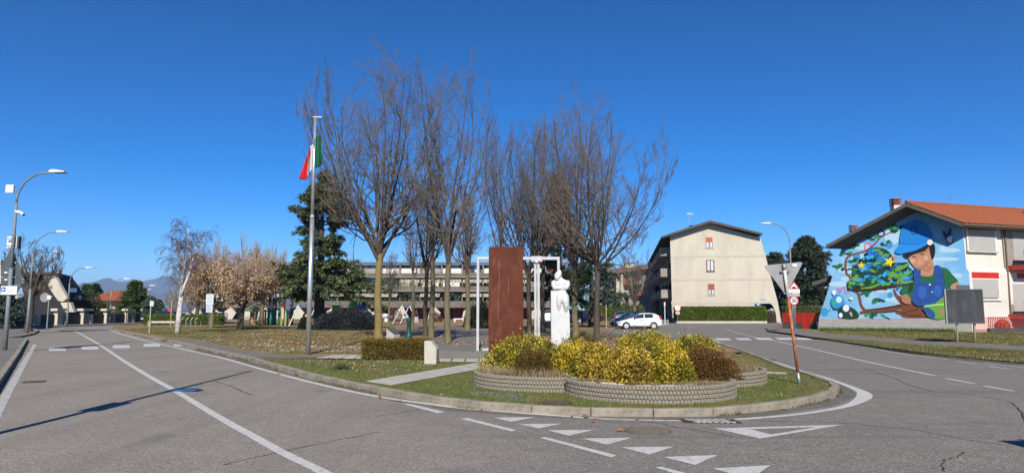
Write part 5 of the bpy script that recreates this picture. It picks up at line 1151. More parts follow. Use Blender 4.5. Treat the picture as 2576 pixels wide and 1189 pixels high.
# ================================================================ THINGS
# ---- stone planter: three rings of small setts
M['sett'] = mat('sett_stone', (.265, .235, .175), .9, (.18, .16, .125), 2.2, c3=(.115, .105, .08), scale3=7, f3=.55, bump=.3, bscale=60)
M['mortar'] = mat('planter_mortar', (.20, .175, .135), .95)
sett = None
def ring(label, cx, cy, r_, a0, a1, rows, seed):
    global sett
    t = thing('planter_ring', label, 'planter', (cx, cy, .095), 0, 'setts rings of the round planter'); rr = random.Random(seed); hh = .077
    b = MB(); b.lathe([(r_ - .11, 0), (r_ - .018, 0), (r_ - .018, rows * hh - .006), (r_ - .11, rows * hh - .006), (r_ - .11, 0)], 72, cap=False); b.build('ring_core', M['mortar'], t)
    sheet('soil', [((r_ - .10) * math.cos(k * .157), (r_ - .10) * math.sin(k * .157)) for k in range(40)], rows * hh - .048 + seed * .004, M['soil'], t)
    n = int((a1 - a0) * r_ / .0655)
    for k in range(rows):
        for i in range(n):
            a = a0 + (a1 - a0) * (i + .5 * (k % 2) + rr.uniform(-.06, .06)) / n
            Mx = Matrix.Rotation(a, 4, 'Z') @ Matrix.Translation((r_ - .03 + rr.uniform(-.006, .006), 0, hh * (k + .5) + rr.uniform(-.002, .002))) @ Matrix.Rotation(rr.uniform(-.05, .05), 4, 'X') @ Matrix.Rotation(rr.uniform(-.06, .06), 4, 'Z') @ Matrix.Diagonal((1, rr.uniform(.93, 1.05), rr.uniform(.95, 1.03), 1))
            if sett is None:
                b = MB(); b.box(0, 0, 0, .072, .0575, .0685); sett = b.build('sett', M['sett'], t, bevel=0); bm = bmesh.new(); bm.from_mesh(sett.data); bmesh.ops.bevel(bm, geom=bm.edges, offset=.008, segments=1, affect='EDGES'); bm.to_mesh(sett.data); bm.free(); sett.matrix_local = Mx
            else: dup(sett, t, Mx)
    return t
ring('front sett ring of the planter, largest and closest to the road kerb', 2.66, 13.55, 1.63, rad(-176), rad(-9), 4, 1)
ring('sett ring of the planter beside the slab path, with dry grass inside', .80, 15.2, 1.63, rad(-186), rad(-36), 4, 2)
ring('sett ring of the planter at the end by the tilted sign', 4.15, 16.0, 1.62, rad(-110), rad(4), 4, 3)
# soil heap between the rings
pc = sheet('planter_soil', [(-.3, 15.4), (.9, 14.6), (2.6, 14.2), (4.2, 15.2), (5.2, 16.2), (3.4, 17.2), (1.2, 16.6)], .352, M['soil'], None, 'structure', base=.1)

# ---- portal of white steel, rusty slab, marble statue, flagpole
M['portal'] = mat('pale_grey_steel_paint', (.47, .475, .48), .45, (.40, .405, .41), 3, metal=.1)
yp = 27.4
pt_ = thing('portal_frame', 'pale grey steel portal frame with a doubled middle post', 'steel frame', (0, yp, .1))
zT = D(0, 646, yp).z - .1
def vbar(x0, x1, name, dy=0, zb=0.0, zt2=None):
    a, c = PX(x0, yp), PX(x1, yp); b = MB(); b.box((a + c) / 2, dy, (zb + (zt2 or zT - .125)) / 2, c - a, .20, (zt2 or zT - .125) - zb); b.build(name, M['portal'], pt_, bevel=.008)
vbar(1199.5, 1206, 'post'); vbar(1401.5, 1408, 'post'); vbar(1343.5, 1349.5, 'post'); vbar(1351, 1357.5, 'post')
b = MB(); b.box((PX(1199.5, yp) + PX(1408, yp)) / 2, 0, zT - .06, PX(1408, yp) - PX(1199.5, yp), .20, .12); b.build('beam', M['portal'], pt_, bevel=.008)
b = MB(); b.box((PX(1199.5, yp) + PX(1408, yp)) / 2 + .06, 0, .06, PX(1408, yp) - PX(1199.5, yp) - .35, .2, .10); b.build('base_beam', M['portal'], pt_, bevel=.008)
b = MB(); b.box(PX(1350, yp), -.06, zT - .09, .46, .16, .22); b.build('bracket', M['portal'], pt_, bevel=.01)
rbn = thing('ribbon_bow', 'small green white and red ribbon tied at the portal beam', 'ribbon', (PX(1350, yp), yp - .17, zT - .05))
for dx, m_ in ((-.22, mat('green_ribbon', (.05, .25, .16), .6)), (-.02, M['white']), (.19, M['red'])):
    b = MB(); b.ball((dx * .55, 0, -.06), .055, .03, .045, 8, 6); b.build('ribbon_loop', m_, rbn)
ys = 26.7; xs0, xs1 = PX(1229.5, ys), PX(1316, ys); zs1 = D(0, 621, ys).z
slab = thing('rusty_slab', 'tall rust brown steel slab standing in front of the portal', 'steel slab', ((xs0 + xs1) / 2, ys, .1))
b = MB(); b.box(0, 0, (zs1 - .1) / 2, xs1 - xs0, .14, zs1 - .1); b.build('plate', M['rust'], slab, bevel=.006)
b = MB()
for p in ([(-.27, 3.6), (-.28, 3.2), (-.24, 2.8), (-.23, 2.35)], [(-.30, 2.7), (-.31, 1.2)], [(.10, 2.9), (.11, 2.2)]):
    b.tube([(x, -.071, z) for x, z in p], .006, 5)
b.build('scratch', mat('pale_scratch', (.34, .17, .12), .8), slab)

def remesh(name, mb, m, parent, vox):
    o = mb.build(name, m, parent, True); md = o.modifiers.new('join', 'REMESH'); md.mode = 'VOXEL'; md.voxel_size = vox; md.use_smooth_shade = True
    s = o.modifiers.new('relax', 'SMOOTH'); s.factor = .5; s.iterations = 4; return o
yst = 25.9
statue = thing('marble_statue', 'white marble statue of a figure with folded arms rising out of a block', 'statue', (PX(1408, yst), yst, .1))
def sx(px): return PX(px, yst) - PX(1408, yst)
def sz(py): return D(0, py, yst).z - .1
b = MB(); x0, x1 = sx(1384.8), sx(1431.5)
b.prism([(x0, -.28, 0), (x1, -.28, 0), (sx(1430.5), -.28, sz(790)), (sx(1427), -.28, sz(762)), (sx(1417), -.28, sz(738)), (sx(1412), -.28, sz(731)), (sx(1384.5), -.28, sz(731))], (0, .5, 0)); b.build('block', M['marble'], statue, bevel=.012)
b = MB()
def loft(secs, n=14):
    vs = []
    for cx, cy, z, rx, ry in secs:
        for j in range(n): a = 6.2832 * j / n; vs.append((cx + rx * math.cos(a), cy + ry * math.sin(a), z))
    k = len(secs); b.add(vs, [(i * n + j, i * n + (j + 1) % n, (i + 1) * n + (j + 1) % n, (i + 1) * n + j) for i in range(k - 1) for j in range(n)] + [tuple(range(n - 1, -1, -1)), tuple(range((k - 1) * n, k * n))])
# thighs breaking out of the block, hips, folded arms, broad shoulders, neck, hooded bowed head
loft([(sx(1421), -.20, sz(790), .05, .05), (sx(1421.5), -.235, sz(781), .085, .09), (sx(1421.5), -.29, sz(770), .105, .12), (sx(1420), -.27, sz(757), .15, .16), (sx(1417), -.20, sz(744), .19, .18), (sx(1413), -.12, sz(735), .17, .16), (sx(1411), -.08, sz(728), .17, .14)])
loft([(sx(1404), -.20, sz(788), .05, .05), (sx(1404.5), -.235, sz(777), .085, .08), (sx(1404), -.28, sz(766), .085, .10), (sx(1405), -.26, sz(754), .11, .13), (sx(1408), -.2, sz(742), .16, .16), (sx(1410), -.12, sz(734), .17, .15)])
loft([(sx(1409), -.05, sz(732), .20, .13), (sx(1409), -.03, sz(725), .25, .15), (sx(1410), -.02, sz(716), .275, .17), (sx(1410), 0, sz(709), .285, .165), (sx(1410), 0, sz(705), .26, .14), (sx(1408.5), 0, sz(702), .16, .12), (sx(1407), -.01, sz(698), .11, .10), (sx(1406), -.02, sz(694), .10, .10)])
loft([(sx(1400.8), -.13, sz(704.5), .04, .05), (sx(1400.8), -.12, sz(702), .08, .09), (sx(1401.5), -.08, sz(697.5), .118, .14), (sx(1403.3), -.04, sz(691.5), .145, .165), (sx(1405.5), .0, sz(685), .12, .135), (sx(1407.5), .03, sz(679.5), .055, .07), (sx(1408), .04, sz(677.5), .02, .03)])
b.bar((sx(1400), -.20, sz(692.5)), (sx(1408), -.12, sz(688)), .05, .04)
b.tube([(sx(1426), -.0, sz(707)), (sx(1428), -.05, sz(715)), (sx(1424), -.14, sz(724)), (sx(1412), -.21, sz(727)), (sx(1396), -.19, sz(725))], [.10, .098, .085, .07, .06], 10)
b.tube([(sx(1393.5), -.0, sz(708)), (sx(1391.5), -.07, sz(717)), (sx(1394), -.17, sz(724.5)), (sx(1406), -.24, sz(725)), (sx(1419), -.21, sz(722))], [.095, .092, .08, .065, .055], 10)
b.ball((sx(1402), -.14, sz(714.5)), .11, .08, .10); b.ball((sx(1415), -.14, sz(714.5)), .11, .08, .10)
remesh('figure', b, M['marble'], statue, .016)

yf = 25.2; xf = PX(781, 25.2); fp = thing('flagpole', 'tall grey metal flagpole standing on the lawn edge', 'flagpole', (xf, yf, .09)); xt = D(797, 300, yf).x - xf; zf = D(0, 297, yf).z - .09
zm = D(0, 545, yf).z - .09
b = MB(); b.tube([(0, 0, 0), (0, 0, zm)], [.093, .080], 16); b.build('lower_pole', M['alu'], fp, True); b = MB(); b.tube([(0, 0, zm), (0, 0, zf)], [.066, .052], 14); b.build('upper_pole', M['alu'], fp, True)
b = MB(); b.tube([(0, 0, zm - .06), (0, 0, zm + .06)], .085, 16); b.build('pole_collar', M['alu'], fp, True)
b = MB(); b.box(.09, 0, zf + .02, .34, .13, .05); b.build('pole_cap', M['alu'], fp, bevel=.01); b = MB(); b.tube([(.2, 0, zf), (.19, 0, D(0, 420, yf).z)], .007, 5); b.tube([(.2, 0, zf), (.17, .02, 1.1)], .005, 5); b.build('halyard', M['black'], fp)
fl_ = thing('flag', 'limp green white and red tricolour flag hanging at the pole', 'flag', (xf, yf, 0)); nu, nv = 30, 22; gm = [mat('flag_green', (.02, .17, .075), .8), mat('flag_white', (.68, .67, .66), .8), mat('flag_red', (.55, .02, .025), .8)]
bnds = []
for band in range(3):
    V = []; nu_ = 12
    for i in range(nu_ + 1):
        u = (band + i / nu_) / 3
        for j in range(nv + 1):
            v = j / nv
            T0, T1, T2 = (804, 334), (789, 350), (769, 398); B0, B1, B2 = (805, 411), (788, 436), (753, 454)
            q = lambda A, B, C: ((1 - u) ** 2 * A[0] + 2 * u * (1 - u) * B[0] + u * u * C[0], (1 - u) ** 2 * A[1] + 2 * u * (1 - u) * B[1] + u * u * C[1])
            a, c = q(T0, T1, T2), q(B0, B1, B2); x, y = a[0] * (1 - v) + c[0] * v, a[1] * (1 - v) + c[1] * v
            dy = .12 + .24 * math.sin(u * 15 + v * 1.8) * (1 - .3 * u) + .06 * math.sin(u * 31 + v * 3); x += 5 * math.sin(u * 15 + v * 2.4) * (1 - .7 * u); y += 5 * math.sin(u * 9 + 1) * v
            p = D(x, y, yf + dy); V.append((p.x - xf, dy, p.z))
    F_ = [(i * (nv + 1) + j, i * (nv + 1) + j + 1, (i + 1) * (nv + 1) + j + 1, (i + 1) * (nv + 1) + j) for i in range(nu_) for j in range(nv)]
    b = MB(); b.add(V, F_); o = b.build(('green_band', 'white_band', 'red_band')[band], gm[band], fl_, True)
    s = o.modifiers.new('cloth', 'SOLIDIFY'); s.thickness = .006

# ---- street lamps
def lamp(label, px, py, pz, ptop, reach, ry, group='curved street lamps', zb=.1, head=(.62, .26, .09), rp=.075, y=None, arm=1.0, name='street_lamp'):
    g = G(px, py, zb) if y is None else Vector((PX(px, y), y, zb)); t = thing(name, label, 'street lamp', g, ry, group); Ht = D(0, ptop, g.y).z - zb
    Hs = Ht - 1.0 * arm
    b = MB(); b.tube([(0, 0, 0), (0, 0, Hs * .55)], [rp * 1.15, rp], 12); b.tube([(0, 0, Hs * .55), (0, 0, Hs)], [rp * .85, rp * .75], 12); b.build('pole', M['lamp_grey'], t, True)
    q = [(reach * (1 - math.cos(a)), 0, Hs + arm * .97 * math.sin(a)) for a in [i * math.pi / 2 / 10 for i in range(11)]] + [(reach * 1.22, 0, Ht)]
    b = MB(); b.tube(q, rp * .55, 8); b.build('arm', M['lamp_grey'], t, True)
    b = MB(); x0 = reach * 1.2; L, W, T = head; b.prism([(x0, -W / 2, Ht + .06), (x0 + L * .25, -W / 2, Ht + .10), (x0 + L, -W / 2, Ht + .03), (x0 + L, -W / 2, Ht - .02), (x0, -W / 2, Ht - .03)], (0, W, 0)); hd = b.build('lamp_head', M['plastic_white'], t, bevel=.01)
    b = MB(); b.box(x0 + L * .62, 0, Ht - .035, L * .6, W * .8, .02); b.build('lamp_glass', M['glass'], hd); return t, g, Ht
l1, gl1, H1 = lamp('near street lamp carrying an antenna box, camera and road sign backs', 12, 881, .1, 433, 1.10, 0, arm=1.25, head=(.62, .28, .1))
lamp('second street lamp along the pavement, bare pole', 68, 838, .1, 583, 1.35, 0, arm=1.5, head=(.8, .3, .1))
lamp('street lamp reaching over the dark pruned tree', 124 - 62, 836, .1, 633, 2.1, 0, arm=1.0, head=(.8, .3, .1), y=62)
lamp('street lamp beside the leaning concrete fin', 177, 818, .05, 673, 1.35, 0, arm=1.6, y=72.5, head=(.9, .34, .11), rp=.085)
lamp('street lamp before the red roofed house', 283.5, 812, .05, 701, 1.25, 0, arm=1.4, y=86, head=(.9, .34, .11), rp=.085)
lamp('slender street lamp beside the clipped dome trees, taller of two', 358, 806, .05, 718, 1.0, 0, arm=1.2, y=96, head=(.9, .34, .11), rp=.085)
lamp('slender street lamp beside the clipped dome trees, shorter of two', 350, 806, .05, 728, 1.0, 0, arm=1.2, y=104, head=(.9, .34, .11), rp=.085)
lamp('street lamp rising behind the tilted sign by the evergreen', 1990, 826, .1, 562, 1.35, math.pi, arm=1.6, y=60, head=(.95, .34, .11), rp=.085)
# the lamp that throws the long shadow over the road, just beside the camera's view
tS = thing('street_lamp', 'street lamp beside the viewer whose shadow crosses the road', 'street lamp', (-7.12, 8.0, 0), 0, 'curved street lamps')
b = MB(); b.tube([(0, 0, 0), (0, 0, 8.1)], [.085, .05], 12); b.build('pole', M['lamp_grey'], tS, True); b = MB(); b.box(.0, -.02, 3.1, .40, .06, .75); b.build('sign_panel', M['sign_dark'], tS)
tS2 = thing('road_sign', 'road sign beside the viewer whose shadow lies on the asphalt', 'road sign', (6.82, 5.6, 0)); b = MB(); b.tube([(0, 0, 0), (0, 0, 2.6)], .03, 8); b.build('pole', M['steel'], tS2); b = MB(); b.box(-.05, -.04, 2.35, .62, .02, .42); b.build('sign_panel', M['sign_back'], tS2)
# fittings on the near lamp (each its own thing)
yl = gl1.y
def lx(px, py, dy=0): p = D(px, py, yl + dy); return Vector((p.x, yl + dy, p.z))
def boxthing(name, label, cat, x0, y0, x1, y1, dy, th_, m, group=None, rz=0.0):
    a, c = lx(x0, y1, dy), lx(x1, y0, dy); t = thing(name, label, cat, ((a.x + c.x) / 2, yl + dy, (a.z + c.z) / 2), rz, group); b = MB(); b.box(0, 0, 0, c.x - a.x, th_, c.z - a.z); b.build('panel', m, t, bevel=.01); return t, c.x - a.x, c.z - a.z
t, w_, h_ = boxthing('antenna_box', 'square white antenna box high on the near street lamp', 'antenna', 15, 465, 36.5, 485, -.02, .10, M['plastic_white']); b = MB(); b.box(w_ / 2 + .02, .05, -.1, .14, .04, .05); b.build('bracket', M['steel'], t)
t = thing('security_camera', 'white bullet camera on the near street lamp', 'camera', lx(43, 535, -.1)); b = MB(); b.tube([(-.06, 0, .04), (.16, -.02, .02)], .065, 10); b.build('housing', M['plastic_white'], t, True); b = MB(); b.tube([(.16, 0, 0), (.36, -.12, -.09)], .06, 10); b.build('camera_body', M['plastic_white'], t, True); b = MB(); b.tube([(.355, -.118, -.088), (.365, -.125, -.093)], .05, 10); b.build('lens', M['black'], t)
t, w_, h_ = boxthing('control_box', 'white metal box clamped midway up the near street lamp', 'metal box', 19, 595, 46, 625, .14, .14, M['plastic_white'])
b = MB(); b.box(w_ / 2 + .035, .02, 0, .07, .16, h_ * 1.04); b.build('side_panel', M['sign_dark'], t)
for z in (-.16, .14): b = MB(); b.box(-.02, -.20, z, .24, .05, .05); b.build('clamp', M['steel'], t)
ts = thing('sign_stack', 'dark grey backs of stacked road signs on the near street lamp', 'road sign', lx(27, 690, .14))
O_ = lx(27, 690, .14)
for pts in (((27, 626), (52, 672), (2, 672)), ((2, 673.5), (53, 673.5), (53, 696), (2, 696)), ((2, 697.5), (53, 697.5), (53, 716), (2, 716)), ((4, 717), (53, 717), (28, 762))):
    b = MB(); b.prism([lx(x, y, .14) - O_ for x, y in pts], (0, .03, 0)); b.build('sign_plate', M['sign_dark'], ts)
for x, y in ((36, 660), (15, 685), (15, 703)):
    b = MB(); p = lx(x, y, .12) - O_; b.box(p.x, p.y, p.z, .13, .012, .06); b.build('sticker', M['white'], ts)
t, w_, h_ = boxthing('bus_stop_sign', 'small white panel with a blue square on the near street lamp', 'sign', 1, 719, 44, 741, -.12, .03, M['white'])
b = MB(); b.box(-w_ * .32, -.02, h_ * .12, w_ * .26, .012, h_ * .5); b.build('blue_square', mat('sign_blue', (.05, .10, .48), .5), t)
b = MB(); b.box(-w_ * .32, -.03, h_ * .10, w_ * .12, .008, h_ * .2); b.build('symbol', M['white'], t)
for k in range(2): b = MB(); b.box(w_ * .12, -.017, h_ * (.1 - k * .25), w_ * .42, .004, h_ * .05); b.build('lettering', M['sign_back'], t)
# more sign poles by that pavement
pp = G(128, 818, .05); pp.y = 62; pp.x = PX(128, 62)
t = thing('street_sign', 'white street name plate and round sign back on a grey pole by the garden walls', 'road sign', (pp.x, 62, .05)); b = MB(); b.tube([(0, 0, 0), (0, 0, D(0, 742, 62).z)], .06, 8); b.build('pole', M['lamp_grey'], t)
b = MB(); b.tube([(-.45, .06, D(0, 749, 62).z), (-.45, .09, D(0, 749, 62).z)], .42, 20); b.build('round_sign_back', M['sign_back'], t); b = MB(); b.box(.05, -.09, D(0, 749, 62).z, .35, .02, .35); b.build('small_panel', M['white'], t)
b = MB(); p0, p1 = PX(26, 62) - pp.x, PX(60, 62) - pp.x; zz0 = D(0, 763, 62).z; b.box((p0 + p1) / 2 - .6, .0, zz0, p1 - p0, .03, .5); b.build('name_plate', M['white'], t)
for k in range(9): b = MB(); b.box((p0 + p1) / 2 - .6 + (k - 4) * .11, -.017, zz0, .07, .004, .2); b.build('lettering', M['sign_back'], t)

# ---- tilted give way sign seen from behind
g = G(2011, 966, .095); t = thing('give_way_sign', 'tilted give way sign seen from behind on a rusty orange pole', 'road sign', g)
def gy(px, py, dy=0): p = D(px, py, g.y + dy); return Vector((p.x, g.y + dy, p.z)) - Vector((g.x, g.y, .095)) 
topp = gy(1972, 667); M['rust_pole'] = mat('rusty_pole_paint', (.40, .12, .030), .85, (.30, .085, .025), 9, c3=(.42, .36, .28), scale3=6, f3=.4)
at = lambda f: topp * f
b = MB(); b.tube([at(-.02), at(.10)], .034, 12); b.build('pole_foot', M['steel'], t, True); b = MB(); b.tube([at(.10), at(.70)], .033, 12); b.build('rusty_pole', M['rust_pole'], t, True); b = MB(); b.tube([at(.70), at(.96)], .033, 12); b.build('pole_top', mat('flaking_pole_paint', (.50, .49, .46), .7, (.52, .24, .09), 7, .52, .6), t, True); b = MB(); b.tube([at(.96), at(1.012)], .036, 12); b.build('pole_cap', M['steel'], t, True)
P0, P1, P2 = gy(1921, 667, .07), gy(2021, 658, .02), gy(1977, 742, .06)
tri = []
for A, Bp, C in ((P0, P1, P2), (P1, P2, P0), (P2, P0, P1)):
    for f in (0.0, .5, 1.0):
        u = A + (C - A) * .08; v = A + (Bp - A) * .08; tri.append(u * (1 - f) ** 2 + A * 2 * f * (1 - f) + v * f * f)
b = MB(); b.prism(tri, (0, .012, 0)); b.build('sign_plate', M['sign_back'], t)
for f in (.945, .76):
    c = at(f); b = MB(); b.box(c.x, c.y + .028, c.z, .20 if f > .9 else .15, .05, .028); b.build('clamp', M['steel'], t)
    for s in (-1, 1): b = MB(); b.tube([(c.x + s * .085, c.y - .02, c.z), (c.x + s * .085, c.y + .05, c.z)], .014, 8); b.build('bolt', M['iron'], t)
q = gy(1999, 667, .02); b = MB(); b.box(q.x, q.y + .0, q.z, .105, .004, .062); st_ = b.build('sticker', M['white'], t)
# ---- 30 limit sign post
g = G(2001, 833.5, .115); t = thing('speed_sign_post', 'grey post with a red ringed 30 sign under a warning triangle', 'road sign', g)
ysg = g.y; M['sign_white'] = mat('sign_white', (.74, .74, .72), .5); M['sign_red'] = mat('sign_red', (.55, .03, .05), .5)
def sg(px, py, dy=0): p = D(px, py, ysg + dy); return Vector((p.x - g.x, dy, p.z - .115))
b = MB(); b.tube([(0, 0, 0), sg(1997.6, 709, .0)], .055, 10); b.build('pole', M['steel'], t, True); b = MB(); b.tube([(0, 0, 0), (0, 0, .3)], .08, 10); b.build('pole_sleeve', mat('blue_sleeve', (.04, .16, .40), .6), t)
c = sg(1997.4, 755.7, -.08); R_ = .345
def disc(c, r, dy, name, m, n=28, par=None):
    b = MB(); b.tube([c + Vector((0, dy, 0)), c + Vector((0, dy + .012, 0))], r, n); return b.build(name, m, par or t)
d1 = disc(c, R_, 0, 'red_ring', M['sign_red']); disc(c, R_ * .75, -.006, 'white_disc', M['sign_white'], par=d1)
def text_obj(s, size, loc, m, parent, name='lettering', align='CENTER', rot=(math.pi / 2, 0, 0)):
    cu = bpy.data.curves.new(name, 'FONT'); cu.body = s; cu.size = size; cu.align_x = align; cu.align_y = 'CENTER'; cu.extrude = .002; cu.offset = .012
    o = bpy.data.objects.new(name, cu); dg = bpy.context.evaluated_depsgraph_get(); COL.objects.link(o); bpy.context.view_layer.update(); dg = bpy.context.evaluated_depsgraph_get()
    me = bpy.data.meshes.new_from_object(o.evaluated_get(dg)); bpy.data.objects.remove(o); me.materials.clear(); me.materials.append(m); o = bpy.data.objects.new(name, me); COL.objects.link(o); o.parent = parent; o.location = loc; o.rotation_euler = rot; return o
M['ink'] = mat('sign_black', (.015, .02, .035), .6)
text_obj('30', .40, c + Vector((0, -.012, -.01)), M['ink'], d1)
A, Bq, C = sg(1997.6, 707, -.1), sg(2011.5, 726.5, -.1), sg(1983.7, 726.5, -.1); cen = (A + Bq + C) / 3
b = MB(); b.prism([A, Bq, C], (0, .015, 0)); tr_ = b.build('warning_triangle', M['sign_red'], t); b = MB(); b.prism([cen + (p - cen) * .66 + Vector((0, -.006, 0)) for p in (A, Bq, C)], (0, .005, 0)); b.build('triangle_face', M['sign_white'], tr_)
b = MB(); q = [cen + Vector((x, -.010, z)) for x, z in ((-.20, -.15), (.22, -.15), (.02, .02), (-.12, -.02))]; b.prism(q, (0, .003, 0)); b.build('symbol', M['ink'], tr_)
for y0, y1, m_ in ((727, 736, 'sign_white'), (736.3, 745, 'shutter_grey')):
    a, e = sg(1984, y1, -.09), sg(2011.4, y0, -.09); b = MB(); b.box((a.x + e.x) / 2, -.09, (a.z + e.z) / 2, e.x - a.x, .012, e.z - a.z); pn = b.build('text_panel', M[m_], t)
    for k in range(8): b = MB(); b.box((a.x + e.x) / 2 + (k - 3.5) * .085, -.098, (a.z + e.z) / 2, .05, .003, .09 if y0 < 730 else .04); b.build('lettering', M['sign_back'], pn)
# ---- limit sign on the hedge
t = thing('limit_sign', 'small faded round 10 sign in front of the tall green hedge', 'road sign', (PX(1702, 90.5), 90.5, 0)); b = MB(); b.tube([(0, 0, 0), (0, 0, D(0, 770, 90.5).z)], .035, 8); b.build('pole', M['steel'], t)
c = Vector((0, -.06, D(0, 773.5, 90.5).z)); fr_ = mat('faded_sign_red', (.50, .20, .20), .6); d1 = disc(c, .42, 0, 'ring', fr_, 24); disc(c, .33, -.006, 'white_disc', M['sign_white'], 24, d1); text_obj('10', .40, c + Vector((0, -.012, -.01)), fr_, d1)
b = MB(); b.box(0, -.06, c.z - .66, .55, .012, .4); b.build('text_panel', mat('faded_pink_panel', (.55, .36, .35), .6), t)
# ---- blackboard style notice board on the verge
g = G(2409, 860, .11); g2 = G(2452.5, 862.5, .11); t = thing('notice_board', 'blank dark notice board on two pale posts before the mural house', 'notice board', g)
yb_ = (g.y + g2.y) / 2
def nb(px, py, dy=0): p = D(px, py, yb_ + dy); return Vector((p.x - g.x, yb_ - g.y + dy, p.z - .11))
M['board'] = mat('faded_blackboard', (.030, .034, .038), .75, (.044, .048, .054), 1.6, c3=(.085, .09, .095), scale3=3, f3=.35, stretch=(1, 1, .3)); M['post_tan'] = mat('weathered_post', (.44, .39, .27), .8, (.36, .31, .2), 5)
for px0, gg in ((2408, g), (2452, g2)):
    a = nb(px0, 861); a.z = 0; e = nb(px0 - 1.5, 735); b = MB(); b.tube([a, e], .055, 10); b.build('post', M['post_tan'], t, True)
a, e = nb(2381, 812, -.1), nb(2468.5, 728, -.1)
b = MB(); b.box((a.x + e.x) / 2, a.y, (a.z + e.z) / 2, e.x - a.x, .05, e.z - a.z); bd = b.build('board', M['board'], t)
for k, (x0, z0, x1, z1) in enumerate(((a.x - .03, a.z - .03, a.x + .035, e.z + .03), (e.x - .035, a.z - .03, e.x + .03, e.z + .03), (a.x + .035, a.z - .03, e.x - .035, a.z + .035), (a.x + .035, e.z - .035, e.x - .035, e.z + .03))):
    b = MB(); b.box((x0 + x1) / 2, a.y - .01, (z0 + z1) / 2, x1 - x0, .09, z1 - z0); b.build('board_frame', M['sign_dark'] if k != 0 else M['plinth'], t)
a, e = nb(2407, 729, -.05), nb(2439, 716.5, -.05); b = MB(); b.box((a.x + e.x) / 2, a.y, (a.z + e.z) / 2, e.x - a.x, .03, e.z - a.z); b.build('top_panel', mat('blue_grey_panel', (.07, .09, .115), .6), t)

# ---- stone lectern, second stone, green fountain
y = 33.0; t = thing('stone_lectern', 'squat pale stone lectern with a dark sloping plate behind the hedge', 'lectern', (PX(988, y), y, .1)); x0, x1 = PX(975, y) - PX(988, y), PX(1008, y) - PX(988, y); zt1, zt2, zb = D(0, 827, y).z - .1, D(0, 841, y).z - .1, 0
b = MB(); b.add([(x0, 0, 0), (x1 - .2, -.35, 0), (x1, .1, 0), (x0 + .3, .5, 0), (x0, 0, zt1), (x1 - .2, -.35, zt2), (x1, .1, zt2 - .02), (x0 + .3, .5, zt1 + .02)], [(0, 1, 5, 4), (1, 2, 6, 5), (2, 3, 7, 6), (3, 0, 4, 7), (4, 5, 6, 7), (3, 2, 1, 0)]); b.build('stone', M['concrete_lt'], t)
b = MB(); k_ = Vector((0, 0, .012)); b.prism([Vector((x0 + .05, .01, zt1)) + k_, Vector((x1 - .2, -.31, zt2)) + k_, Vector((x1 - .04, .08, zt2)) + k_, Vector((x0 + .3, .45, zt1 + .02)) + k_], (0, 0, .03)); b.build('plate', M['sign_dark'], t)
y = 20.6; t = thing('memorial_stone', 'slanted pale stone block at the end of the clipped hedge', 'stone block', (PX(1087, y), y, .1)); pz = [(1070, 911), (1100, 911), (1100.5, 877), (1086, 857.5), (1069, 857)]
b = MB(); b.prism([(PX(a, y) - PX(1087, y), 0, 0 if c > 905 else D(0, c, y).z - .1) for a, c in pz], (0.03, .45, 0)); b.build('stone', M['concrete_lt'], t, bevel=.02)
y = 38.5; t = thing('drinking_fountain', 'old green cast iron drinking fountain among the trunks', 'drinking fountain', (PX(1031, y), y, .1)); M['fgreen'] = mat('green_cast_iron', (.012, .075, .055), .45, (.01, .055, .04), 4)
b = MB(); b.lathe([(.26, 0), (.27, .08), (.2, .12), (.17, .22), (.135, .30), (.12, .75), (.13, .80), (.125, 1.0), (.15, 1.03), (.15, 1.08)], 14); b.build('column', M['fgreen'], t, True); b = MB(); b.lathe([(.16, 1.08), (.13, 1.15), (.05, 1.2), (.02, 1.26)], 14); b.build('cap', M['fgreen'], t, True); b = MB(); b.tube([(0, -.12, .85), (0, -.24, .86), (0, -.26, .80)], .025, 8); b.build('spout', M['iron'], t); b = MB(); b.lathe([(.02, 0), (.2, .02), (.22, .14), (.18, .14)], 14, (0, -.3, 0)); b.build('basin', M['fgreen'], t, True)
# ---- cars
M['car_white'] = mat('white_car_paint', (.66, .67, .67), .25, coat=.6); M['car_black'] = mat('black_car_paint', (.012, .013, .018), .22, coat=.7); M['car_grey'] = mat('grey_car_paint', (.12, .125, .14), .3, metal=.4, coat=.5); M['car_blue'] = mat('dark_blue_car_paint', (.010, .015, .034), .25, coat=.6); M['car_silver'] = mat('silver_car_paint', (.50, .51, .52), .3, metal=.4, coat=.4); M['car_red'] = mat('red_car_paint', (.40, .02, .02), .3, coat=.5)
M['car_glass'] = mat('car_glass', (.018, .026, .030), .06, spec=.7); M['tail_red'] = mat('tail_light', (.55, .01, .02), .3); M['head_l'] = mat('headlight', (.55, .57, .58), .15)
HATCH = dict(L=4.03, w=.84, st=[(0, .30, .50, .56, .62), (.10, .22, .60, .66, .74), (.55, .20, .74, .80, .80), (1.00, .20, .88, .90, .82), (1.30, .20, .93, .98, .83), (1.85, .20, .96, 1.36, .84), (2.25, .20, .98, 1.48, .84), (2.85, .20, 1.0, 1.48, .84), (3.40, .20, 1.03, 1.44, .83), (3.70, .22, 1.06, 1.36, .82), (3.90, .24, 1.03, 1.12, .80), (4.0, .26, .97, .99, .78), (4.04, .34, .80, .82, .70)], wind=(1.32, 1.98), win=((1.45, 2.38), (2.46, 3.22)), rear=(3.55, 3.87), wh=(.76, 3.26), r=.30)
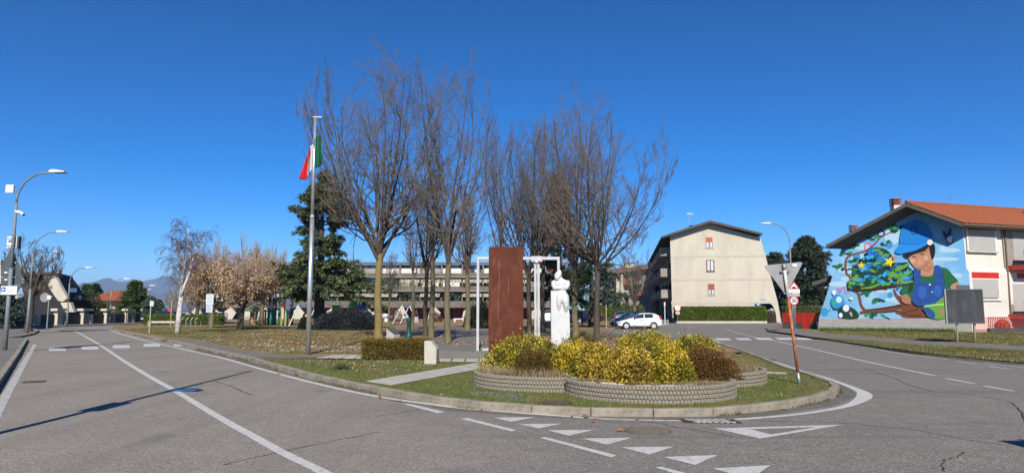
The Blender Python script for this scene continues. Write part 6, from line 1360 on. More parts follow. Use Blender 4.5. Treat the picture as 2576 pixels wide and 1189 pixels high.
MPV = dict(L=4.35, w=.87, st=[(0, .30, .55, .60, .64), (.10, .22, .68, .74, .77), (.60, .20, .90, .96, .84), (.95, .20, .99, 1.04, .85), (1.70, .20, 1.02, 1.52, .87), (2.10, .20, 1.03, 1.62, .87), (2.9, .20, 1.05, 1.64, .87), (3.6, .20, 1.06, 1.60, .86), (4.05, .22, 1.07, 1.45, .84), (4.27, .28, 1.0, 1.08, .80), (4.35, .34, .85, .88, .76)], wind=(1.0, 1.78), win=((1.2, 2.3), (2.4, 3.15), (3.22, 3.9)), rear=(3.8, 4.16), wh=(.82, 3.5), r=.31)
def car(label, kind, paint_, loc, rz, group='parked cars'):
    k = kind; t = thing('parked_car', label, 'car', loc, rz, group); st = k['st']; L = k['L']; cx = L / 2
    vs = []; N = 11
    for x, zb, zbelt, zt3, w_ in st:
        wt = w_ * (1 - .22 * min(1, max(0, (zt3 - zbelt) / .45))); zm = zb + (zbelt - zb) * .5
        half = [(w_ * .90, zb), (w_, zb + .10), (w_ * 1.01, zm), (w_ * .985, zbelt), (wt, zbelt + (zt3 - zbelt) * .90)]
        prof = half + [(0, zt3 + .03)] + [(-a, c) for a, c in half[::-1]]
        vs += [(x - cx, a, c) for a, c in prof]
    n = N; fs = []
    for i in range(len(st) - 1):
        for j in range(n - 1): fs.append((i * n + j, i * n + j + 1, (i + 1) * n + j + 1, (i + 1) * n + j))
        fs.append((i * n + n - 1, i * n, (i + 1) * n, (i + 1) * n + n - 1))
    fs += [tuple(range(n - 1, -1, -1)), tuple(range((len(st) - 1) * n, len(st) * n))]
    b = MB(); b.add(vs, fs); body = b.build('body', M[paint_], t, True); s_ = body.modifiers.new('round', 'SUBSURF'); s_.levels = 1; s_.render_levels = 2
    X = [s[0] for s in st]; ip = lambda x, c: float(np.interp(x, X, [s[c] for s in st]))
    def sp(x, f, sgn, out=.018):
        w_ = ip(x, 4); zb_, zt3 = ip(x, 2), ip(x, 3); h = zt3 - zb_; wt = w_ * (1 - .22 * min(1, max(0, h / .45))); return (x - cx, sgn * (w_ * .985 * (1 - f) + wt * f + out), zb_ + h * .90 * f)
    for sgn in (-1, 1):
        for a, c in k['win']:
            b = MB(); m_ = 8; xs_ = [a + (c - a) * i / m_ for i in range(m_ + 1)]; V = [sp(x, .08, sgn) for x in xs_] + [sp(x, .86, sgn) for x in xs_]; b.add(V, [(i, i + 1, m_ + 2 + i, m_ + 1 + i) for i in range(m_)]); b.build('side_window', M['car_glass'], t)
        b = MB(); p = sp(k['wind'][0] + .2, .15, sgn, .09); b.ball(p, .07, .07, .06, 8, 6); b.build('mirror', M[paint_] if paint_ != 'car_white' else M['black'], t)
        b = MB(); b.box(.35 - cx + .0, sgn * (ip(.35, 4) * .93), ip(.35, 2) * .88, .46, .14, .15, rz=-sgn * .28); b.build('headlight', M['head_l'], t, bevel=.03)
        b = MB(); xr = L - .14; b.box(xr - cx - .02, sgn * (ip(xr, 4) * .90), 1.02 if k is HATCH else 1.12, .22, .17, .34, rz=sgn * .25); b.build('tail_light', M['tail_red'], t, bevel=.04)
        b = MB(); b.box(2.2 - cx, sgn * (ip(2.2, 4) * 1.005), ip(2.2, 2) * .86, .2, .035, .03); b.build('door_handle', M[paint_] if paint_ != 'car_white' else M['black'], t)
        b = MB(); b.tube([(L * .60 - cx, sgn * (ip(2.4, 4) * 1.012 + .002), .32), (L * .60 - cx, sgn * (ip(2.4, 4) * 1.0 + .004), ip(2.4, 2) * .98)], .006, 4); b.build('door_gap', M['black'], t)
        for xw in k['wh']:
            r_ = k['r']; yo = sgn * (k['w'] - .005)
            b = MB(); b.tube([(xw - cx, yo - sgn * .10, r_ + .02), (xw - cx, yo + sgn * .018, r_ + .02)], r_ * 1.16, 20); b.build('wheel_arch', M['black'], t)
            b = MB(); b.tube([(xw - cx, yo - sgn * .16, r_), (xw - cx, yo + sgn * .035, r_)], r_, 22); wl = b.build('wheel', M['tyre'], t, bevel=.02)
            b = MB(); b.tube([(xw - cx, yo + sgn * .03, r_), (xw - cx, yo + sgn * .042, r_)], r_ * .68, 20); b.build('rim', M['rim'], wl)
            for q in range(9):
                a = q * 6.2832 / 9; b = MB(); b.boxM(Matrix.Translation((xw - cx + math.cos(a) * r_ * .44, yo + sgn * .045, r_ + math.sin(a) * r_ * .44)) @ Matrix.Rotation(-a, 4, 'Y'), r_ * .26, .006, .022); b.build('rim_slot', M['black'], wl)
    for nm, (a, c) in (('windscreen', k['wind']), ('rear_window', k['rear'])):
        xs_ = [a + (c - a) * i / 5 for i in range(6)]; b = MB(); V = []
        for x in xs_:
            w_ = ip(x, 4); h = ip(x, 3) - ip(x, 2); wt = w_ * (1 - .22 * min(1, max(0, h / .45))) - .04; z0 = ip(x, 2) + h * .9; zc = ip(x, 3) + .03
            V += [(x - cx, -wt, z0 + .025), (x - cx, -wt * .5, (z0 + zc) / 2 + .025), (x - cx, 0, zc + .02), (x - cx, wt * .5, (z0 + zc) / 2 + .025), (x - cx, wt, z0 + .025)]
        b.add(V, [(i * 5 + j, i * 5 + j + 1, (i + 1) * 5 + j + 1, (i + 1) * 5 + j) for i in range(5) for j in range(4)]); b.build(nm, M['car_glass'], t, True)
    b = MB(); b.box(L - cx - .02, 0, .62 if k is HATCH else .80, .05, .5, .11); b.build('number_plate', M['white'], t); b = MB(); b.box(-cx + .03, 0, .42, .08, 1.0, .14); b.build('grille', M['black'], t)
    b = MB(); b.box(-cx + L / 2, 0, .24, L * .9, k['w'] * 1.7, .14); b.build('underbody', M['black'], t); return t
car('small white three door hatchback parked side on', HATCH, 'car_white', (PX(1603.5, 63.5), 63.5, 0), 0)
car('black people carrier parked just behind the white hatchback', MPV, 'car_black', (PX(1588, 67.5), 67.5, 0), 0)
car('grey car seen from its tail beyond the black people carrier', MPV, 'car_grey', (PX(1561, 77), 77, 0), rad(-96))
car('dark blue car seen at an angle under the pale cedar', MPV, 'car_blue', (PX(1470, 86), 86, 0.1), rad(28))
car('white car seen from its tail between portal and statue', MPV, 'car_white', (PX(1380, 86), 86, 0.1), rad(-90))
car('silver car by the red garages behind the lichen trunk', HATCH, 'car_silver', (PX(963, 118), 118, .1), rad(180))
car('dark blue estate car behind the low hedge by the birch', MPV, 'car_blue', (PX(412, 84), 84, 0), rad(8))
car('pale silver car behind the low hedge and birch trunk', HATCH, 'car_silver', (PX(452, 88), 88, 0), rad(8))
car('red car behind the withered tan trees', HATCH, 'car_red', (PX(524, 96), 96, 0), rad(85))
car('white car behind the withered tan trees', HATCH, 'car_white', (PX(705 - 160, 102), 102, 0), rad(75))
# ---- person by the fountain, back to the viewer
y = 80; t = thing('person', 'person in a black jacket and pale trousers walking away past the swings', 'person', (PX(1049, y), y, .1), rad(12))
b = MB()
for s in (-1, 1):
    b.tube([(s * .10, 0, .86), (s * .11, .02, .48), (s * .12 , -.03 if s > 0 else .06, .08)], [.095, .07, .05], 10); b.ball((s * .12, .07 if s < 0 else -.0, .05), .05, .13, .05)
    b.tube([(s * .19, 0, 1.38), (s * .25, .02, 1.12), (s * .24, .09, .86)], [.06, .05, .04], 10); b.ball((s * .24, .11, .80), .04, .05, .07)
loft([(0, 0, .82, .16, .11), (0, 0, .95, .165, .12), (0, 0, 1.1, .15, .11), (0, 0, 1.3, .19, .12), (0, 0, 1.42, .17, .10), (0, 0, 1.47, .06, .06), (0, .01, 1.54, .055, .06)]); b.ball((0, .02, 1.62), .085, .10, .12)
M['skin'] = mat('skin', (.42, .25, .17), .6); remesh('body', b, M['skin'], t, .02)
b = MB(); loft([(0, 0, .84, .20, .15), (0, 0, 1.0, .19, .145), (0, 0, 1.3, .215, .145), (0, 0, 1.43, .19, .12), (0, 0, 1.50, .09, .09)])
for s in (-1, 1): b.tube([(s * .20, 0, 1.40), (s * .26, .02, 1.12), (s * .25, .09, .88)], [.085, .072, .06], 10)
remesh('jacket', b, M['black'], t, .025); b = MB()
for s in (-1, 1): b.tube([(s * .10, 0, .90), (s * .11, .02, .48), (s * .12, -.03 if s > 0 else .06, .12)], [.125, .10, .085], 10)
remesh('trousers', b, mat('pale_trousers', (.42, .41, .40), .8), t, .025); b = MB(); b.ball((0, -.005, 1.65), .098, .11, .115); b.build('hair', M['black'], t, True)
for s in (-1, 1): b = MB(); b.ball((s * .12, .08 if s < 0 else .01, .05), .06, .15, .06); b.build('shoe', M['black'], t, True)
# ---- playground
M['pgreen'] = mat('green_padding', (.02, .24, .17), .6, (.016, .19, .14), 2); M['pole_blue'] = mat('pale_pole', (.42, .46, .48), .5)
for i, (px, yv, tp) in enumerate(((684.5, 74, 716), (690, 75, 722), (696, 76, 718), (706.5, 75, 726), (724.5, 74, 736), (738.5, 76, 742), (680, 77, 735))):
    t = thing('court_post', 'pale court post with green padding, ' + ('end one of the tight cluster', 'middle one of the tight cluster', 'last of the cluster before the gap', 'alone between cluster and climbing frame', 'just behind the climbing frame', 'next to the blue notice panel', 'first one beside the gazebo')[i], 'post', (PX(px, yv), yv, .1), 0, 'padded ball court posts')
    Ht = D(0, tp, yv).z - .1; b = MB(); b.tube([(0, 0, 0), (0, 0, Ht)], .10, 8); b.build('post', M['pole_blue'], t, True); b = MB(); b.tube([(0, 0, 0), (0, 0, 1.75)], .16, 10); b.build('padding', M['pgreen'], t, True)
M['yel_wood'] = mat('yellow_wood', (.45, .34, .10), .7); M['toy_red'] = mat('toy_red', (.60, .04, .02), .5); M['toy_blue'] = mat('toy_blue', (.03, .16, .50), .5); M['toy_green'] = mat('toy_green', (.10, .42, .06), .5); M['toy_yel'] = mat('toy_yellow', (.65, .40, .03), .5); M['toy_purple'] = mat('toy_purple', (.13, .03, .32), .5)
y = 73; t = thing('climbing_frame', 'yellow wooden climbing frame with a red top in the play area', 'climbing frame', (PX(717, y), y, .1))
for x in (-.22, .22):
    b = MB(); b.tube([(x, 0, 0), (x, 0, 2.0)], .07, 8); b.build('post', M['yel_wood'], t)
    b = MB(); b.tube([(x + .0, .9, 0), (x, .9, 2.4)], .07, 8); b.build('post', M['yel_wood'], t)
b = MB(); b.box(.1, .45, 2.15, .75, 1.1, .28); b.ball((.12, .3, 2.45), .22, .2, .2); b.build('red_top', M['toy_red'], t)
y = 55; t = thing('rules_panel', 'dark blue notice panel on a black pole near the big cedar', 'sign', (PX(727, y) , y, .1)); b = MB(); b.tube([(0, 0, 0), (.0, 0, 2.45)], .035, 8); b.build('pole', M['black'], t); b = MB(); b.box(.03, -.05, 2.3 - .25, .40, .03, 1.0); pn = b.build('panel', mat('navy_panel', (.03, .055, .12), .5), t)
for k in range(7): b = MB(); b.box(.03, -.07, 2.42 - k * .11, .30, .004, .03); b.build('lettering', M['sign_back'], pn)
y = 40; g_ = G(524, 838, .1); y = g_.y; t = thing('rules_panel', 'pale blue white notice panel in two sheets on a dark pole by the path', 'sign', (g_.x, y, .1)); b = MB(); b.tube([(0, 0, 0), (0, 0, D(0, 730, y).z)], .04, 8); b.build('pole', M['sign_dark'], t)
M['pbw'] = mat('pale_blue_sheet', (.52, .60, .64), .5, (.46, .54, .6), 4)
for y0, y1, w2 in ((739, 766, .52), (767, 785, .44)):
    z0, z1 = D(0, y1, y).z - .1, D(0, y0, y).z - .1; b = MB(); b.box(.02, -.06, (z0 + z1) / 2, w2, .03, z1 - z0); pn = b.build('panel', M['pbw'], t)
    for k in range(5): b = MB(); b.box(.02, -.078, z1 - .08 - k * (z1 - z0 - .1) / 5, w2 * .75, .004, .03); b.build('lettering', M['lamp_grey'], pn)
b = MB(); b.ball((0, 0, D(0, 724, y).z), .12, .12, .2); b.build('finial', M['sign_dark'], t, True)
g_ = G(375, 838, .1); y = g_.y; t = thing('lawn_sign', 'thin pale post with a small square panel at the lawn edge', 'sign', (g_.x, y, .1)); b = MB(); b.tube([(0, 0, 0), (.02, 0, D(0, 758, y).z)], .035, 8); b.build('pole', M['post_tan'], t); b = MB(); b.box(.10, -.05, D(0, 763, y).z - .1, .27, .02, .36); b.build('panel', M['curtain'], t)
g_ = G(436, 816, .1); y = 66; t = thing('lawn_sign', 'thin pale post with a red round sign behind, near the birch', 'sign', (PX(436, y), y, .1)); b = MB(); b.tube([(0, 0, 0), (0, 0, D(0, 757, y).z)], .035, 8); b.build('pole', M['post_tan'], t); b = MB(); b.tube([(-.22, .2, D(0, 782, y).z), (-.22, .22, D(0, 782, y).z)], .18, 14); b.build('round_sign', M['sign_red'], t)
def gazebo():
    y = 76; t = thing('gazebo', 'timber gazebo with a shallow green roof on the lawn', 'gazebo', (PX(641, y), y, .1)); W_ = PX(677, y) - PX(641, y); ze, zr = D(0, 780, y).z - .1, D(0, 768.5, y).z - .1
    M['wood'] = mat('gazebo_timber', (.30, .19, .10), .8, (.22, .14, .07), 4); b = MB(); n = 6; R_ = [(W_ * math.cos(a), W_ * math.sin(a), ze) for a in [k * math.pi / 3 for k in range(6)]]; b.add(R_ + [(0, 0, zr)] + [(x, yy, z - .12) for x, yy, z in R_], [(k, (k + 1) % 6, 6) for k in range(6)] + [(k + 7, (k + 1) % 6 + 7, (k + 1) % 6, k) for k in range(6)] + [tuple(range(12, 6, -1))]); b.build('roof', mat('green_roof_felt', (.10, .15, .085), .9, (.08, .12, .07), 3), t)
    for k in range(6):
        a = k * math.pi / 3; b = MB(); b.box(W_ * .86 * math.cos(a), W_ * .86 * math.sin(a), ze / 2 - .06, .16, .16, ze - .12); b.build('post', M['wood'], t)
        a2 = a + math.pi / 3; b = MB(); b.bar((W_ * .86 * math.cos(a), W_ * .86 * math.sin(a), .8), (W_ * .86 * math.cos(a2), W_ * .86 * math.sin(a2), .8), .06, .1); b.build('handrail', M['wood'], t)
    b = MB(); b.box(0, 0, ze / 2 - .1, .34, .34, ze - .2); b.build('centre_post', mat('yellow_timber', (.36, .26, .13), .8), t); b = MB(); b.box(.7, -.5, .4, 1.3, .5, .08); b.box(.7, -.5, .2, .9, .3, .36); b.build('bench_table', M['wood'], t)
gazebo()
def swing(label, px, y, apx, wfeet, hh, seat=None):
    t = thing('swing_set', label, 'swing', (PX(px, y), y, .1)); 
    for k, yy in enumerate((-1.3, 1.3)):
        dx = apx * k
        for s in (-1, 1): b = MB(); b.tube([(dx, yy, hh), (dx + s * wfeet, yy, 0)], .06, 8); b.build('leg', M['white'], t)
    b = MB(); b.tube([(0, -1.3, hh), (apx, 1.3, hh)], .05, 8); b.build('crossbar', M['toy_blue'], t)
    for k, (m1, m2) in enumerate(seat or ()):
        f = (k + 1) / (len(seat) + 1); x, yy = apx * f, -1.3 + 2.6 * f; b = MB(); b.ball((x, yy, .75), .42, .3, .22); b.build('seat', M[m1], t, True); b = MB(); b.ball((x + .05, yy, 1.0), .3, .25, .2); b.build('seat_back', M[m2], t, True)
        for s in (-1, 1): b = MB(); b.tube([(x + s * .2, yy, .9), (x + s * .1, yy, hh)], .012, 5); b.build('chain', M['iron'], t)
swing('white legged swing with a purple and yellow basket seat', 762, 72, 1.1, .85, 2.1, (('toy_purple', 'toy_yel'),))
swing('white legged swing frame behind the fountain', 1017, 84, .5, 1.1, 2.15, (('white', 'toy_blue'),))
y = 74; t = thing('play_tower', 'play tower with green panels, white poles and a blue slide', 'play structure', (PX(845, y), y, .1)); k_ = y / FPX
for dx, hh in ((0, 2.0), (10, 2.6), (18, 2.2), (33, 2.3), (42, 2.6), (52, 2.9), (60, 2.5), (70, 2.2), (78, 2.3)):
    b = MB(); b.tube([(dx * k_, (dx % 3) * .4, 0), (dx * k_, (dx % 3) * .4, hh)], .05, 8); b.build('pole', M['white'], t)
b = MB(); b.box(3 * k_, -.05, 1.7, .85, .06, .9); pn = b.build('green_panel', M['toy_green'], t); b = MB(); b.tube([(3 * k_, -.09, 1.65), (3 * k_, -.11, 1.65)], .25, 14); b.build('yellow_disc', M['toy_yel'], pn)
for dx, h1 in ((41, 1.3), (50, 1.35)): b = MB(); b.prism([(dx * k_ - .25, 0, 1.9), (dx * k_ + .25, 0, 1.9), (dx * k_ + .1, 0, 1.9 + h1), (dx * k_ - .05, 0, 1.9 + h1 * .9)], (0, .5, 0)); b.build('green_roof', M['toy_green'], t)
b = MB(); b.box(68 * k_, .2, 1.9, .8, .8, .7); b.build('blue_panel', M['toy_blue'], t); b = MB(); b.box(20 * k_, .5, .9, 1.6, .8, .1); b.box(55 * k_, .5, 1.3, 2.0, .8, .1); b.build('deck', M['yel_wood'], t)
b = MB(); b.prism([(72 * k_, 0, 2.1), (95 * k_, 0, .8), (103 * k_, 0, .5), (103 * k_, 0, .35), (95 * k_, 0, .62), (72 * k_, 0, 1.9)], (0, .6, 0)); b.build('slide', M['curtain'], t); b = MB(); b.prism([(60 * k_, -.6, 1.6), (74 * k_, -.6, .4), (74 * k_, -.6, .25), (60 * k_, -.6, 1.4)], (0, .5, 0)); b.build('slide', M['toy_blue'], t)
# ---- benches, bin, small posts
def bench(label, px, y, Lb, m_, z=.1, back=True, rz=0):
    t = thing('park_bench', label, 'bench', (PX(px, y), y, z), rz)
    for k in range(4): b = MB(); b.box(0, -.2 + k * .13, .45, Lb, .10, .04); b.build('slat', m_, t)
    if back:
        for k in range(3): b = MB(); b.box(0, .30 + k * .03, .58 + k * .14, Lb, .03, .10); b.build('back_slat', m_, t)
    for s in (-1, 1): b = MB(); b.box(s * Lb * .42, 0, .215, .07, .46, .43); b.build('leg', M['iron'], t)
bench('dark slatted bench in shade behind the portal', 1371, 44, 1.5, M['black']); bench('dark bench in shade beside the blue bin', 1480, 66, 1.5, M['black'], back=True)
y = 96; t = thing('stone_bench', 'plain white concrete bench before the red garages', 'bench', (PX(1156, y), y, .1)); b = MB(); b.box(0, 0, .42, 1.5, .5, .14); b.build('seat', M['white'], t); b = MB(); b.box(-.6, 0, .175, .22, .45, .35); b.build('leg', M['white'], t); b = MB(); b.box(.6, 0, .175, .22, .45, .35); b.build('leg', M['white'], t)
y = 96; t = thing('concrete_block', 'small white concrete cube beside the playground walk', 'concrete block', (PX(975, y), y, .1)); MB().box(0, 0, .24, .5, .5, .48).build('block', M['white'], t, bevel=.03)
y = 70; t = thing('litter_bin', 'bright blue litter bin on a short post', 'litter bin', (PX(1489, y), y, .1)); b = MB(); b.tube([(.17, 0, 0), (.17, 0, 1.0)], .03, 8); b.build('post', M['black'], t); b = MB(); b.lathe([(.14, .35), (.19, .95), (.20, 1.0)], 14); b.build('bin', mat('bin_blue', (.01, .06, .55), .5), t, True); b = MB(); b.lathe([(.20, 1.0), (.17, 1.06), (.05, 1.09)], 14); b.build('bin_lid', M['toy_blue'], t, True)
t = thing('dog_rules_sign', 'narrow white and green panel on a thin pole above the blue bin', 'sign', (PX(1486.5, 71), 71, .1)); b = MB(); b.tube([(.0, .05, 0), (.0, .05, 2.4)], .025, 6); b.build('pole', M['steel'], t); b = MB(); b.box(0, 0, 2.1, .32, .02, .75); b.build('white_panel', M['white'], t); b = MB(); b.box(0, 0, 1.5, .32, .02, .4); b.build('green_panel', M['pgreen'], t)
g_ = G(1464.5, 818, .1); t = thing('black_post', 'thin black post standing alone under the pale cedar', 'post', g_); MB().tube([(0, 0, 0), (0, 0, D(0, 756, g_.y).z)], .05, 8).build('post', M['black'], t); MB().lathe([(.3, 0), (.3, .03), (.05, .06)], 14).build('base_shadow', M['black'], t)  # black disc paints the dark shadow at the post base
g_ = G(1525.5, 826, .1); t = thing('parking_sign', 'slim tan pole with a dark narrow panel at the lawn by the parking', 'sign', g_); MB().tube([(0, 0, 0), (0, 0, D(0, 752, g_.y).z)], .035, 8).build('pole', M['post_tan'], t); z0, z1 = D(0, 768, g_.y).z, D(0, 750, g_.y).z; MB().box(-.02, -.05, (z0 + z1) / 2, .09, .04, z1 - z0).build('panel', M['black'], t)
y = 84; t = thing('parking_sign', 'pale sign post with a narrow plate beside the metal railing', 'sign', (PX(1670, y), y, 0)); MB().tube([(0, 0, 0), (0, 0, D(0, 764, y).z)], .05, 8).build('pole', M['white'], t); MB().box(0, -.06, D(0, 764, y).z, .2, .03, .45).build('panel', M['curtain'], t)
t = thing('metal_railing', 'short low galvanised railing behind the white hatchback tail', 'railing', (PX(1664, 76), 76, 0)); MB().bar((-.55, 0, .62), (.45, 0, .62), .04, .04).build('top_rail', M['alu'], t); MB().bar((-.55, 0, .1), (.45, 0, .1), .04, .04).build('bottom_rail', M['alu'], t)
for k in range(9): MB().box(-.52 + k * .12, 0, .36, .03, .03, .50).build('railing_bar', M['alu'], t)
MB().box(.55, 0, .35, .16, .2, .7).build('end_post', M['concrete_dk'], t)
y = 70; t = thing('timber_rail', 'low grey timber rail at the end of the lawn', 'rail', (PX(418, y), y, .1)); L_r = PX(452, y) - PX(384, y); MB().box(0, 0, .42, L_r, .12, .2).build('beam', M['concrete_lt'], t)
for s in (-1, 1): MB().box(s * L_r * .49, 0, .27, .35, .3, .54).build('post', M['concrete_dk'], t)
y = 62; t = thing('bicycle_rack', 'row of curved metal bicycle hoops beside the birch', 'bicycle rack', (PX(482, y), y, .1))
for k in range(4): MB().tube([(-.7 + k * .42, 0, 0), (-.72 + k * .42, 0, .7), (-.60 + k * .42, .1, .95), (-.5 + k * .42, .6, .6), (-.5 + k * .42, .7, 0)], .03, 6).build('hoop', M['steel'], t)
# ================================================================ GROUND COVER
def scatter(poly, n, seed):
    r = np.random.default_rng(seed); P = np.array([(p[0], p[1]) for p in poly]); lo, hi = P.min(0), P.max(0); out = []
    while sum(map(len, out)) < n:
        q = lo + (hi - lo) * r.random((n, 2)); out.append(q[inpoly(q[:, 0], q[:, 1], poly)])
    return np.concatenate(out)[:n]
RINGS = ((2.66, 13.55, 1.66), (.80, 15.2, 1.66), (4.15, 16.0, 1.65))
path_poly = px_poly([(912, 959), (988, 972), (1262, 920), (1222, 907)], .1)
park_path1 = px_poly([(402, 856.5), (465, 847.5), (531, 861), (586, 877), (640, 886), (696, 891.5), (830, 893.5), (840, 898), (706, 899), (622, 899.5), (560, 887.5), (549, 883), (476, 866.5)], .1)
court = px_poly([(1000, 878), (1060, 862), (1100, 850), (1060, 838), (1000, 826), (1240, 827), (1275, 850), (1330, 900), (1250, 911), (1100, 911), (1100, 880)], .1)
flagp = px_poly([(790, 901), (928, 904), (928, 891.5), (835, 891)], .1)
def keep(q, paths=True):
    k = np.ones(len(q), bool)
    for cx, cy, r_ in RINGS: k &= (q[:, 0] - cx) ** 2 + (q[:, 1] - cy) ** 2 > r_ * r_
    if paths:
        for p in (path_poly, park_path1, court, flagp): k &= ~inpoly(q[:, 0], q[:, 1], p)
    return k
def noise2(q, s, seed):
    r = np.random.default_rng(seed); o = 0
    for k in range(7): w_ = r.normal(size=2) * s * (1 + k * .5); o = o + np.sin(q @ w_ + r.random() * 6.28) / (1 + k * .4)
    return o / 3
def blades(name, q, z, hgt, wid, mt, seed, lean=.5):
    r = np.random.default_rng(seed); n = len(q); b = np.column_stack([q, np.full(n, z)]); h = hgt * r.uniform(.5, 1.4, n); d = nrm(np.column_stack([r.normal(size=(n, 2)) * lean, np.ones(n)]))
    a = r.random(n) * 6.283; s = np.column_stack([np.cos(a), np.sin(a), np.zeros(n)]) * (wid * r.uniform(.6, 1.3, n))[:, None]
    V = np.stack([b - s * .5, b + s * .5, b + d * h[:, None]], 1).reshape(-1, 3); return np_mesh(name, V, np.arange(n * 3).reshape(n, 3), mt, None, kind='stuff')
G_near = leafmat('near_grass_blade', [(.055, .080, .014), (.100, .130, .022), (.15, .175, .035), (.28, .235, .10)], trans=.2, pos_noise=(1.1, (.22, .17, .075), .55))
G_lawn = leafmat('lawn_blade', [(.085, .11, .022), (.14, .15, .04), (.25, .20, .085), (.34, .25, .12)], trans=.2, pos_noise=(.35, (.085, .105, .02), .7))
inner = [(p[0], p[1]) for p in near_kerb]
strip = strip_poly
q = scatter(strip, 130000, 1); q = q[keep(q)]; den = noise2(q, 2.2, 3); q = q[np.random.default_rng(2).random(len(q)) < .55 + .4 * den]
blades('grass', q, .103, .050, .011, G_near, 4, .8)
lawn_px = [(440, 848), (300, 829), (400, 822), (640, 822), (800, 830), (935, 832), (1000, 858), (1060, 880), (1100, 905), (925, 905), (920, 890), (700, 889)]
lawn = keep_in(lawn_px, .1)
q = scatter(lawn, 90000, 5); q = q[keep(q)]; den = noise2(q, .6, 8); q = q[np.random.default_rng(2).random(len(q)) < .6 + .35 * den]
blades('grass', q, .102, .075, .030, G_lawn, 6, .9)
# dry tufts in the planter, tuft of green at the kerb, weeds at the kerb foot
r = np.random.default_rng(9); a = rad(-180) + r.random(2600) * rad(160); rr_ = 1.15 + .33 * r.random(2600); q = np.stack([.80 + rr_ * np.cos(a), 15.2 + rr_ * np.sin(a)], 1); q = q[(q[:, 0] - 2.66) ** 2 + (q[:, 1] - 13.55) ** 2 > 1.7 ** 2]
blades('dry_grass', q, .36, .20, .014, leafmat('dry_grass_blade', [(.30, .22, .12), (.42, .32, .19), (.20, .15, .08)], trans=.2), 10, .7)
r = np.random.default_rng(77)
for cx_, cy_, a0, a1, n_, hh_ in ((2.66, 13.55, -170, 10, 2600, .10), (4.15, 16.0, -130, 200, 5200, .16)):
    a = rad(a0) + r.random(n_) * rad(a1 - a0); rr_ = 1.46 * np.sqrt(.55 + .45 * r.random(n_)) if a1 < 20 else 1.46 * np.sqrt(r.random(n_)); q = np.stack([cx_ + rr_ * np.cos(a), cy_ + rr_ * np.sin(a)], 1)
    if a1 > 20: q = q[(q[:, 0] - 2.66) ** 2 + (q[:, 1] - 13.55) ** 2 > 1.7 ** 2]
    else: q = q[noise2(q, 2.4, 5) > -.05]
    blades('dry_grass', q, .36, hh_, .014, leafmat('planter_dry_grass', [(.30, .21, .11), (.40, .30, .17), (.10, .11, .03), (.24, .15, .08)], trans=.2), 78, .9)
q = scatter(px_poly([(1830, 884), (1895, 903), (1950, 928), (1905, 937), (1850, 930)], .1), 5000, 11); q = q[keep(q)]; blades('dry_grass', q, .108, .05, .014, leafmat('straw_blade', [(.24, .17, .08), (.33, .24, .12), (.12, .12, .04)]), 12, 1.1)
g_ = G(858, 930, .1); q = np.random.default_rng(3).normal(size=(500, 2)) * .10 + [g_.x, g_.y]; tf = blades('grass_tuft', q, .1, .16, .012, leafmat('tuft_blade', [(.02, .06, .02), (.04, .10, .03)]), 13, .5); del tf['kind']; top(tf, 'small dark green grass tuft alone on the lawn near the kerb', 'grass tuft')
kb_pts = resample(near_kerb[20:], .03); n = len(kb_pts); r = np.random.default_rng(14); q = np.array([(p.x, p.y) for p in kb_pts]); q = q + r.normal(size=q.shape) * .025 + [0, -.05]; q = q[noise2(q, 1.3, 6) > .05]; q = np.repeat(q, 3, 0) + r.normal(size=(len(q) * 3, 2)) * .02; blades('kerb_weeds', q, .0, .07, .016, leafmat('weed_blade', [(.05, .06, .015), (.09, .11, .02), (.16, .10, .05)]), 15, .9)
# fallen leaves
def flat_leaves(name, q, z, size, mt, seed, tilt=.35):
    r = np.random.default_rng(seed); n = len(q); a = r.random(n) * 6.283; d = nrm(np.column_stack([np.cos(a), np.sin(a), r.normal(size=n) * tilt])); no = nrm(np.column_stack([r.normal(size=(n, 2)) * tilt, np.ones(n)]))
    b = np.column_stack([q, z + r.random(n) * .012]); L = size * r.uniform(.5, 1.3, n); v, f = diamonds(b, d, no, L, L * r.uniform(.5, .9, n)); v = v.reshape(-1, 4, 3); v[:, :, 2] = np.maximum(v[:, :, 2], z + .002); return np_mesh(name, v.reshape(-1, 3), f, mt, None, kind='stuff')
L_fall = leafmat('fallen_leaf', [(.19, .10, .055), (.32, .18, .10), (.44, .27, .17), (.52, .36, .25)], trans=.1); L_pale = leafmat('pale_petal', [(.42, .37, .31), (.55, .50, .44), (.62, .59, .54)], trans=.1); L_bright = leafmat('plane_leaf', [(.30, .13, .055), (.40, .20, .10), (.24, .11, .05)], trans=.1)
def dens(poly, n, seed, s, th):
    q = scatter(poly, n, seed); q = q[keep(q)]; return q[noise2(q, s, seed) + np.random.default_rng(seed).random(len(q)) * .7 > th]
lit1 = px_poly([(700, 832), (935, 832), (960, 862), (940, 884), (860, 889), (740, 888), (560, 862), (520, 846)], .1)
flat_leaves('fallen_leaves', dens(lit1, 24000, 21, .35, .22), .108, .085, L_fall, 22)
lit2 = px_poly([(935, 833), (1240, 834), (1330, 846), (1560, 846), (1780, 860), (1860, 895), (1840, 908), (1400, 880), (1250, 872), (1090, 868), (1000, 862)], .1)
q = scatter(lit2, 16000, 23); q = q[noise2(q, .3, 4) + np.random.default_rng(1).random(len(q)) * .9 > .28]; flat_leaves('fallen_leaves', q, .114, .10, L_fall, 24)
fl1 = px_poly([(470, 850), (560, 856), (760, 872), (925, 872), (920, 886), (720, 887), (600, 876)], .1); flat_leaves('pale_petals', dens(fl1, 8000, 25, .5, .30), .135, .038, L_pale, 26, .6)
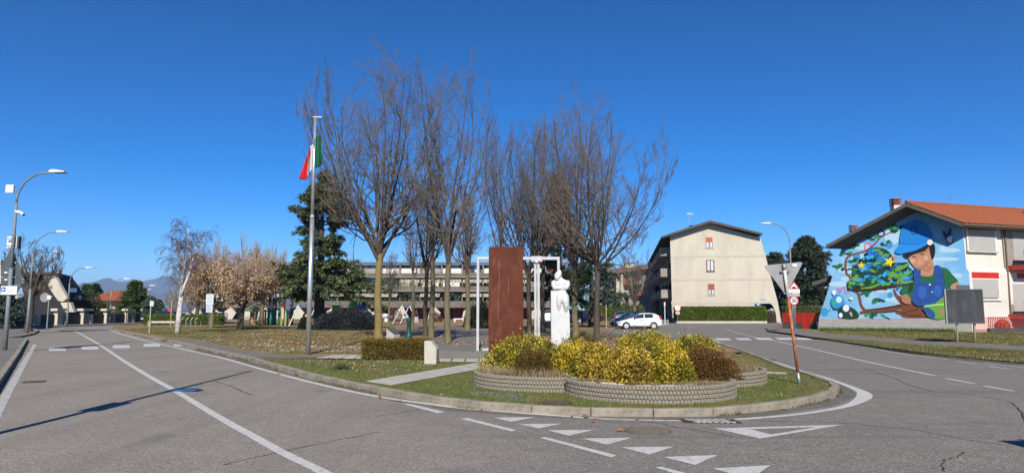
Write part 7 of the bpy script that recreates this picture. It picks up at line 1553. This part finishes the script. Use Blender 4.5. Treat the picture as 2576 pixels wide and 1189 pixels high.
fl2 = px_poly([(720, 905), (900, 907), (1090, 912), (1110, 918), (1000, 940), (900, 935), (760, 918)], .1); flat_leaves('pale_petals', dens(fl2, 1500, 27, 1.0, .45), .128, .032, L_pale, 28, .6); flat_leaves('fallen_leaves', dens(fl2, 900, 29, .8, .2), .11, .07, L_fall, 30)
q = scatter(strip, 150, 31); q = q[keep(q)]; flat_leaves('fallen_leaves', q, .125, .075, L_bright, 32, .5)
q = np.array([(p.x, p.y) for p in [G(*x) for x in ((965, 1003), (1085, 1010), (1300, 1035), (1474, 1049), (1500, 1053), (1960, 1030), (1965, 1027), (1845, 1056), (2050, 1022), (1010, 1009), (700, 942), (1440, 1049), (1490, 1062), (1560, 1085))]]); q = np.repeat(q, 2, 0) + np.random.default_rng(5).normal(size=(28, 2)) * .03; flat_leaves('fallen_leaves', q, .004, .12, L_bright, 33, .5)
# tiny blue flowers and white pebbles
q = scatter(px_poly([(1160, 985), (1290, 992), (1350, 1005), (1330, 1015), (1190, 1000)], .1), 420, 34); q = q[keep(q)]; flat_leaves('blue_flowers', q, .135, .018, leafmat('blue_flower', [(.25, .32, .55), (.40, .46, .66)]), 35, .8)
r = np.random.default_rng(36); a = rad(-165) + r.random(420) * rad(110); rr_ = 1.22 + .25 * r.random(420); q = np.stack([2.66 + rr_ * np.cos(a), 13.55 + rr_ * np.sin(a)], 1); q = q[noise2(q, 1.6, 3) > -.25]
b = MB()
for p in q:
    s = rng.uniform(.014, .030); b.ball((p[0], p[1], .362 + s * .5), s * rng.uniform(.8, 1.4), s, s * .8, 6, 4)
b.build('white_pebbles', M['slab'], None, True, kind='stuff')
# verge grass beyond the road
vq = px_poly([(2060, 849), (2192, 869), (2395, 895), (2576, 912), (2576, 884), (2361, 870), (2192, 859)], .11); q = scatter(vq, 30000, 41); blades('grass', q, .112, .07, .03, G_lawn, 42, .9)
vq = px_poly([(2075, 831), (2300, 834), (2576, 838), (2576, 869), (2361, 856), (2192, 846), (2075, 836)], .11); q = scatter(vq, 30000, 43); blades('grass', q, .112, .09, .05, G_lawn, 44, .9)
q = scatter(px_poly([(2060, 829.5), (2400, 833.5), (2400, 836.5), (2060, 832.5)], .11), 3500, 45); blades('grass', q, .112, .28, .05, leafmat('rough_grass', [(.05, .09, .015), (.09, .14, .025)]), 46, .4)
# ---- the air: a closed box of pale haze round everything
hz = MB(); hz.box(0, 5500, 229, 27000, 12400, 460 + 2); 
hm = bpy.data.materials.new('haze_air'); hm.use_nodes = True; n_ = hm.node_tree.nodes; n_.clear(); out_ = n_.new('ShaderNodeOutputMaterial'); pv = n_.new('ShaderNodeVolumePrincipled'); pv.inputs['Color'].default_value = (.44, .65, 1.0, 1); pv.inputs['Density'].default_value = HAZE; pv.inputs['Anisotropy'].default_value = 0.0
hm.node_tree.links.new(pv.outputs[0], out_.inputs['Volume']); HZ = hz.build('haze', hm, kind='stuff')
